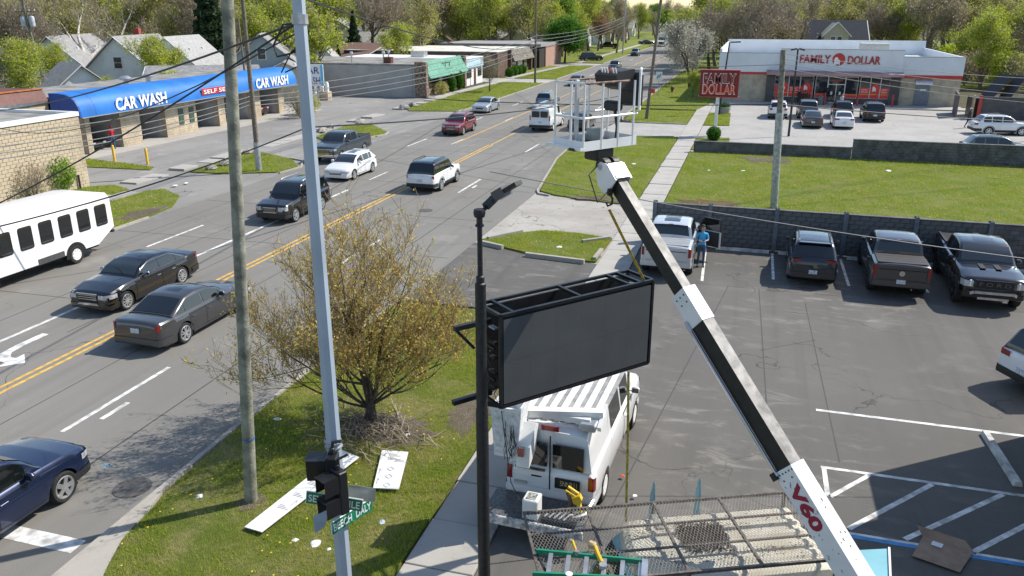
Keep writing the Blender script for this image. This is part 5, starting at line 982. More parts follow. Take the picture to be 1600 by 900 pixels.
# shuttle bus
BUSW = mat('white bus shell', (.78, .78, .77), .35, var=.03, scale=1, coat=.5)
t = thing('shuttle_bus', 'white shuttle bus with six dark windows leaving at the left edge', 'bus', (-28.35, 24.9, 0), S_)
yr, yf, hw, H = -4.0, 3.6, 1.2, 2.72                      # tail at -Y
pf = [(yf, .55), (yf, 2.35), (yf-.25, H-.06), (yf-.6, H), (-3.2, H), (-3.75, H-.08), (-3.95, H-.35), (-4.0, 1.4), (-3.98, 1.05), (-2.9, .5)]
def busring(x, e): return [(x, min(max(y, yr+e), yf-e), min(z, H-e)) for y, z in pf]
MB().loft([busring(-hw, .1), busring(-hw+.03, .03), busring(-hw+.1, 0), busring(hw-.1, 0), busring(hw-.03, .03), busring(hw, .1)], True, True).build('body', BUSW, t, True, 25)
for s in (1, -1):
    for k in range(6):
        y0 = -3.62+k*1.0; b = MB(); rr = .09; o = []
        for cx_, cz, a0 in ((y0+.66-rr, 2.2-rr, 0), (y0+rr, 2.2-rr, 90), (y0+rr, 1.28+rr, 180), (y0+.66-rr, 1.28+rr, 270)): o += [(cx_+rr*math.cos(R(a0+q)), cz+rr*math.sin(R(a0+q))) for q in (0, 30, 60, 90)]
        f = MB().loft([[(s*(hw+.001), p[0], p[1]) for p in o], [(s*(hw+.02), p[0], p[1]) for p in o]], True, True).build('window', BLACK, t); c_ = (y0+.33, 1.74); MB().loft([[(s*(hw+.0205), c_[0]+(p[0]-c_[0])*.9, c_[1]+(p[1]-c_[1])*.93) for p in o], [(s*(hw+.024), c_[0]+(p[0]-c_[0])*.9, c_[1]+(p[1]-c_[1])*.93) for p in o]], True, True).build('pane', GLASS, f)
    MB().box(s*hw-.012, s*hw+.012, -1.0, .35, .5, .74).build('skirt_panel', mat('dark grey skirt', (.06, .06, .062), .6, var=.1), t)
    b = MB(); o = [(-1.62+.55*math.cos(a), .42+.52*math.sin(a)) for a in np.linspace(0, math.pi, 13)]; b.loft([[(s*(hw-.3), p[0], p[1]) for p in o+[(-2.17, .3), (-1.07, .3)][::1]], [(s*(hw+.006), p[0], p[1]) for p in o+[(-2.17, .3), (-1.07, .3)]]], True, True).build('wheel_well', GAP, t)
tm, rm = wheel_mesh(.4, .26, 'van')
for y in (-1.62, 2.6):
    for s in (1, -1): o = link('wheel', tm, t); o.location = (s*(hw-.11), y, .4); o.rotation_euler = (0, 0, 0 if s > 0 else math.pi); link('rim', rm, o)
MB().box(-1.1, 1.1, -3.0, 3.5, .4, .56).build('chassis', GAP, t); MB().box(-1.1, 1.1, -4.08, -3.9, .78, .92, ch=.03).build('rear_bumper', DARK, t); MB().lathe([(.001, .02), (.05, .015), (.05, 0)], 10, axis='x', c=(hw, -2.15, 1.0)).build('fuel_cap', DARK, t)
for s in (1, -1): MB().box(s*.95-.1, s*.95+.1, -4.03, -3.97, 1.2, 1.75).build('tail_light', REDL, t)
# box truck far up the road
t = thing('box_truck', 'white box truck coming from the far end of the road', 'truck', (-27.3, 253, 0), S_); MB().box(-1.25, 1.25, -4, 1.6, 1.0, 3.7, ch=.05).build('cargo_box', BUSW, t); MB().prof([(1.65, .5), (4, .5), (4, 1.5), (3.0, 1.75), (2.5, 2.75), (1.65, 2.8)], 'x', -1.1, 1.1).build('cab', BUSW, t); MB().beam((-.95, 3.02, 1.82), (-.95, 2.58, 2.7), .02, .02).add([(-.95, 3.03, 1.8), (.95, 3.03, 1.8), (.9, 2.57, 2.68), (-.9, 2.57, 2.68)], [(0, 1, 2, 3)]).build('windscreen', GLASS, t); MB().box(-.7, .7, 3.98, 4.04, .7, 1.35).build('grille', DARK, t)
for y in (-2.4, 3.0):
    for s in (1, -1): o = link('wheel', tm, t); o.location = (s*1.0, y, .4); o.rotation_euler = (0, 0, 0 if s > 0 else math.pi)
# ================================================================== POLES, WIRES, SIGNS
GALV = mat('blue grey painted steel pole', (.36, .42, .49), .5, .1, var=.07, scale=1.2); GWOOD = mat('green grey treated wood', (.235, .235, .185), .9, var=.28, scale=3.5, bump=.5, bscale=22)
SP0 = Vector(G(549, 1040)); SP1 = Vector(onY(463, -40, SP0.y+.25))
def at_pole(v):                               # point on the steel pole seen at picture row v
    lo, hi = 0., 1.
    for _ in range(30):
        m = (lo+hi)/2; p = SP0.lerp(SP1, m); Z = p.z-HC; a = p.x*CP+p.y*SP; b = -p.x*SP+p.y*CP; vv = CY+F*(-b*ST-Z*CT)/(b*CT-Z*ST)
        if vv > v: lo = m
        else: hi = m
    return SP0.lerp(SP1, lo)
t = thing('steel_pole', 'tall faceted blue grey steel signal pole nearest the camera', 'pole', SP0); rel = SP1-SP0
n = 8; rg = [[rel*f+Vector((r*math.cos(2*math.pi*k/n+.2), r*math.sin(2*math.pi*k/n+.2), 0)) for k in range(n)] for f, r in ((0, .135), (1, .085))]
MB().loft(rg, True, True).build('shaft', GALV, t)
def band(v, h, rr, nm='band', m=STEEL):
    p = at_pole(v)-SP0; MB().tube([p-rel.normalized()*h/2, p+rel.normalized()*h/2], rr, 8).build(nm, m, t)
band(30, .12, .105); band(690, .02, .136); band(697, .02, .136); band(732, .02, .136); band(742, .02, .136); band(755, .02, .136)
MB().lathe([(.25, 0), (.25, .03), (.16, .05), (.16, .1)], 8, caps=True).build('base_plate', STEEL, t)
def near_(u, v, ahead, vp):                   # a point on the sight line, a little nearer than the steel pole there
    q = at_pole(vp); d = (q-Vector((0, 0, HC))); f = Vector((-SP*CT, CP*CT, -ST)); return Vector(dep(u, v, d.dot(f)-ahead))
def sign_plate(name, label, txt, L3, R3, h, m, tm, cat='street sign', th=.012, back=None):
    """flat sign with its left and right end points at mid height"""
    L3, R3 = Vector(L3), Vector(R3); d = R3-L3; wd = d.length; c = (L3+R3)/2; ang = math.atan2(d.y, d.x); tilt = math.atan2(d.z, math.hypot(d.x, d.y))
    o = thing(name, label, cat, c, ang); o.rotation_euler = (0, -tilt, ang); MB().box(-wd/2, wd/2, -th, th, -h/2, h/2, ch=.01).build('panel', TRIMW, o); MB().box(-wd/2+.012, wd/2-.012, -th-.004, -th-.001, -h/2+.012, h/2-.012).build('face', m, o)
    if txt: text(txt, wd*.9, h*.56, tm, o, (0, -th-.006, 0), (math.pi/2, 0, 0), depth=.004, bold=.01)
    return o
GRN = mat('green street sign', (.005, .2, .1), .4, var=.05); zS = at_pole(783).z
q1, q2 = near_(478, 776, .2, 783), near_(567, 790, .2, 783); sign_plate('street_sign', 'green SEVEN MILE street sign on the steel pole', 'SEVEN   MILE', q1, q2, .225, GRN, LETW)
zB = at_pole(812).z; cB = at_pole(808)+Vector((.03, -.18, 0)); a_ = Vector(near_(517, 827, .34, 808)); b_ = Vector(near_(581, 782, -.28, 808)); b_.z = a_.z; sign_plate('street_sign', 'green BEECH DALY street sign set crosswise on the steel pole', 'BEECH  DALY', a_, b_, .23, GRN, LETW)
p = at_pole(770); SILV = mat('bare sign back', (.33, .35, .34), .35, .6, var=.08)
def plate(name, lab, px, z, m):
    pts = [Vector(G(u, v, zz)) for (u, v), zz in zip(px, z)]; c = sum(pts, Vector())/len(pts); nn = (pts[1]-pts[0]).cross(pts[2]-pts[0]).normalized()*.006
    o = MB().loft([[q-c-nn for q in pts], [q-c+nn for q in pts]], True, True).build(name, m); o.location = c; return tag(o, lab, 'sign')
plate('sign_back', 'bare metal back of a sign right of the steel pole', [(545, 783), (586, 784), (587, 763), (545, 757)], [p.z-.13, p.z-.13, p.z+.08, p.z+.12], SILV)
plate('sign_back', 'tilted metal sign back hanging left of the steel pole', [(490, 806), (515, 792), (508, 822), (492, 834)], [zB+.1, zB+.2, zB-.02, zB-.12], SILV)
def signal(lab, u, v, rz, k, dz=0):
    q = near_(u, v, .42 if k > 1 else .16, v); o = thing('traffic_signal', lab, 'traffic signal', q, rz); o.scale = (.72,)*3 if k > 1 else (.85,)*3      # local -Y is its face
    MB().box(-.19, .19, 0, .2, -.25*k, .25*k, ch=.02).build('housing', BLACK, o)
    for i in range(k):
        z = .25*(k-1)-.5*i*(1 if k > 1 else 0); b = MB(); th = .012; w_, h_ = .17, .19
        b.beam((-w_, -.0, z), (-w_, -.34, z), th, 2*h_).beam((w_, 0, z), (w_, -.34, z), th, 2*h_).beam((0, 0, z+h_), (0, -.36, z+h_), 2*w_, th); pieces(b, 'visor', BLACK, o); MB().box(-.16, .16, -.012, 0, z-.17, z+.17).build('lens', mat('dark signal lens', (.02, .03, .03), .2, var=0), o)
    MB().tube([(0, .1, .25*k), (0, .12, .25*k+.22), (.1, .3, .25*k+.3)], .03).lathe([(.05, .25*k+.02), (.05, .25*k+.1), (.03, .25*k+.12)], 10, c=(0, .1, 0)).build('bracket', DARK, o); return o
signal('black signal head turned away to the left of the steel pole', 512, 728, R(-72), 1, .06); signal('black two visor signal head in front of the steel pole', 524, 769, R(-28), 2, .0)
# black light pole with lamp
bp = Vector(G(757, 918)); T_ = thing('light_pole', 'black stepped light pole standing at the left end of the dark screen', 'light pole', bp)
BPX = mat('scuffed black paint', (.014, .014, .015), .5, var=.3, scale=14, bump=.3)
def zat(v): return onY(0+752, v, bp.y)[2]
z1, z2, z3 = zat(640), zat(443), zat(352); b = MB().lathe([(.115, 0), (.11, z1), (.098, z1+.04), (.092, z2), (.07, z2+.02), (.07, z2+.12), (.045, z2+.14), (.042, z3)], 14, caps=True); b.build('shaft', BPX, T_, True, 30)
MB().lathe([(.07, z3-.02), (.075, z3), (.05, z3+.03), (.05, z3+.12), (.085, z3+.14), (.1, z3+.2), (.09, z3+.26), (.02, z3+.28)], 14, caps=True).build('cap', DARK, T_, True, 30)
e1 = Vector(G(776, 306, z3+.42))-bp; e2 = Vector(G(803, 290, z3+.62))-bp; p0 = Vector((0, 0, z3+.2))
MB().tube([p0, p0.lerp(e1, .5)+Vector((0, 0, -.03)), e1], .035).build('arm', DARK, T_); d = (e2-e1).normalized(); b = MB().beam(p0.lerp(e1, .35), p0.lerp(e1, .95), .12, .09); b.build('knuckle', DARK, T_)
MB().beam(e1, e1+d*.22, .26, .16).build('driver_box', mat('grey lamp housing', (.09, .09, .1), .4, .3, var=.05), T_); MB().beam(e1+d*.2, e2+d*.1, .22, .07).build('lamp_head', DARK, T_)
# dark screen hung beside the pole
sa, sb = Vector(G(782, 494, 5.4)), Vector(G(1020, 438, 5.4)); L = (sb-sa).length; sd = (Vector(G(984, 424, 5.4))-Vector(G(1019, 440, 5.4))).length; sd = max(.45, min(.9, sd)); hS = 1.72
T_ = thing('led_screen', 'dark grey LED screen cabinet with open black frame hanging beside the pole', 'screen', (sa.x, sa.y, 5.4-hS), math.atan2(sb.y-sa.y, sb.x-sa.x))
FRM = mat('black frame steel', (.02, .021, .023), .4, .3, var=.15, scale=6); LED = mat('dark LED face', (.07, .074, .077), .75, var=.06, scale=1.5)
for i in range(6):
    for j in range(2): MB().box(.05+i*(L-.1)/6+.0008, .05+(i+1)*(L-.1)/6-.0008, -.02, .02, .05+j*(hS-.13)/2+.0015, .05+(j+1)*(hS-.13)/2-.0015).build('module', LED, T_)
MB().box(.02, L-.02, .03, .06, .02, hS-.04).build('face_backing', FRM, T_); MB().box(.02, L-.02, sd-.04, sd, .02, hS-.06).build('rear_panel', FRM, T_)
def bar(p, q, w_=.055, m=FRM, nm='frame_bar'): return MB().beam(p, q, w_, w_).build(nm, m, T_)
e = .03
for y in (0, sd):
    bar((0, y, hS), (L, y, hS)); bar((0, y, 0), (L, y, 0)); bar((0, y, 0), (0, y, hS)); bar((L, y, 0), (L, y, hS))
for x in (0, .27, L*.5, L*.84, L*.915, L): bar((x, 0, hS+.002), (x, sd, hS+.002))
for x in (0, L): bar((x, 0, 0), (x, sd, 0)); 
bar((.3, sd*.55, hS-.16), (L*.48, sd*.55, hS-.16), .04); bar((L*.52, sd*.55, hS-.16), (L*.8, sd*.55, hS-.16), .04); bar((.02, sd*.3, hS*.6), (.02, sd*.8, hS*.6), .04); bar((.02, sd*.3, hS*.25), (.02, sd*.8, hS*.25), .04)
MB().box(.5, L*.47, .09, .2, hS-.3, hS-.24).build('wiring_tray', RUSTY, T_); MB().box(L*.55, L*.8, .09, .15, hS-.2, hS-.16).build('cable_tray', ALU, T_)
for k, x in enumerate((.1, .42, 1.6, 2.2)): MB().box(x, x+.14, .1, .22, hS-.24, hS-.2, ch=.02).build('clamp_block', mat('tan junction block', (.5, .33, .18), .7, var=.15), T_)
b = MB(); q_ = random.Random(2)
for k in range(9): y = sd*q_.uniform(.2, .8); z = q_.uniform(.2, 1.4); b.tube([(.04, y, z), (.03, y+.1, z-.15), (.05, y+.02, z-.3), (.2, y, z-.2)], .009, 4)
tag(b.build('cables', DARK, T_), kind='stuff'); 
for k in range(5): MB().box(.03, .12, sd*.35, sd*.6, .25+.28*k, .28+.28*k).build('power_supply', (DARK, DARK, FRM, DARK, STEEL)[k], T_)
bar((-.72, sd*.45, hS-.18), (0, sd*.45, hS-.18), .085, nm='arm'); bar((-.78, sd*.45, .17), (0, sd*.45, .17), .085, nm='arm'); bar((-.68, sd*.45, hS-.22), (-.34, sd*.45, hS-.62), .05, nm='brace'); bar((-.3, sd*.1, .14), (0, 0, .03), .07, nm='brace')
SW = T_.matrix_basis if False else None
hk = Vector(dep(953, 301, 13.95)); cr = sb+Vector((-.25*math.cos(T_.rotation_euler.z)+.0, -.1, .03))
STRAP = mat('yellow webbing', (.45, .33, .05), .8, var=.25, scale=14)
def ribbon(name, lab, pts, w_, m, cat):
    o = MB(); 
    for p, q in zip(pts, pts[1:]): o.beam(p, q, w_, .006, 0, (0, 1, 0))
    return tag(o.build(name, m), lab, cat)
ribbon('lifting_strap', 'yellow lifting strap from the boom hook down to the screen corner', [hk+Vector((0, 0, -.3)), cr], .05, STRAP, 'strap'); MB()
p1 = Vector(G(982, 581, 3.62)); p2 = Vector(G(978, 815, .55)); ribbon('hanging_strap', 'yellow webbing strap hanging straight down below the screen', [p1, p1.lerp(p2, .5)+Vector((.01, 0, 0)), p2], .05, STRAP, 'strap')
# utility poles
def upole(name_lab, p0, p1, r0, r1, m=WOOD, sleeve=None, arms=(), cans=False, group=None):
    p0, p1 = Vector(p0), Vector(p1); o = thing('utility_pole', name_lab, 'utility pole', p0, 0, group); d = p1-p0
    MB().tube([d*0, d*.33, d*.66, d], [r0, r0*.67+r1*.33, r0*.33+r1*.67, r1], 12).build('shaft', m, o, True, 50)
    if sleeve: MB().tube([d*0, d*sleeve], r0*1.18, 12).build('sleeve', STEEL, o, True, 50)
    for f, w_ in arms:
        c = d*f; MB().beam(c+Vector((-w_/2, -w_*.25, 0)), c+Vector((w_/2, w_*.25, 0)), .1, .12).build('crossarm', m, o)
        for k in (-.45, -.2, .2, .45): MB().lathe([(.03, .05), (.05, .1), (.05, .2), (.02, .25)], 8, c=(c.x+w_*k, c.y+w_*k*.5, c.z+.02)).build('insulator', TRIMW, o)
    if cans:
        for s in (-1, 1): MB().lathe([(.001, -.55), (.27, -.55), (.29, .4), (.24, .5), (.001, .55)], 12, c=(d.x*.66+s*.45, d.y*.66+s*.15, d.z*.72)).build('transformer', mat('transformer grey', (.45, .48, .5), .5, .2, var=.1), o, True)
    return o
wp = G(393, 787); upole('nearest wooden pole, weathered grey green, standing on the corner verge', (wp[0], wp[1], .05), onY(354, -30, wp[1]), .135, .105, GWOOD)
o = MB().tube([(0, 0, -.015), (0, 0, .015)], .137, 14).build('tape_band', mat('blue tape', (.03, .13, .4), .6, var=.1)); _t = Vector(onY(388, 684, wp[1])); o.location = _t; tag(o, 'blue tape band round the near wooden pole', 'tape')
P2 = (-31.45, 46.9); upole('wooden utility pole with grey conduits on the rocky grass island', (*P2, 0), onY(377, -20, P2[1]), .17, .12, WOOD, .17); upole('wooden utility pole on the verge near the brick shop', (-31.2, 118.8, 0), onY(838, -10, 118.8), .17, .12, WOOD); upole('slim grey pole far along the left verge', (-31.4, 203, 0), onY(978, -10, 203), .17, .13, STEEL)
upole('leaning wooden pole by the road near the store driveway', G(1010, 187), onY(1034, -10, 81.4), .17, .13, WOOD); upole('far wooden pole with crossarms by the right side of the road', G(1078, 54), onY(1086, 5, 330), .2, .15, WOOD, arms=((.9, 2.6), (.75, 2.4)))
RPx = Vector(G(1209, 327)); upole('grey utility pole rising from the grass field before the store', RPx, onY(1224, 78, RPx.y), .17, .14, mat('weathered grey wood', (.2, .19, .165), .9, var=.3, scale=6, bump=.4), .62)
p = Vector(dep(64, 96, 92)); upole('wooden pole with two grey transformers at the far left', (p.x, p.y, 0), (p.x-.9, p.y-.3, 12.6), .17, .13, mat('mossy pole wood', (.16, .17, .12), .9, var=.3), arms=((.93, 2.4), (.8, 2.0)), cans=True); p = Vector(dep(382, 100, 86)); upole('thin wooden pole behind the car wash roof', (p.x, p.y, 0), (p.x-.2, p.y, 9.5), .12, .1, WOOD)
for k, (u, d_, h, a) in enumerate(((1345, 190, 14.5, 2.4), (1374, 186, 14, 0), (1406, 178, 13.2, 3.0), (1442, 180, 13.6, 2.8), (1484, 160, 13, 3.2), (1508, 150, 13.6, 3.6), (1600, 150, 12, 3.0))):
    p = dep(u, 60, d_); upole(('first pole from the left in the woods behind the store', 'bare pole second from the left behind the store', 'third pole with crossarm behind the store', 'fourth pole with crossarm behind the store roof unit', 'fifth pole with wide crossarm above the store end', 'tallest pole with double crossarms right of the store', 'last pole with crossarm at the right edge')[k], (p[0], p[1], 0), (p[0]+.2, p[1], h), .17, .13, WOOD, arms=((.95, a), (.85, a)) if a > 3.5 else (((.94, a),) if a else ()), group='poles behind the store')
# parking lot lamps of the store
for lab, bs, tp, s in (('black double headed lamp post in the store lot', G(1232, 213), onY(1247, 76, 74), 1), ('black lamp post with one arm behind the store sign', G(1123, 180), onY(1140, 66, 88), 0)):
    o = thing('lamp_post', lab, 'lamp post', bs); d = Vector(tp)-Vector(bs); MB().tube([d*0, d], [.11, .07], 8).build('shaft', DARK, o)
    for k in ((-1, 1) if s else (1,)): MB().beam(d+Vector((.1*k, 0, 0)), d+Vector(((.55 if s else 1.1)*k, 0, -.12 if s else .05)), .3, .12).build('lamp_head', DARK, o)
for lab, u, v, h in (('twin lamp post among the trees behind the dark shop', 866, 95, 11),):
    p = dep(u, v, 190); o = thing('lamp_post', lab, 'lamp post', (p[0], p[1], 0)); MB().tube([(0, 0, 0), (0, 0, h)], .1).build('shaft', STEEL, o); MB().beam((-1, 0, h), (1, 0, h), .3, .15).build('lamp_head', TRIMW, o)
p = G(1600, 213); o = thing('fence_post', 'dark round post at the right edge before the white off roader', 'post', (p[0]-.4, p[1]-3, 0)); MB().tube([(0, 0, 0), (0, 0, 2.4)], .12, 10).build('shaft', DARK, o)
# roadside plates
o = thing('road_sign', 'small white and blue traffic sign on a post by the far right kerb', 'sign', G(1028, 150)); MB().tube([(0, 0, 0), (0, 0, 2.9)], .04).build('post', STEEL, o); MB().box(-.38, .38, -.06, -.03, 1.9, 2.95, ch=.01).build('panel', TRIMW, o); pieces(MB().beam((-.2, -.07, 2.15), (-.05, -.07, 2.55), .1, .02, 0, (0, 1, 0)).beam((.05, -.07, 2.3), (.2, -.07, 2.7), .1, .02, 0, (0, 1, 0)), 'arrow', NAVY, o)
o = thing('hydrant', 'small dark hydrant in the grass near the store sign', 'hydrant', G(1050, 145)); MB().lathe([(.2, 0), (.2, .08), (.14, .1), (.14, .6), (.2, .62), (.18, .75), (.08, .85), (.01, .88)], 12).lathe([(.001, -.25), (.07, -.25), (.07, .25), (.001, .25)], 8, c=(0, 0, .5), axis='x').build('barrel', BRWN, o, True)
o = MB().box(-.19, .19, -.03, .03, 0, .42).build('marker_plate', RED); q = Vector(onY(1016, 145, 81.2)); o.location = q+Vector((.3, -.4, 0)); tag(o, 'small red and white plate on the leaning road pole', 'sign')
o = MB().lathe([(.5, 0), (.6, .5), (.62, .75), (.45, .76), (.4, .6)], 14, caps=True).build('planter', CONC, None, True); o.location = (-2.75, 88.2, 0); tag(o, 'round concrete planter in the store grass strip', 'planter')
# wires: each one strung between its poles
WIRE = mat('black cable', (.02, .02, .021), .6, var=0); WIREL = mat('weathered grey cable', (.16, .16, .16), .6, var=0)
def wire(lab, a, b, sag, r, m=WIRE, n=20, group=None):
    a, b = Vector(a), Vector(b); pts = [a.lerp(b, i/n)-Vector((0, 0, sag*4*(i/n)*(1-i/n))) for i in range(n+1)]
    return tag(MB().tube(pts, r, 5).build('overhead_wire', m, None, True), lab, 'wire', group)
pt = at_pole(32)
wire('thick dark cable dropping from the steel pole to the lower left', pt, dep(-60, 345, 17), .15, .014); wire('black cable from the steel pole rising over the cream garage to the left edge', at_pole(34), dep(-80, 172, 36), .45, .018)
wire('second black cable from the pole past the blue canopy', at_pole(48), dep(-90, 147, 40), 1.6, .012)
b = MB(); c0 = at_pole(36)
b.tube([c0+Vector((-.05, 0, 0)), c0+Vector((-.25, 0, -.02)), c0+Vector((-.42, 0, -.28)), c0+Vector((-.38, 0, -.42)), c0+Vector((-.18, 0, -.38)), c0+Vector((.02, 0, -.28))], .014, 6).tube([c0+Vector((-.04, -.03, -.28)), c0+Vector((-.15, -.03, -.36)), c0+Vector((-.32, -.03, -.62))], .01, 6).tube([c0+Vector((.0, .03, -.32)), c0+Vector((-.05, .03, -.52)), c0+Vector((-.3, .03, -.62))], .01, 6)
tag(b.build('cable_loop', WIRE, None, True), 'black drip loops of cable at the top of the steel pole', 'cable')
for k, (v2, v0, s) in enumerate(((140, 222, .4), (150, 243, .4), (157, 252, .5), (163, 262, .5))):
    wire(('topmost grey line crossing the car wash bays', 'second grey line crossing the car wash bays', 'third grey line crossing the car wash bays', 'lowest grey line crossing the car wash bays')[k], onY(393, v2, P2[1]), onX(-120, v0, -31), s, .025, WIREL, group='lines left of the island pole')
    wire(('upper grey line along the shop row', 'second grey line along the shop row', 'third grey line along the shop row', 'lowest grey line along the shop row')[k], onY(393, v2+2, P2[1]), onY(838, 56+6*k, 118.8), .8+.15*k, .03, WIREL, group='lines along the shop row')
    wire(('upper line along the far street', 'second line along the far street', 'third line along the far street', 'lowest line along the far street')[k], onY(838, 56+6*k, 118.8), onY(976, 26+4*k, 203), .8, .035, WIREL, group='lines along the far street')
wire('heavy lashed cable sweeping low over the bus and the left lanes', dep(-80, 372, 30), dep(480, 199, 36), .35, .03, WIRE); wire('heavy lashed cable running on from the steel pole to the far road pole', dep(480, 199, 36), onY(1013, 140, 81.4), .5, .04, WIRE)
wire('long level cable passing before the store grass and parking', dep(640, 152, 60), onY(1216, 163, RPx.y), .25, .03, WIRE); wire('cable from the field pole along the store parking to the right', onY(1216, 163, RPx.y), dep(1660, 193, 50), .1, .03, WIRE)
wire('thin pale guy line passing before the wall and parked trucks', dep(765, 268, 18), dep(1680, 414, 18), .12, .012, WIREL)
for k, v in enumerate((84, 92, 100, 107)): wire(('top service line from the field pole across the store', 'second service line across the store front', 'third service line across the store front', 'lowest service line across the store front')[k], onY(1224, v, RPx.y), dep(1680, v+41+6*k, 60), .25, .016, WIREL, group='lines across the store front'); MB()
wire('thin line from the field pole leftwards before the store sign', onY(1221, 101, RPx.y), dep(880, 100, 75), .2, .016, WIREL)
wire('upper cable from the top of the photo over the shop roofs', dep(452, -10, 22), onY(838, 62, 118.8), 1.4, .03, WIRE); wire('pale line from the leaning pole down over the far street', onY(1033, 6, 81.4), dep(760, 92, 140), 1.0, .03, WIREL)
# ================================================================== THE LIFT
WBOOM = mat('white boom paint', (.76, .76, .75), .35, var=.05, scale=2); BBOOM = mat('black boom side', (.016, .016, .016), .5, var=.2, scale=7); GBOOM = mat('worn grey boom top', (.26, .25, .235), .6, .1, var=.3, scale=5)
Bb, Tb = Vector(dep(1325, 880, 11.5)), Vector(dep(962, 281, 14.0)); ax = (Bb-Tb).normalized(); Bx = Bb+ax*2.6
sd_ = ax.cross(Vector((0, 0, 1))).normalized(); upv = sd_.cross(ax).normalized(); LT = (Bb-Tb).length
LF = thing('aerial_lift', 'white telescopic lift boom marked V60 with an open white work basket', 'lift', (Bb.x, Bb.y, 0)); og = Vector((Bb.x, Bb.y, 0))
def boom(name, s0, s1, w_, h, m, mtop=None, off=0.):
    p, q = Tb+ax*s0-og-upv*off, Tb+ax*s1-og-upv*off; vs = [c+sd_*(w_/2*i)+upv*(h/2*j) for c in (p, q) for i, j in ((-1, -1), (1, -1), (1, 1), (-1, 1))]
    b = MB().add(vs, [(0, 1, 5, 4), (1, 2, 6, 5), (3, 0, 4, 7), (0, 3, 2, 1), (4, 5, 6, 7)]); b.add([vs[2], vs[3], vs[7], vs[6]], [(0, 1, 2, 3)], 1 if mtop else 0); return b.build(name, [m, mtop or m], LF)
def sv(v):                                    # distance along the boom at picture row v
    lo, hi = 0, LT+2
    for _ in range(30):
        m = (lo+hi)/2; p = Tb+ax*m; Z = p.z-HC; a = p.x*CP+p.y*SP; b = -p.x*SP+p.y*CP; vv = CY+F*(-b*ST-Z*CT)/(b*CT-Z*ST)
        if vv < v: lo = m
        else: hi = m
    return lo
s1, s2, s3 = sv(455), sv(505), sv(728)
boom('inner_section', -.15, s1+.3, .19, .25, BBOOM, GBOOM); boom('middle_section', s1+.1, s3+.5, .24, .31, BBOOM, GBOOM); boom('collar', s1, s2, .275, .345, WBOOM, off=.005); boom('base_section', s3, LT+2.6, .3, .38, WBOOM, off=.01)
cs = -1 if (Tb-sd_).x*0+((og+sd_).x < og.x) else 1
side = sd_ if (ray(1000, 500)[0]*sd_.x+ray(1000, 500)[1]*sd_.y+ray(1000, 500)[2]*sd_.z) < 0 else -sd_   # the flank that faces us
MB().tube([Tb+ax*(s2-.15)-og+side*.17-upv*.15, Tb+ax*(s3+.05)-og+side*.17-upv*.15], .026, 10).build('hydraulic_rod', CHROME, LF, True); boom('rod_bracket', s3-.02, s3+.1, .42, .09, BLACK, off=.2)
def onboom(o, s, off, upo=0.):
    c = Tb+ax*s-og+side*off+upv*upo; xa = ax; ya = upv if side.dot(xa.cross(upv)) > 0 else -upv; za = xa.cross(ya).normalized(); o.matrix_local = Matrix((( xa.x, ya.x, za.x, c.x), (xa.y, ya.y, za.y, c.y), (xa.z, ya.z, za.z, c.z), (0, 0, 0, 1)))
MARO = mat('dark red lettering', (.3, .01, .04), .45, var=.05); o = text('V60', .72, .24, MARO, LF, (0, 0, 0), (0, 0, 0), depth=.006, bold=.045); onboom(o, s3+.62, .155)
bb = MB()
for s_, u_ in [(s3+.06, k*.07-.12) for k in range(5)]+[(s3+.16, -.1), (s3+.16, .08)]: c = Tb+ax*s_-og+side*.152+upv*u_; bb.lathe([(.001, -.012), (.012, -.012), (.012, .012), (.001, .012)], 6, c=tuple(c), axis='x')
for s_, u_ in [(s1+.1, -.1), (s1+.1, .0), (s1+.1, .1), (s1+.22, -.06), (s1+.22, .08)]: c = Tb+ax*s_-og+side*.14+upv*u_; bb.lathe([(.001, -.012), (.012, -.012), (.012, .012), (.001, .012)], 6, c=tuple(c), axis='x')
tag(bb.build('bolts', BLACK, LF), kind='stuff')
b = MB(); q_ = random.Random(9)
for k in range(18): s_ = q_.uniform(s3+.2, LT+.6); c = Tb+ax*s_-og+side*.1525+upv*q_.uniform(-.17, .17)-upv*.01; b.beam(c, c+ax*q_.uniform(.01, .05)+upv*q_.uniform(-.02, .02), .012, .003)
for k in range(8): s_ = q_.uniform(s3+.5, LT); c = Tb+ax*s_-og+upv*.1825+side*q_.uniform(-.1, .1); b.beam(c, c+ax*q_.uniform(.01, .06), .012, .003)
tag(b.build('paint_chips', BLACK, LF), kind='stuff')
# head of the boom
hd = Tb-og; b = MB(); 
for s in (-1, 1):
    pl = [hd+sd_*(.16*s)+ax*a+upv*u_ for a, u_ in ((.16, -.2), (.12, .18), (-.2, .2), (-.36, .08), (-.34, -.1), (-.1, -.26))]; b.loft([pl, [p+sd_*(.03*s) for p in pl]], True, True)
pieces(b, 'head_plate', WBOOM, LF); boom('head_cover', -.22, .1, .32, .02, WBOOM, off=-.19)
b = MB(); c = hd-ax*.3+upv*.02
for s in (-.1, .1): b.tube([c+sd_*(s-.06), c+sd_*(s+.06)], .15, 18)
pieces(b, 'sheave', DARK, LF); MB().tube([c+sd_*-.2, c+sd_*.2], .06, 12).build('pin', STEEL, LF); hk_ = hk-og
b = MB().tube([hd+upv*-.2+ax*.05, hk_+Vector((0, 0, .05)), hk_+Vector((0, 0, -.05))], .012).tube([hk_+Vector((0, 0, -.03)), hk_+Vector((.05, 0, -.1)), hk_+Vector((.04, 0, -.2)), hk_+Vector((-.03, 0, -.24)), hk_+Vector((-.06, 0, -.17))], .02).lathe([(.02, .1), (.05, .06), (.05, -.04), (.02, -.06)], 10, c=tuple(hk_)); b.build('hook', DARK, LF, True)
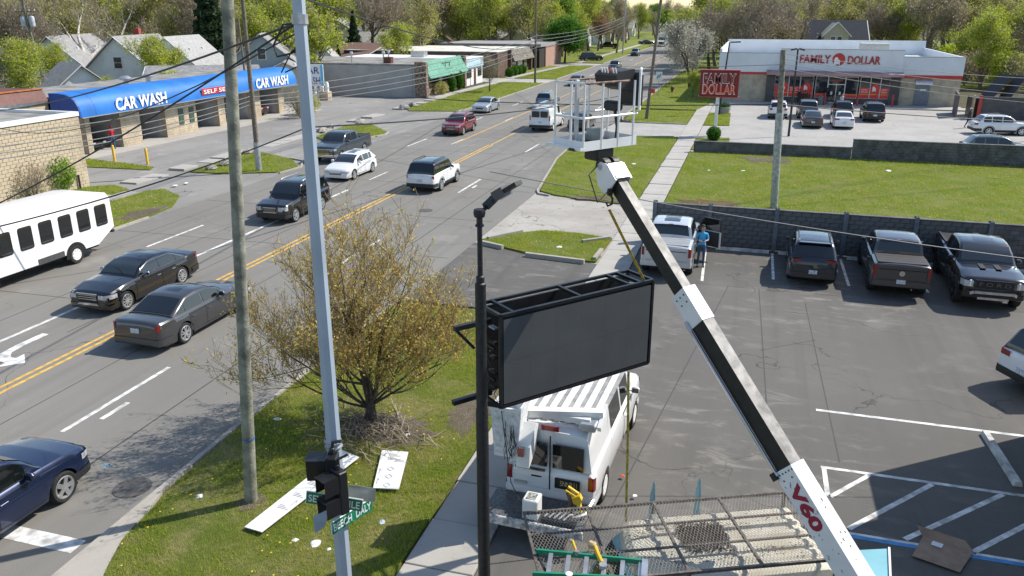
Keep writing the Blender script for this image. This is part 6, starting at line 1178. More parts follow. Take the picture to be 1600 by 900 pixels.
b = MB().tube([hd+side*.2-ax*.35, hd+side*.42-ax*.3+Vector((0, 0, -.1)), hd+side*.4+Vector((0, 0, -.35)), hd+side*.2+ax*.15], .012, 5); b.build('hose', BLACK, LF, True)
# basket
kc = Vector(dep(911, 237, 13.7)); ba = R(54); bx, by = Vector((math.cos(ba), math.sin(ba), 0)), Vector((-math.sin(ba), math.cos(ba), 0)); BL, BD, BH = 1.27, .74, 1.12
BK = thing('work_basket', 'open white tube work basket with black control console on the boom tip', 'basket', kc, ba)
def tb(nm, pts, r=.021, m=None): return MB().tube(pts, r, 8).build(nm, m or WBOOM, BK, True)
RT = mat('rusty top rail', (.2, .13, .1), .7, .2, var=.4, scale=16)
MB().box(0, BL, 0, BD, 0, .03).build('floor', mat('dirty basket floor', (.12, .09, .075), .9, var=.4, scale=12), BK)
for x0, x1, y0, y1 in ((0, BL, -.012, 0), (0, BL, BD, BD+.012), (-.012, 0, 0, BD), (BL, BL+.012, 0, BD)): MB().box(x0, x1, y0, y1, 0, .16).build('toe_board', WBOOM, BK)
z = BH
tb('top_rail', [(0, 0, z), (BL*.82, 0, z)], m=RT); tb('top_rail', [(0, BD, z), (BL, BD, z)], m=RT); tb('top_rail', [(0, 0, z), (0, BD, z)]); tb('mid_rail', [(0, 0, .55), (BL, 0, .55)]); tb('mid_rail', [(0, BD, .55), (BL, BD, .55)]); tb('mid_rail', [(0, 0, .55), (0, BD, .55)])
for x, y in ((0, 0), (BL*.33, 0), (BL*.64, 0), (BL*.93, 0), (0, BD), (BL*.3, BD), (BL*.62, BD), (BL, BD), (0, BD*.45)): tb('stanchion', [(x, y, .02), (x, y, z)])
MB().box(.42, .5, BD*.9, BD*.98, .02, z, ch=.01).build('mast', mat('pale grey post', (.55, .56, .56), .5, var=.1), BK)
b = MB(); b.tube([(BL+.02, -.02, .62), (BL+.02, -.02, 1.2), (BL+.06, .02, 1.29), (BL+.2, .14, 1.3), (BL+.24, .18, 1.25), (BL+.24, .18, .68), (BL+.2, .14, .6), (BL+.04, 0, .6)], .024, 8); b.build('guard_hoop', WBOOM, BK, True); MB().box(BL+.03, BL+.2, .04, .5, .66, 1.24, ch=.04).build('console_box', DARK, BK); b = MB().prof([(BL*.66, 1.2), (BL*.7, 1.02), (BL, .92), (BL+.02, 1.3), (BL*.74, 1.27)], 'y', .12, BD*.9); b.build('control_console', DARK, BK)
for k in range(6): MB().tube([(BL*.7, .17+.07*k, 1.24), (BL*.665, .16+.07*k, 1.33)], .013, 6).build('lever', RED if k == 2 else TRIMW, BK)
MB().box(BL*.74, BL*.9, .2, .55, .58, .75, ch=.04).build('hose_bundle', DARK, BK); MB().tube([(BL*.8, .3, .6), (BL*.84, .28, .3), (BL*.8, .25, .05)], .03, 8).build('hose', DARK, BK, True)
MB().box(.72, .98, BD*.72, BD*.98, .03, .26, ch=.02).build('tool_tray', mat('grey tool tray', (.3, .32, .3), .5, .2, var=.1), BK); MB().beam((-.03, -.02, .04), (-.06, BD*1.15, .04), .1, .05).build('step', WBOOM, BK); MB().beam((-.06, .12, .02), (-.06, .3, .02), .06, .05).build('latch', DARK, BK); MB().box(.38, .8, .05, .4, -.22, 0, ch=.03).build('pivot', DARK, BK)
# ================================================================== WHITE BUCKET VAN
VW = car('bucket_van', 'white bucket van with ribbed roof parked under the screen, tail towards us', 'van', -3.25, 17.05, R(-2.5), 'van', 'white', None, 1, W=1.97, H=2.12, L=5.45, wb=3.5, fo=.87, gc=.42, belt=1.28, hood=1.2, c=(1.0, 1.75, 5.3, 5.42), rim='van', Rr=.38, tl=(.86, 1.18, .1, .84), win=[(1.55, 2.35), (2.5, 3.5)], pz=.3, glass=GLASS, rbump=PA['white'])
Yb = -5.45/2
for i in range(7): MB().box(-.78+.24*i, -.64+.24*i, -2.3, 1.0, 2.12, 2.18, ch=.012).build('roof_rib', WHITE, VW); MB().box(-.632+.24*i, -.548+.24*i, -2.28, .98, 2.12, 2.15).build('rib_shade', mat('painted rib shade', (.3, .3, .29), .7, var=.15), VW)  # grey strips between the white ribs paint in the shade of the grooves
MB().box(-.4, -.18, Yb-.03, Yb+.0, 1.12*0+1.0, 1.02).build('door_handle', DARK, VW); MB().box(-.012, .012, Yb-.012, Yb+.01, .6, 2.0).build('door_gap', GAP, VW); MB().box(-.75, -.1, Yb-.05, Yb-.01, 1.16, 1.2).build('trim_strip', RUSTY, VW)
MB().box(.12, .66, Yb-.05, Yb-.012, .82, 1.06, ch=.01).build('plate_panel', BLACK, VW); text('5NNR11', .36, .12, mat('pale yellow lettering', (.5, .42, .22), .5, var=0), VW, (.42, Yb-.056, .96), (math.pi/2, 0, 0), depth=.004); MB().box(-.78, -.5, Yb-.03, Yb-.01, .78, .84).build('badge', GREYW, VW)
MB().box(-.22, .16, Yb+.06, Yb+.1, 2.08, 2.18).build('brake_lamp', REDL, VW); DPL = mat('diamond plate', (.13, .135, .14), .45, .5, var=.3, scale=22, bump=.6, bscale=45)
MB().box(-1.15, .95, Yb-1.0, Yb-.06, .5, .57).build('platform', DPL, VW); MB().box(-1.2, .98, Yb-1.06, Yb-.98, .38, .58, ch=.02).build('platform_edge', mat('worn white steel', (.55, .54, .52), .6, .2, var=.35, scale=12), VW); MB().box(-1.18, -1.0, Yb-1.09, Yb-1.05, .4, .5).build('marker_lamp', REDL, VW)
MB().box(-.3, .02, Yb-.95, Yb-.6, .57, 1.02, ch=.02).build('pedestal', WHITE, VW); MB().box(-.24, -.04, Yb-.9, Yb-.66, 1.02, 1.03).build('pedestal_plate', mat('dirty plate', (.3, .3, .28), .7, var=.5, scale=20), VW)
MB().tube([(.55, Yb-.62, .6), (.7, Yb-.7, .62), (.9, Yb-.55, .66), (.96, Yb-.1, .72)], .05, 8).build('outrigger_leg', ALU, VW, True); b = MB().box(.1, .8, Yb-.95, Yb-.62, .58, .66); b.build('winch_tray', DARK, VW)
b = MB(); [b.tube([(.15+.1*k, Yb-.9, .68), (.25+.1*k, Yb-.75, .74), (.2+.12*k, Yb-.65, .68)], .02, 6) for k in range(5)]; tag(b.build('chain', STEEL, VW), kind='stuff')
# folded boom and bucket on the roof of the van
b = MB().beam((-.95, Yb+.1, 2.36), (.95, Yb+.62, 2.36), .2, .16); b.build('folded_boom', WHITE, VW); MB().beam((-.55, Yb+.34, 2.28), (.75, Yb+.36, 2.28), .1, .12).build('boom_cradle', WHITE, VW); MB().beam((.95, Yb+.3, 2.16), (.95, Yb+.9, 2.42), .08, .12).build('cradle_arm', WHITE, VW); MB().box(.55, .9, Yb+.15, Yb+.5, 2.13, 2.3, ch=.03).build('valve_box', ALU, VW)
b = MB(); b.beam((.3, .2, 2.22), (.62, .22, 2.24), .09, .09).lathe([(.001, -.02), (.1, -.02), (.1, .05), (.001, .05)], 10, c=(.3, .2, 2.25)); b.build('roof_fitting', WHITE, VW)
bk = MB(); x0, x1, y0, y1, z0, z1 = -1.12, -.5, Yb-.52, Yb+.2, 1.62, 2.75; thk = .03
bk.loft([[(x0+.06, y0+.06, z0), (x1-.06, y0+.06, z0), (x1-.06, y1-.06, z0), (x0+.06, y1-.06, z0)], [(x0, y0, z1), (x1, y0, z1), (x1, y1, z1), (x0, y1, z1)], [(x0+thk, y0+thk, z1), (x1-thk, y0+thk, z1), (x1-thk, y1-thk, z1), (x0+thk, y1-thk, z1)], [(x0+.1, y0+.1, z0+.05), (x1-.1, y0+.1, z0+.05), (x1-.1, y1-.1, z0+.05), (x0+.1, y1-.1, z0+.05)]], True, True); bk.build('bucket', mat('scuffed white fibreglass', (.66, .68, .7), .5, var=.15, scale=9), VW)
MB().box(x0-.02, x1+.02, y0-.02, y0+.03, z1-.05, z1+.02).build('bucket_lip', WHITE, VW); b = MB(); b.prof([(Yb-.56, 1.5), (Yb-.5, 1.95), (Yb-.1, 2.3), (Yb+.1, 2.2), (Yb-.1, 1.7)], 'x', x1-.06, x1+.22); b.build('bucket_bracket', WHITE, VW); MB().box(x1-.02, x1+.1, Yb-.58, Yb-.54, 1.75, 1.95).build('marker_lamp', REDL, VW)
b = MB(); q_ = random.Random(8)
for k in range(10): xx = q_.gauss(x0+.42, .06); b.tube([(xx, y0-.02, q_.uniform(2.2, 2.5)), (xx+q_.gauss(0, .06), y0-.06, 2.0), (xx+q_.gauss(0, .06), y0-.05, 1.85), (xx+q_.gauss(0, .05), y0-.03, q_.uniform(1.6, 1.75))], .006, 4)
tag(b.build('hanging_cords', BLACK, VW), kind='stuff'); MB().tube([(x0+.25, y0-.03, 2.7), (x0+.35, y0-.05, 1.9), (x0+.5, Yb-.7, 1.2), (-.2, Yb-.95, .7)], .01, 5).build('control_cable', DARK, VW, True)
o = thing('yellow_valve_cover', 'yellow hooked tool hung at the rear corner of the bucket van', 'tool', (-2.72, 13.85, .95)); YP0 = mat('yellow plastic', (.7, .45, .02), .5, var=.1); MB().prof([(-.06, .02), (.1, .1), (.15, .0), (.12, -.12), (.16, -.3), (.1, -.34), (.05, -.12), (-.02, -.1)], 'y', -.07, .05).build('body', YP0, o); pieces(MB().beam((-.2, .0, .14), (.02, .0, .03), .06, .045).beam((-.16, .05, .2), (.06, .04, .08), .05, .04), 'prong', YP0, o); MB().tube([(-.16, 0, .1), (-.1, -.02, -.05), (-.05, 0, -.4)], .04, 8).build('grip', RUSTY, o, True)
# ================================================================== OLD TEAL VAN WITH ROOF RACK
TEAL = mat('teal van paint', (.2, .44, .5), .4, .1, var=.08, scale=1.5, coat=.3); CREAM = mat('stained cream fibreglass', (.64, .61, .51), .75, var=.3, scale=2.2, col2=(.5, .45, .34), bump=.15)
tz = R(24); TV = thing('old_utility_van', 'old teal utility van with cream ribbed roof under a mesh rack', 'van', (-1.25, 10.68, 0), tz)
b = MB(); rg = []
for x, zt in ((-1.45, .85), (-1.4, 1.02), (-.75, 1.12), (-.5, 1.15), (0, 1.2), (3.15, 1.2)):
    w_ = .9 if x > -1.3 else .8; rg.append([(x, s*w_*f, z) for s, f, z in ((-1, .97, .45), (-1, 1, .8), (-1, .95, zt-.02), (-1, .55, zt+.03), (1, .55, zt+.03), (1, .95, zt-.02), (1, 1, .8), (1, .97, .45))])
b.loft(rg, True, True).build('body', TEAL, TV, True, 35)
b = MB(); rg = []
for x, zt, w_ in ((-.48, 1.2, .82), (-.05, 2.02, .76), (.1, 2.12, .78), (3.05, 2.12, .78)): rg.append([(x, -.86, 1.17), (x, -w_, max(1.18, zt-.1)), (x, -w_*.9, zt), (x, w_*.9, zt), (x, w_, max(1.18, zt-.1)), (x, .86, 1.17)])
b.loft(rg, True, True).build('upper_body', TEAL, TV, True, 30); MB().add([(-.46, -.7, 1.24), (-.46, .7, 1.24), (-.07, .66, 2.02), (-.07, -.66, 2.02)], [(0, 1, 2, 3)]).build('windscreen', GLASS, TV)
b = MB(); rg = []; wr = .84
for x, hgt in ((.0, .0), (.04, .1), (.14, .17), (.5, .2), (2.95, .2), (3.02, .15), (3.06, 0)):
    row = []; N = 44
    for i in range(N+1):
        y = -wr+2*wr*i/N; ed = min(1, (wr-abs(y))/.12); rib = .042*(1 if math.sin(y*math.pi*7.2) > .0 else 0)*min(1, max(0, (x-.3)/.3)); row.append((x+.12*(y/wr)**2*(x < .3), y, 2.1+hgt*math.sqrt(max(0, ed*(2-ed)))+rib*(ed >= 1)))
    rg.append(row)
b.loft(rg, closed=False).build('roof', CREAM, TV, True, 25, fix=False)
b = MB()
for k, yy in enumerate((.62, -.58)): b.box(.62+0*k, .74, yy-.2, yy+.2, 2.3, 2.335, ch=.01)
pieces(b, 'roof_vent', mat('grey vent', (.3, .3, .27), .7, var=.3, scale=12), TV)
b = MB(); g_ = random.Random(6)
for k in range(2800):
    x, y = g_.gauss(1.27, .3), g_.gauss(.12, .22)
    if abs(x-1.27) < .38 and -.28 < y < .5: b.beam((x, y, 2.338), (x+g_.uniform(-.03, .03), y+g_.uniform(-.03, .03), 2.345+g_.uniform(0, .03)), .014, .006)
for k in range(420): x, y = g_.uniform(.1, 2.9), g_.choice([-.45, -.3, .28, .42, .7])+g_.gauss(0, .05); b.beam((x, y, 2.335), (x+g_.uniform(-.03, .03), y+g_.uniform(-.02, .02), 2.343), .012, .005)
tag(b.build('leaf_debris', mat('dead leaf debris', (.1, .08, .06), .95, var=.6, scale=40), TV, fix=False), 'heap of grey leaf debris on the cream roof', kind='stuff')
RK = mat('rack steel', (.15, .13, .115), .6, .4, var=.25, scale=20); zr_ = 2.5
for y in (.89, -.89): MB().beam((-1.5, y, zr_), (3.1, y, zr_), .04, .05).build('rack_rail', RK, TV)
for y in (.32, -.27): MB().beam((-1.5, y, zr_-.01), (3.1, y, zr_-.01), .03, .03).build('rack_bar', RK, TV)
for x in (-1.5, -.45, .69, 1.82, 3.0): MB().beam((x, -.91, zr_+.002), (x, .91, zr_+.002), .04, .045).build('rack_crossbar', RK, TV)
for x in (.69, 3.0): [MB().beam((x, s*.87, 1.9), (x, s*.89, zr_), .04, .04).build('rack_leg', RK, TV) for s in (-1, 1)]
b = MB(); st = .056; zz = zr_+.02; x0, x1, y0, y1 = -1.5, 3.05, -.89, .89; k_ = .5
def clip(c, sg):                             # one slanted wire of the mesh, cut to the rack
    p = []
    for y in (y0, y1): p.append((c+sg*k_*y, y))
    (xa, ya), (xb, yb) = p
    if max(xa, xb) <= x0 or min(xa, xb) >= x1: return
    def at(x): return ya+(yb-ya)*(x-xa)/(xb-xa)
    q = []
    for x, y in p:
        if x < x0: x, y = x0, at(x0)
        elif x > x1: x, y = x1, at(x1)
        q.append((x, y, zz))
    b.beam(q[0], q[1], .0045, .003)
c = x0-1
while c < x1+1: clip(c, 1); clip(c, -1); c += st
tag(b.build('rack_mesh', mat('grey mesh wire', (.3, .275, .24), .6, .3, var=.15), TV, fix=False), kind='stuff')
for x in (.72, 1.52): b = MB().loft([[(x+q, .93, 1.7), (x+q, 1.2, 1.75), (x+q, 1.16, 2.5), (x+q, 1.05, 2.8), (x+q, .98, 2.5)] for q in (0, .03)], True, True); lo = b.build('compartment_lid', TEAL, TV); MB().beam((x+.03, 1.2, 1.75), (x+.03, 1.06, 2.78), .012, .03).build('lid_edge', TRIMW, lo)
iv = Matrix.Rotation(-tz, 4, 'Z')@Matrix.Translation((1.25, -10.68, 0)); pl = [iv@Vector(G(u, v, z)) for u, v, z in ((1310, 861, 1.5), (1389, 857, 1.5), (1392, 925, 1.5), (1330, 925, 1.5))]; nv = Vector((0, 0, .04)); lo = MB().loft([pl, [p-nv for p in pl]], True, True).build('compartment_lid', TEAL, TV); MB().beam(pl[1]+Vector((0, 0, .005)), pl[2]+Vector((0, 0, .005)), .035, .05).build('lid_edge', TRIMW, lo)
MB().box(3.06, 3.5, -.5, .75, .6, 1.9).build('turret_base', BLACK, TV); tm, rm = wheel_mesh(.36, .235, 'van')
for x in (-.75, 2.4):
    for s in (1, -1): o = link('wheel', tm, TV); o.location = (x, s*.78, .36); o.rotation_euler = (0, 0, R(90) if s > 0 else R(-90)); link('rim', rm, o)
MB().box(-1.4, 3.1, -.7, .7, .35, .5).build('underbody', GAP, TV)
# ladder and tools on the rack
la, lb = Vector(G(838, 861, 2.58)), Vector(G(1008, 878, 2.58)); lc, ld = Vector(G(832, 897, 2.58)), Vector(G(1006, 905, 2.58)); LG = mat('green ladder fibreglass', (.01, .22, .12), .4, var=.08)
o = thing('step_ladder', 'green fibreglass step ladder with white treads lying on the mesh rack', 'ladder', la); MB().beam(la-la, lb-la, .035, .075).build('rail', LG, o); MB().beam(lc-la, ld-la, .035, .075).build('rail', LG, o)
for k in range(6): f = .14+.165*k; MB().beam(la.lerp(lb, f)-la, lc.lerp(ld, f)-la, .065, .03).build('tread', ALU, o)
MB().beam(lb-la, ld-la, .09, .11).build('top_cap', ALU, o); MB().lathe([(.001, .038), (.05, .04), (.055, .036)], 14).build('maker_plate', TRIMW, o).location = lc.lerp(ld, .33)-la; MB().beam(la.lerp(lb, .0)-la+Vector((.02, 0, -.06)), lc.lerp(ld, .15)-la+Vector((0, 0, -.06)), .03, .03).build('spreader', DARK, o)
YP = MATS['yellow plastic']
for k, (u, v) in enumerate(((892, 848), (925, 856))):
    p = Vector(G(u, v, 2.6)); o = thing('clamp_tool', ('small yellow clamp on the rack left of the other', 'larger yellow handled clamp lying over the rack bar')[k], 'tool', p, R(-20)); s = .7+.5*k; MB().box(-.05*s, .05*s, -.04*s, .04*s, 0, .09*s, ch=.02).build('jaw', mat('tan clamp jaw', (.5, .36, .2), .6, var=.2), o, True); MB().tube([(.04*s, 0, .05), (.14*s, -.1*s, .04), (.26*s, -.2*s, .02)], .028*s, 8).build('handle', YP, o, True); MB().lathe([(.001, -.02), (.05*s, -.02), (.05*s, .05), (.001, .05)], 10, c=(.3*s, -.24*s, .0)).build('pad', STEEL, o)
# ================================================================== LITTER, BOARDS, STONES, STOPS
BRD = mat('white packing board', (.74, .74, .73), .6, var=.05, scale=2); INK = mat('grey print', (.35, .36, .38), .7, var=0)
def board(lab, px, z, marks_):
    c = Vector(G(*px[0], z)); q = [Vector(G(u, v, z+dz))-c for (u, v), dz in zip(px, (0, .02, .05, .03))]; o = MB().loft([[p-Vector((0, 0, .02)) for p in q], q], True, True).build('packing_board', BRD); o.location = c; tag(o, lab, 'board')
    for a, b_, k in marks_:
        p = q[0].lerp(q[3], a).lerp(q[1].lerp(q[2], a), b_)+Vector((0, 0, .006)); ex = (q[1]-q[0]).normalized(); ey = (q[3]-q[0]).normalized(); m = MB()
        if k == 'd':
            s = .085; pts = [p+ex*s, p+ey*s, p-ex*s, p-ey*s]; [m.beam(pts[i], pts[(i+1) % 4], .014, .003) for i in range(4)]; m.build('diamond_mark', INK, o); continue
        if k == 'a': m.beam(p, p+ey*.22, .018, .003).beam(p+ey*.22, p+ey*.15+ex*.04, .018, .003); m.build('arrow_mark', INK, o); continue
        [m.beam(p+ey*.05*j, p+ey*.05*j+ex*(.3-.08*j), .012, .003) for j in range(3)]; m.build('print_lines', INK, o)
board('long white packing board lying towards the kerb left of the pole', [(382, 823), (409, 831), (561, 714), (535, 703)], .16, [(.25, .3, 'l'), (.4, .3, 'l'), (.55, .3, 'l'), (.7, .3, 'l'), (.3, .8, 'a'), (.5, .8, 'a')])
board('white packing board with diamond marks lying in the grass near the sidewalk', [(583, 762), (623, 764), (638, 706), (597, 703)], .16, [(.08, .5, 'd'), (.3, .5, 'd'), (.5, .5, 'd'), (.1, .1, 'a'), (.35, .1, 'a'), (.75, .3, 'l'), (.85, .3, 'l'), (.7, .6, 'l')])
CARD = mat('brown cardboard', (.3, .21, .15), .9, var=.1); px = [(1425, 868), (1500, 894), (1521, 862), (1442, 838)]; c = Vector(G(*px[0], .05)); o = thing('cardboard_sheet', 'brown cardboard sheet with a white label on the blue line', 'cardboard', c); q = [Vector(G(u, v, .05))-c for u, v in px]
MB().loft([[p-Vector((0, 0, .012)) for p in q], q], True, True).build('panel', CARD, o); fl = [q[3], q[2], q[2]+Vector((-.12, .2, .1)), q[3]+Vector((-.1, .2, .12))]; MB().loft([[p-Vector((0, 0, .008)) for p in fl], fl], True, True).build('flap', CARD, o)
cc = q[0].lerp(q[3], .72).lerp(q[1].lerp(q[2], .72), .22)+Vector((0, 0, .012)); ex, ey = (q[1]-q[0]).normalized(), (q[3]-q[0]).normalized(); MB().add([cc, cc+ex*.2, cc+ex*.2+ey*.16, cc+ey*.16], [(0, 1, 2, 3)]).build('label', TRIMW, o)
ROCK = mat('grey boulder', (.3, .28, .25), .95, var=.3, scale=5, bump=.7, bscale=6)
def rock(x, y, s, lab, seed, m=None, z=0.):
    g = random.Random(seed); b = MB(); pr = [(.02, -.1), (.7, -.05), (1, .25), (.85, .6), (.5, .82), (.02, .9)]; b.lathe([(r*s, h*s) for r, h in pr], 9); b.v = [(p[0]*g.uniform(.7, 1.2)*1.2, p[1]*g.uniform(.7, 1.15), p[2]*g.uniform(.75, 1.15)) for p in b.v]; o = b.build('boulder', m or ROCK, None, True, 50); o.location = (x, y, z+.04); o.rotation_euler = (0, 0, g.uniform(0, 6)); return tag(o, lab, 'boulder', 'boulders on the grass islands')
for k, (u, v, s, lab) in enumerate(((331, 266, .38, 'flat grey boulder at the near end of the rock island'), (352, 259, .42, 'dark boulder second on the rock island'), (388, 241, .4, 'upright boulder left of the wooden pole'), (398, 240, .36, 'pale boulder right beside the wooden pole'), (502, 207, .45, 'low pale boulder on the second island behind the steel pole'), (517, 202, .42, 'tan boulder next on the second island'), (562, 194, .5, 'long pale boulder at the far edge of the second island'), (631, 171, .55, 'pale boulder at the tip of the shop lawn'), (645, 167, .5, 'second boulder at the tip of the shop lawn'))): x, y, _ = G(u, v); rock(x, y, s, lab, k+1)
LIT = mat('white litter', (.75, .75, .74), .7, var=.08)
for k, (u, v, s, lab) in enumerate(((461, 846, .07, 'small white scrap of foam left of the steel pole base'), (493, 851, .11, 'larger white foam scrap beside the steel pole'), (514, 860, .05, 'tiny white scrap next to the steel pole'), (434, 657, .1, 'white foam lump near the wooden pole'), (597, 818, .08, 'pale blue wrapper in the pole shadow'), (637, 681, .07, 'white scrap behind the packing board'), (312, 777, .08, 'pale scrap near the foot of the wooden pole'), (990, 257, .16, 'white scrap on the grass by the lift tip'), (1030, 268, .09, 'white scrap near the sidewalk edge'), (1161, 268, .14, 'long white scrap on the field'), (1107, 267, .1, 'white scrap on the field near the sidewalk'), (874, 387, .12, 'white scrap on the grass island'), (1388, 268, .2, 'pale plank scrap on the field'), (1540, 252, .2, 'white scrap by the dark block wall'), (273, 291, .16, 'white scrap on the worn ground by the bus'), (291, 287, .14, 'second white scrap on the worn ground by the bus'), (973, 745, .05, 'red scrap on the lot beside the bucket van'), (992, 776, .05, 'white paper scrap on the lot by the rack'))):
    x, y, _ = G(u, v, .05); o = rock(x, y, s, lab, 40+k, LIT if k not in (4, 16) else (mat('pale blue scrap', (.4, .5, .6), .6, var=.1) if k == 4 else ORNG), .03); o.name = 'litter'; o['category'] = 'litter'; o['group'] = 'scraps of litter'; o.scale = (1, 1, .5)
STOPM = mat('worn concrete stop', (.5, .49, .46), .85, var=.2, scale=4)
def stop(x, y, L, rz, lab, g='wheel stops along the wall'): o = MB().prof([(-.1, 0), (-.07, .12), (.07, .12), (.1, 0)], 'x', -L/2, L/2).build('wheel_stop', STOPM); o.location = (x, y, .004); o.rotation_euler = (0, 0, rz); return tag(o, lab, 'wheel stop', g)
for k, x in enumerate((.15, 2.85, 5.7, 8.5, 11.3)): stop(x, 36.45, 2.3, 0, ('concrete wheel stop right of the open truck door', 'concrete wheel stop ahead of the blue black off roader', 'concrete wheel stop ahead of the grey pickup', 'concrete wheel stop behind the black pickup', 'concrete wheel stop at the right end of the wall')[k])
stop(6.55, 19.75, 2.45, R(-87), 'worn concrete wheel stop lying loose at the right beside the hatched bay', None); stop(8.2, 19.6, 1.6, R(-80), 'second concrete wheel stop in the shade at the right edge', None)
isl = [((-9.0, 32.9), (-6.3, 32.55)), ((-5.95, 33.0), (-5.9, 34.5)), ((-7.0, 35.6), (-5.9, 36.6)), ((-11.4, 34.9), (-10.2, 36.6)), ((-11.5, 34.2), (-10.3, 33.7))]
for k, (a, b_) in enumerate(isl): o = MB().beam((a[0], a[1], .09), (b_[0], b_[1], .09), .17, .2).build('kerb_stone', KERB); tag(o, ('long kerb stone along the near edge of the small island', 'kerb stone at the sidewalk corner of the island', 'slanted kerb stone near the sidewalk on the island', 'kerb stone at the road end of the island', 'short kerb stone by the driveway on the island')[k], 'kerb stone', 'loose kerb stones of the island')
for nm, u, v, r_, lab in (('manhole_cover', 665, 329, .38, 'round iron manhole cover in the near lane'), ('manhole_cover', 207, 762, .42, 'round manhole cover by the kerb at the bottom left')): o = MB().lathe([(.001, .012), (r_*.55, .012), (r_*.57, .008), (r_*.75, .008), (r_*.77, .013), (r_, .013), (r_, 0)], 24).build(nm, mat('iron cover', (.125, .118, .108), .7, .4, var=.2)); o.location = G(u, v); tag(o, lab, 'manhole cover')
# ================================================================== PEOPLE
SKN = mat('skin', (.42, .25, .18), .6, var=.05); SKD = mat('dark skin', (.12, .07, .05), .6, var=.05); HAIR = mat('dark hair', (.02, .015, .012), .8, var=.1)
def cloth(n, c): return mat(n, c, .85, var=.12, scale=7, bump=.3, bscale=9)
def person(label, x, y, z, rz, h, shirt, pants, skin=SKN, pose='stand', hat=None, longs=False):
    s = h/1.75; t = thing('person', label, 'person', (x, y, z), rz)         # local -Y is the way the person faces
    V, E, Rr = [], [], []
    def ad(p, r, par=None):
        V.append(tuple(c*s for c in p)); Rr.append(r*s); i = len(V)-1
        if par is not None: E.append((par, i))
        return i
    pel = ad((0, 0, .96), .135); wa = ad((0, .005, 1.1), .125, pel); ch = ad((0, -.01, 1.3), .15, wa); nb = ad((0, 0, 1.45), .08, ch); nk = ad((0, -.015, 1.53), .052, nb); hd = ad((0, -.03, 1.62), .085, nk); ad((0, -.02, 1.715), .075, hd)
    wk = pose == 'walk'
    for sg in (-1, 1):
        st = (.16 if sg > 0 else -.18) if wk else (.02 if sg > 0 else -.02)
        hp = ad((.095*sg, 0, .9), .095, pel); kn = ad((.1*sg, -.02-st*.6, .5), .06, hp); an = ad((.11*sg, .03-st*1.4, .09), .042, kn); ft = ad((.115*sg, -.05-st*1.4, .035), .04, an); ad((.125*sg, -.15-st*1.4, .03), .03, ft)
        sh = ad((.185*sg, 0, 1.42), .062, ch)
        if pose == 'phone': el, hn = (.23*sg, -.04, 1.15), (.09*sg, -.27, 1.17)
        elif pose == 'reach': el, hn = (.24*sg, -.15, 1.2), (.2*sg, -.4, 1.1)
        else: el, hn = (.25*sg, .03+st*.4, 1.14), (.26*sg, -.06+st*.7, .89)
        e_ = ad(el, .042, sh); w_ = ad(tuple(a+(b-a)*.85 for a, b in zip(el, hn)), .03, e_); pm = ad(hn, .034, w_); dv = (Vector(hn)-Vector(el)).normalized(); sv_ = Vector((-sg, 0, 0)) if abs(dv.x) < .8 else Vector((0, 0, 1))
        for k in range(4): q = Vector(hn)+dv*.03+sv_*(.018*(k-1.5)); f1 = ad(q+dv*.035, .0095, pm); ad(q+dv*(.068-.006*abs(k-1.4))+Vector((0, 0, -.012)), .008, f1)
        th_ = ad(Vector(hn)+sv_*.04+dv*.0, .011, pm); ad(Vector(hn)+sv_*.052+dv*.035, .009, th_)
    me = bpy.data.meshes.new('p'); me.from_pydata(V, E, []); ob = bpy.data.objects.new('p', me); C.objects.link(ob); ob.modifiers.new('s', 'SKIN'); ob.modifiers.new('u', 'SUBSURF').levels = 1
    for i, r in enumerate(Rr): me.skin_vertices[0].data[i].radius = (r, r*(.78 if i in (0, 1, 2) else 1))
    for i in range(len(V)): me.skin_vertices[0].data[i].use_root = (i == 0)
    bpy.context.view_layer.update(); m2 = bpy.data.meshes.new_from_object(ob.evaluated_get(bpy.context.evaluated_depsgraph_get())); bpy.data.objects.remove(ob)
    m2.materials.clear(); [m2.materials.append(m) for m in (shirt, pants, skin, DARK)]; mi = []
    for p in m2.polygons:
        c = p.center/s; a = abs(c.x); k = 0
        if c.z < .09: k = 3
        elif c.z < .97 and a < .2: k = 1
        elif c.z > 1.5: k = 2
        elif not longs and (a > .2 or c.y < -.16) and c.z < 1.2: k = 2
        elif longs and (c.z < .95 or (c.y < -.3)): k = 2
        mi.append(k)
    m2.polygons.foreach_set('material_index', mi); m2.polygons.foreach_set('use_smooth', [True]*len(mi)); m2.update(); link('body', m2, t)
    b = MB().lathe([(.001, .115), (.06, .105), (.09, .06), (.099, .0), (.096, -.05), (.08, -.08)], 12, c=(0, .012, 1.675)); b.v = [(p[0]*s*.92, (p[1] if p[1] > -.02 or p[2] > 1.7 else p[1]*.6)*s, p[2]*s) for p in b.v]; b.build('cap' if hat else 'hair', hat or HAIR, t, True)
    if hat: MB().box(-.07*s, .07*s, -.2*s, -.08*s, 1.7*s, 1.715*s, ch=.01).build('cap_brim', hat, t)
    fb = MB(); [fb.lathe([(.001, 0), (.011*s, .003), (.001, .008)], 6, c=(e*.034*s, -.112*s, 1.63*s), axis='y') for e in (-1, 1)]; pieces(fb, 'eye', DARK, t); MB().box(-.011*s, .011*s, -.135*s, -.105*s, 1.585*s, 1.62*s, ch=.006).build('nose', skin, t); MB().box(-.022*s, .022*s, -.116*s, -.108*s, 1.557*s, 1.566*s).build('mouth', mat('lips', (.3, .12, .1), .6, var=0), t)
    for e in (-1, 1): MB().box(e*.085*s-.008, e*.085*s+.008, -.04*s, .0, 1.6*s, 1.66*s, ch=.006).build('ear', skin, t)
    return t
p = (-1.5, 33.55); JEAN = cloth('blue jeans', (.06, .1, .18))
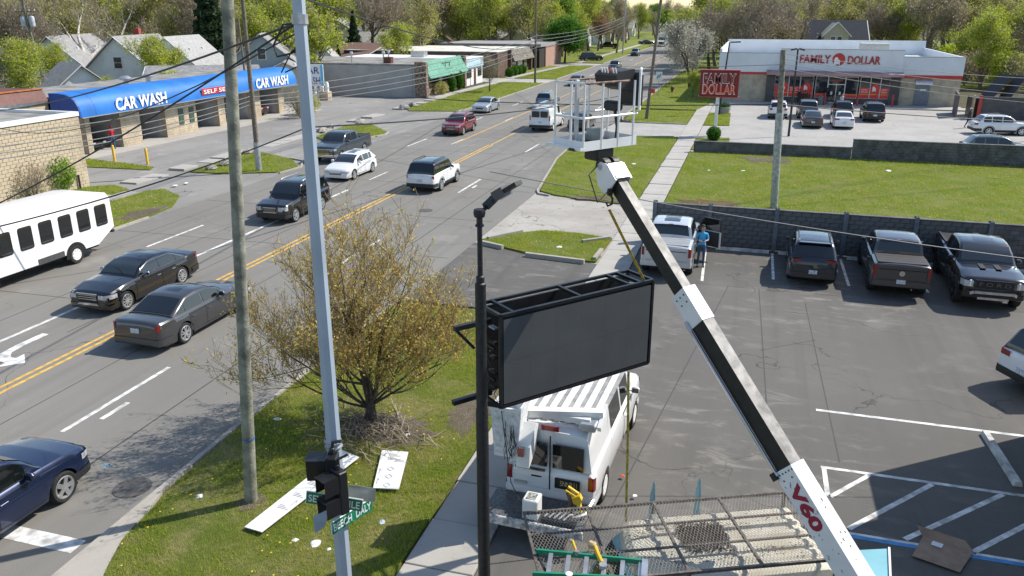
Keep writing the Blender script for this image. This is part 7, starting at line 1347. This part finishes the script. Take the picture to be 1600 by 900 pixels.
person('man in a blue T-shirt looking at a phone by the open truck door', p[0], p[1], 0, R(10), 1.8, cloth('bright blue cotton', (.06, .38, .68)), JEAN, SKN, 'phone', cloth('dark cap cloth', (.03, .03, .035)))
ph = MB().box(-.075, .075, -.006, .006, -.04, .04, ch=.004).build('phone', BLACK); ph.location = (p[0]+.06, p[1]-.31, 1.22); ph.rotation_euler = (R(-50), 0, R(10)); tag(ph, 'black phone held in both hands by the man in blue', 'phone')
p = G(178, 233); person('person in a red hooded top and dark jeans washing a car in the first bay', p[0], p[1], .02, R(-120), 1.75, cloth('red cotton', (.5, .02, .04)), JEAN, SKD, 'reach', cloth('red hood', (.5, .02, .04)), True)
p = G(1512, 200); person('person in dark clothes and a pale cap walking across the store lot', p[0], p[1], 0, R(40), 1.8, cloth('dark grey cotton', (.03, .03, .04)), cloth('black trousers', (.015, .015, .02)), SKD, 'walk', cloth('pale cap cloth', (.5, .5, .48)), True)
p = G(1289, 163); person('person in black at the store door', p[0], p[1]-.6, .13, R(180), 1.75, cloth('black cotton', (.012, .012, .014)), MATS['black trousers'], SKD, 'walk', None, True)
p = G(1311, 168); person('person in a pale grey top between the cars near the store door', p[0], p[1]-2, 0, R(30), 1.7, cloth('pale grey cotton', (.4, .42, .45)), MATS['black trousers'], SKN, 'walk', None, True)
p = G(1247, 164); person('person in dark clothes beside a rack of black bags by the store windows', p[0], 98.6, .13, R(20), 1.7, MATS['black cotton'], MATS['black trousers'], SKD, 'stand', None, True)
o = thing('merchandise_rack', 'rack hung with black goods before the store windows', 'rack', (5.4, 98.8, .13)); MB().tube([(-.7, 0, 0), (-.7, 0, 1.4), (.7, 0, 1.4), (.7, 0, 0)], .03).build('frame', DARK, o)
for k in range(5): MB().box(-.6+.24*k, -.4+.24*k, -.2, .2, .3+.1*(k % 2), 1.3, ch=.06).build('bag', BLACK, o, True)
o = MB().lathe([(.3, 0), (.32, .9), (.34, .95), (.1, 1.05), (.01, 1.06)], 14).build('trash_bin', mat('grey bin', (.16, .16, .17), .6, var=.1), None, True); o.location = (7.3, 98.9, .13); tag(o, 'grey trash bin left of the store door', 'trash can')
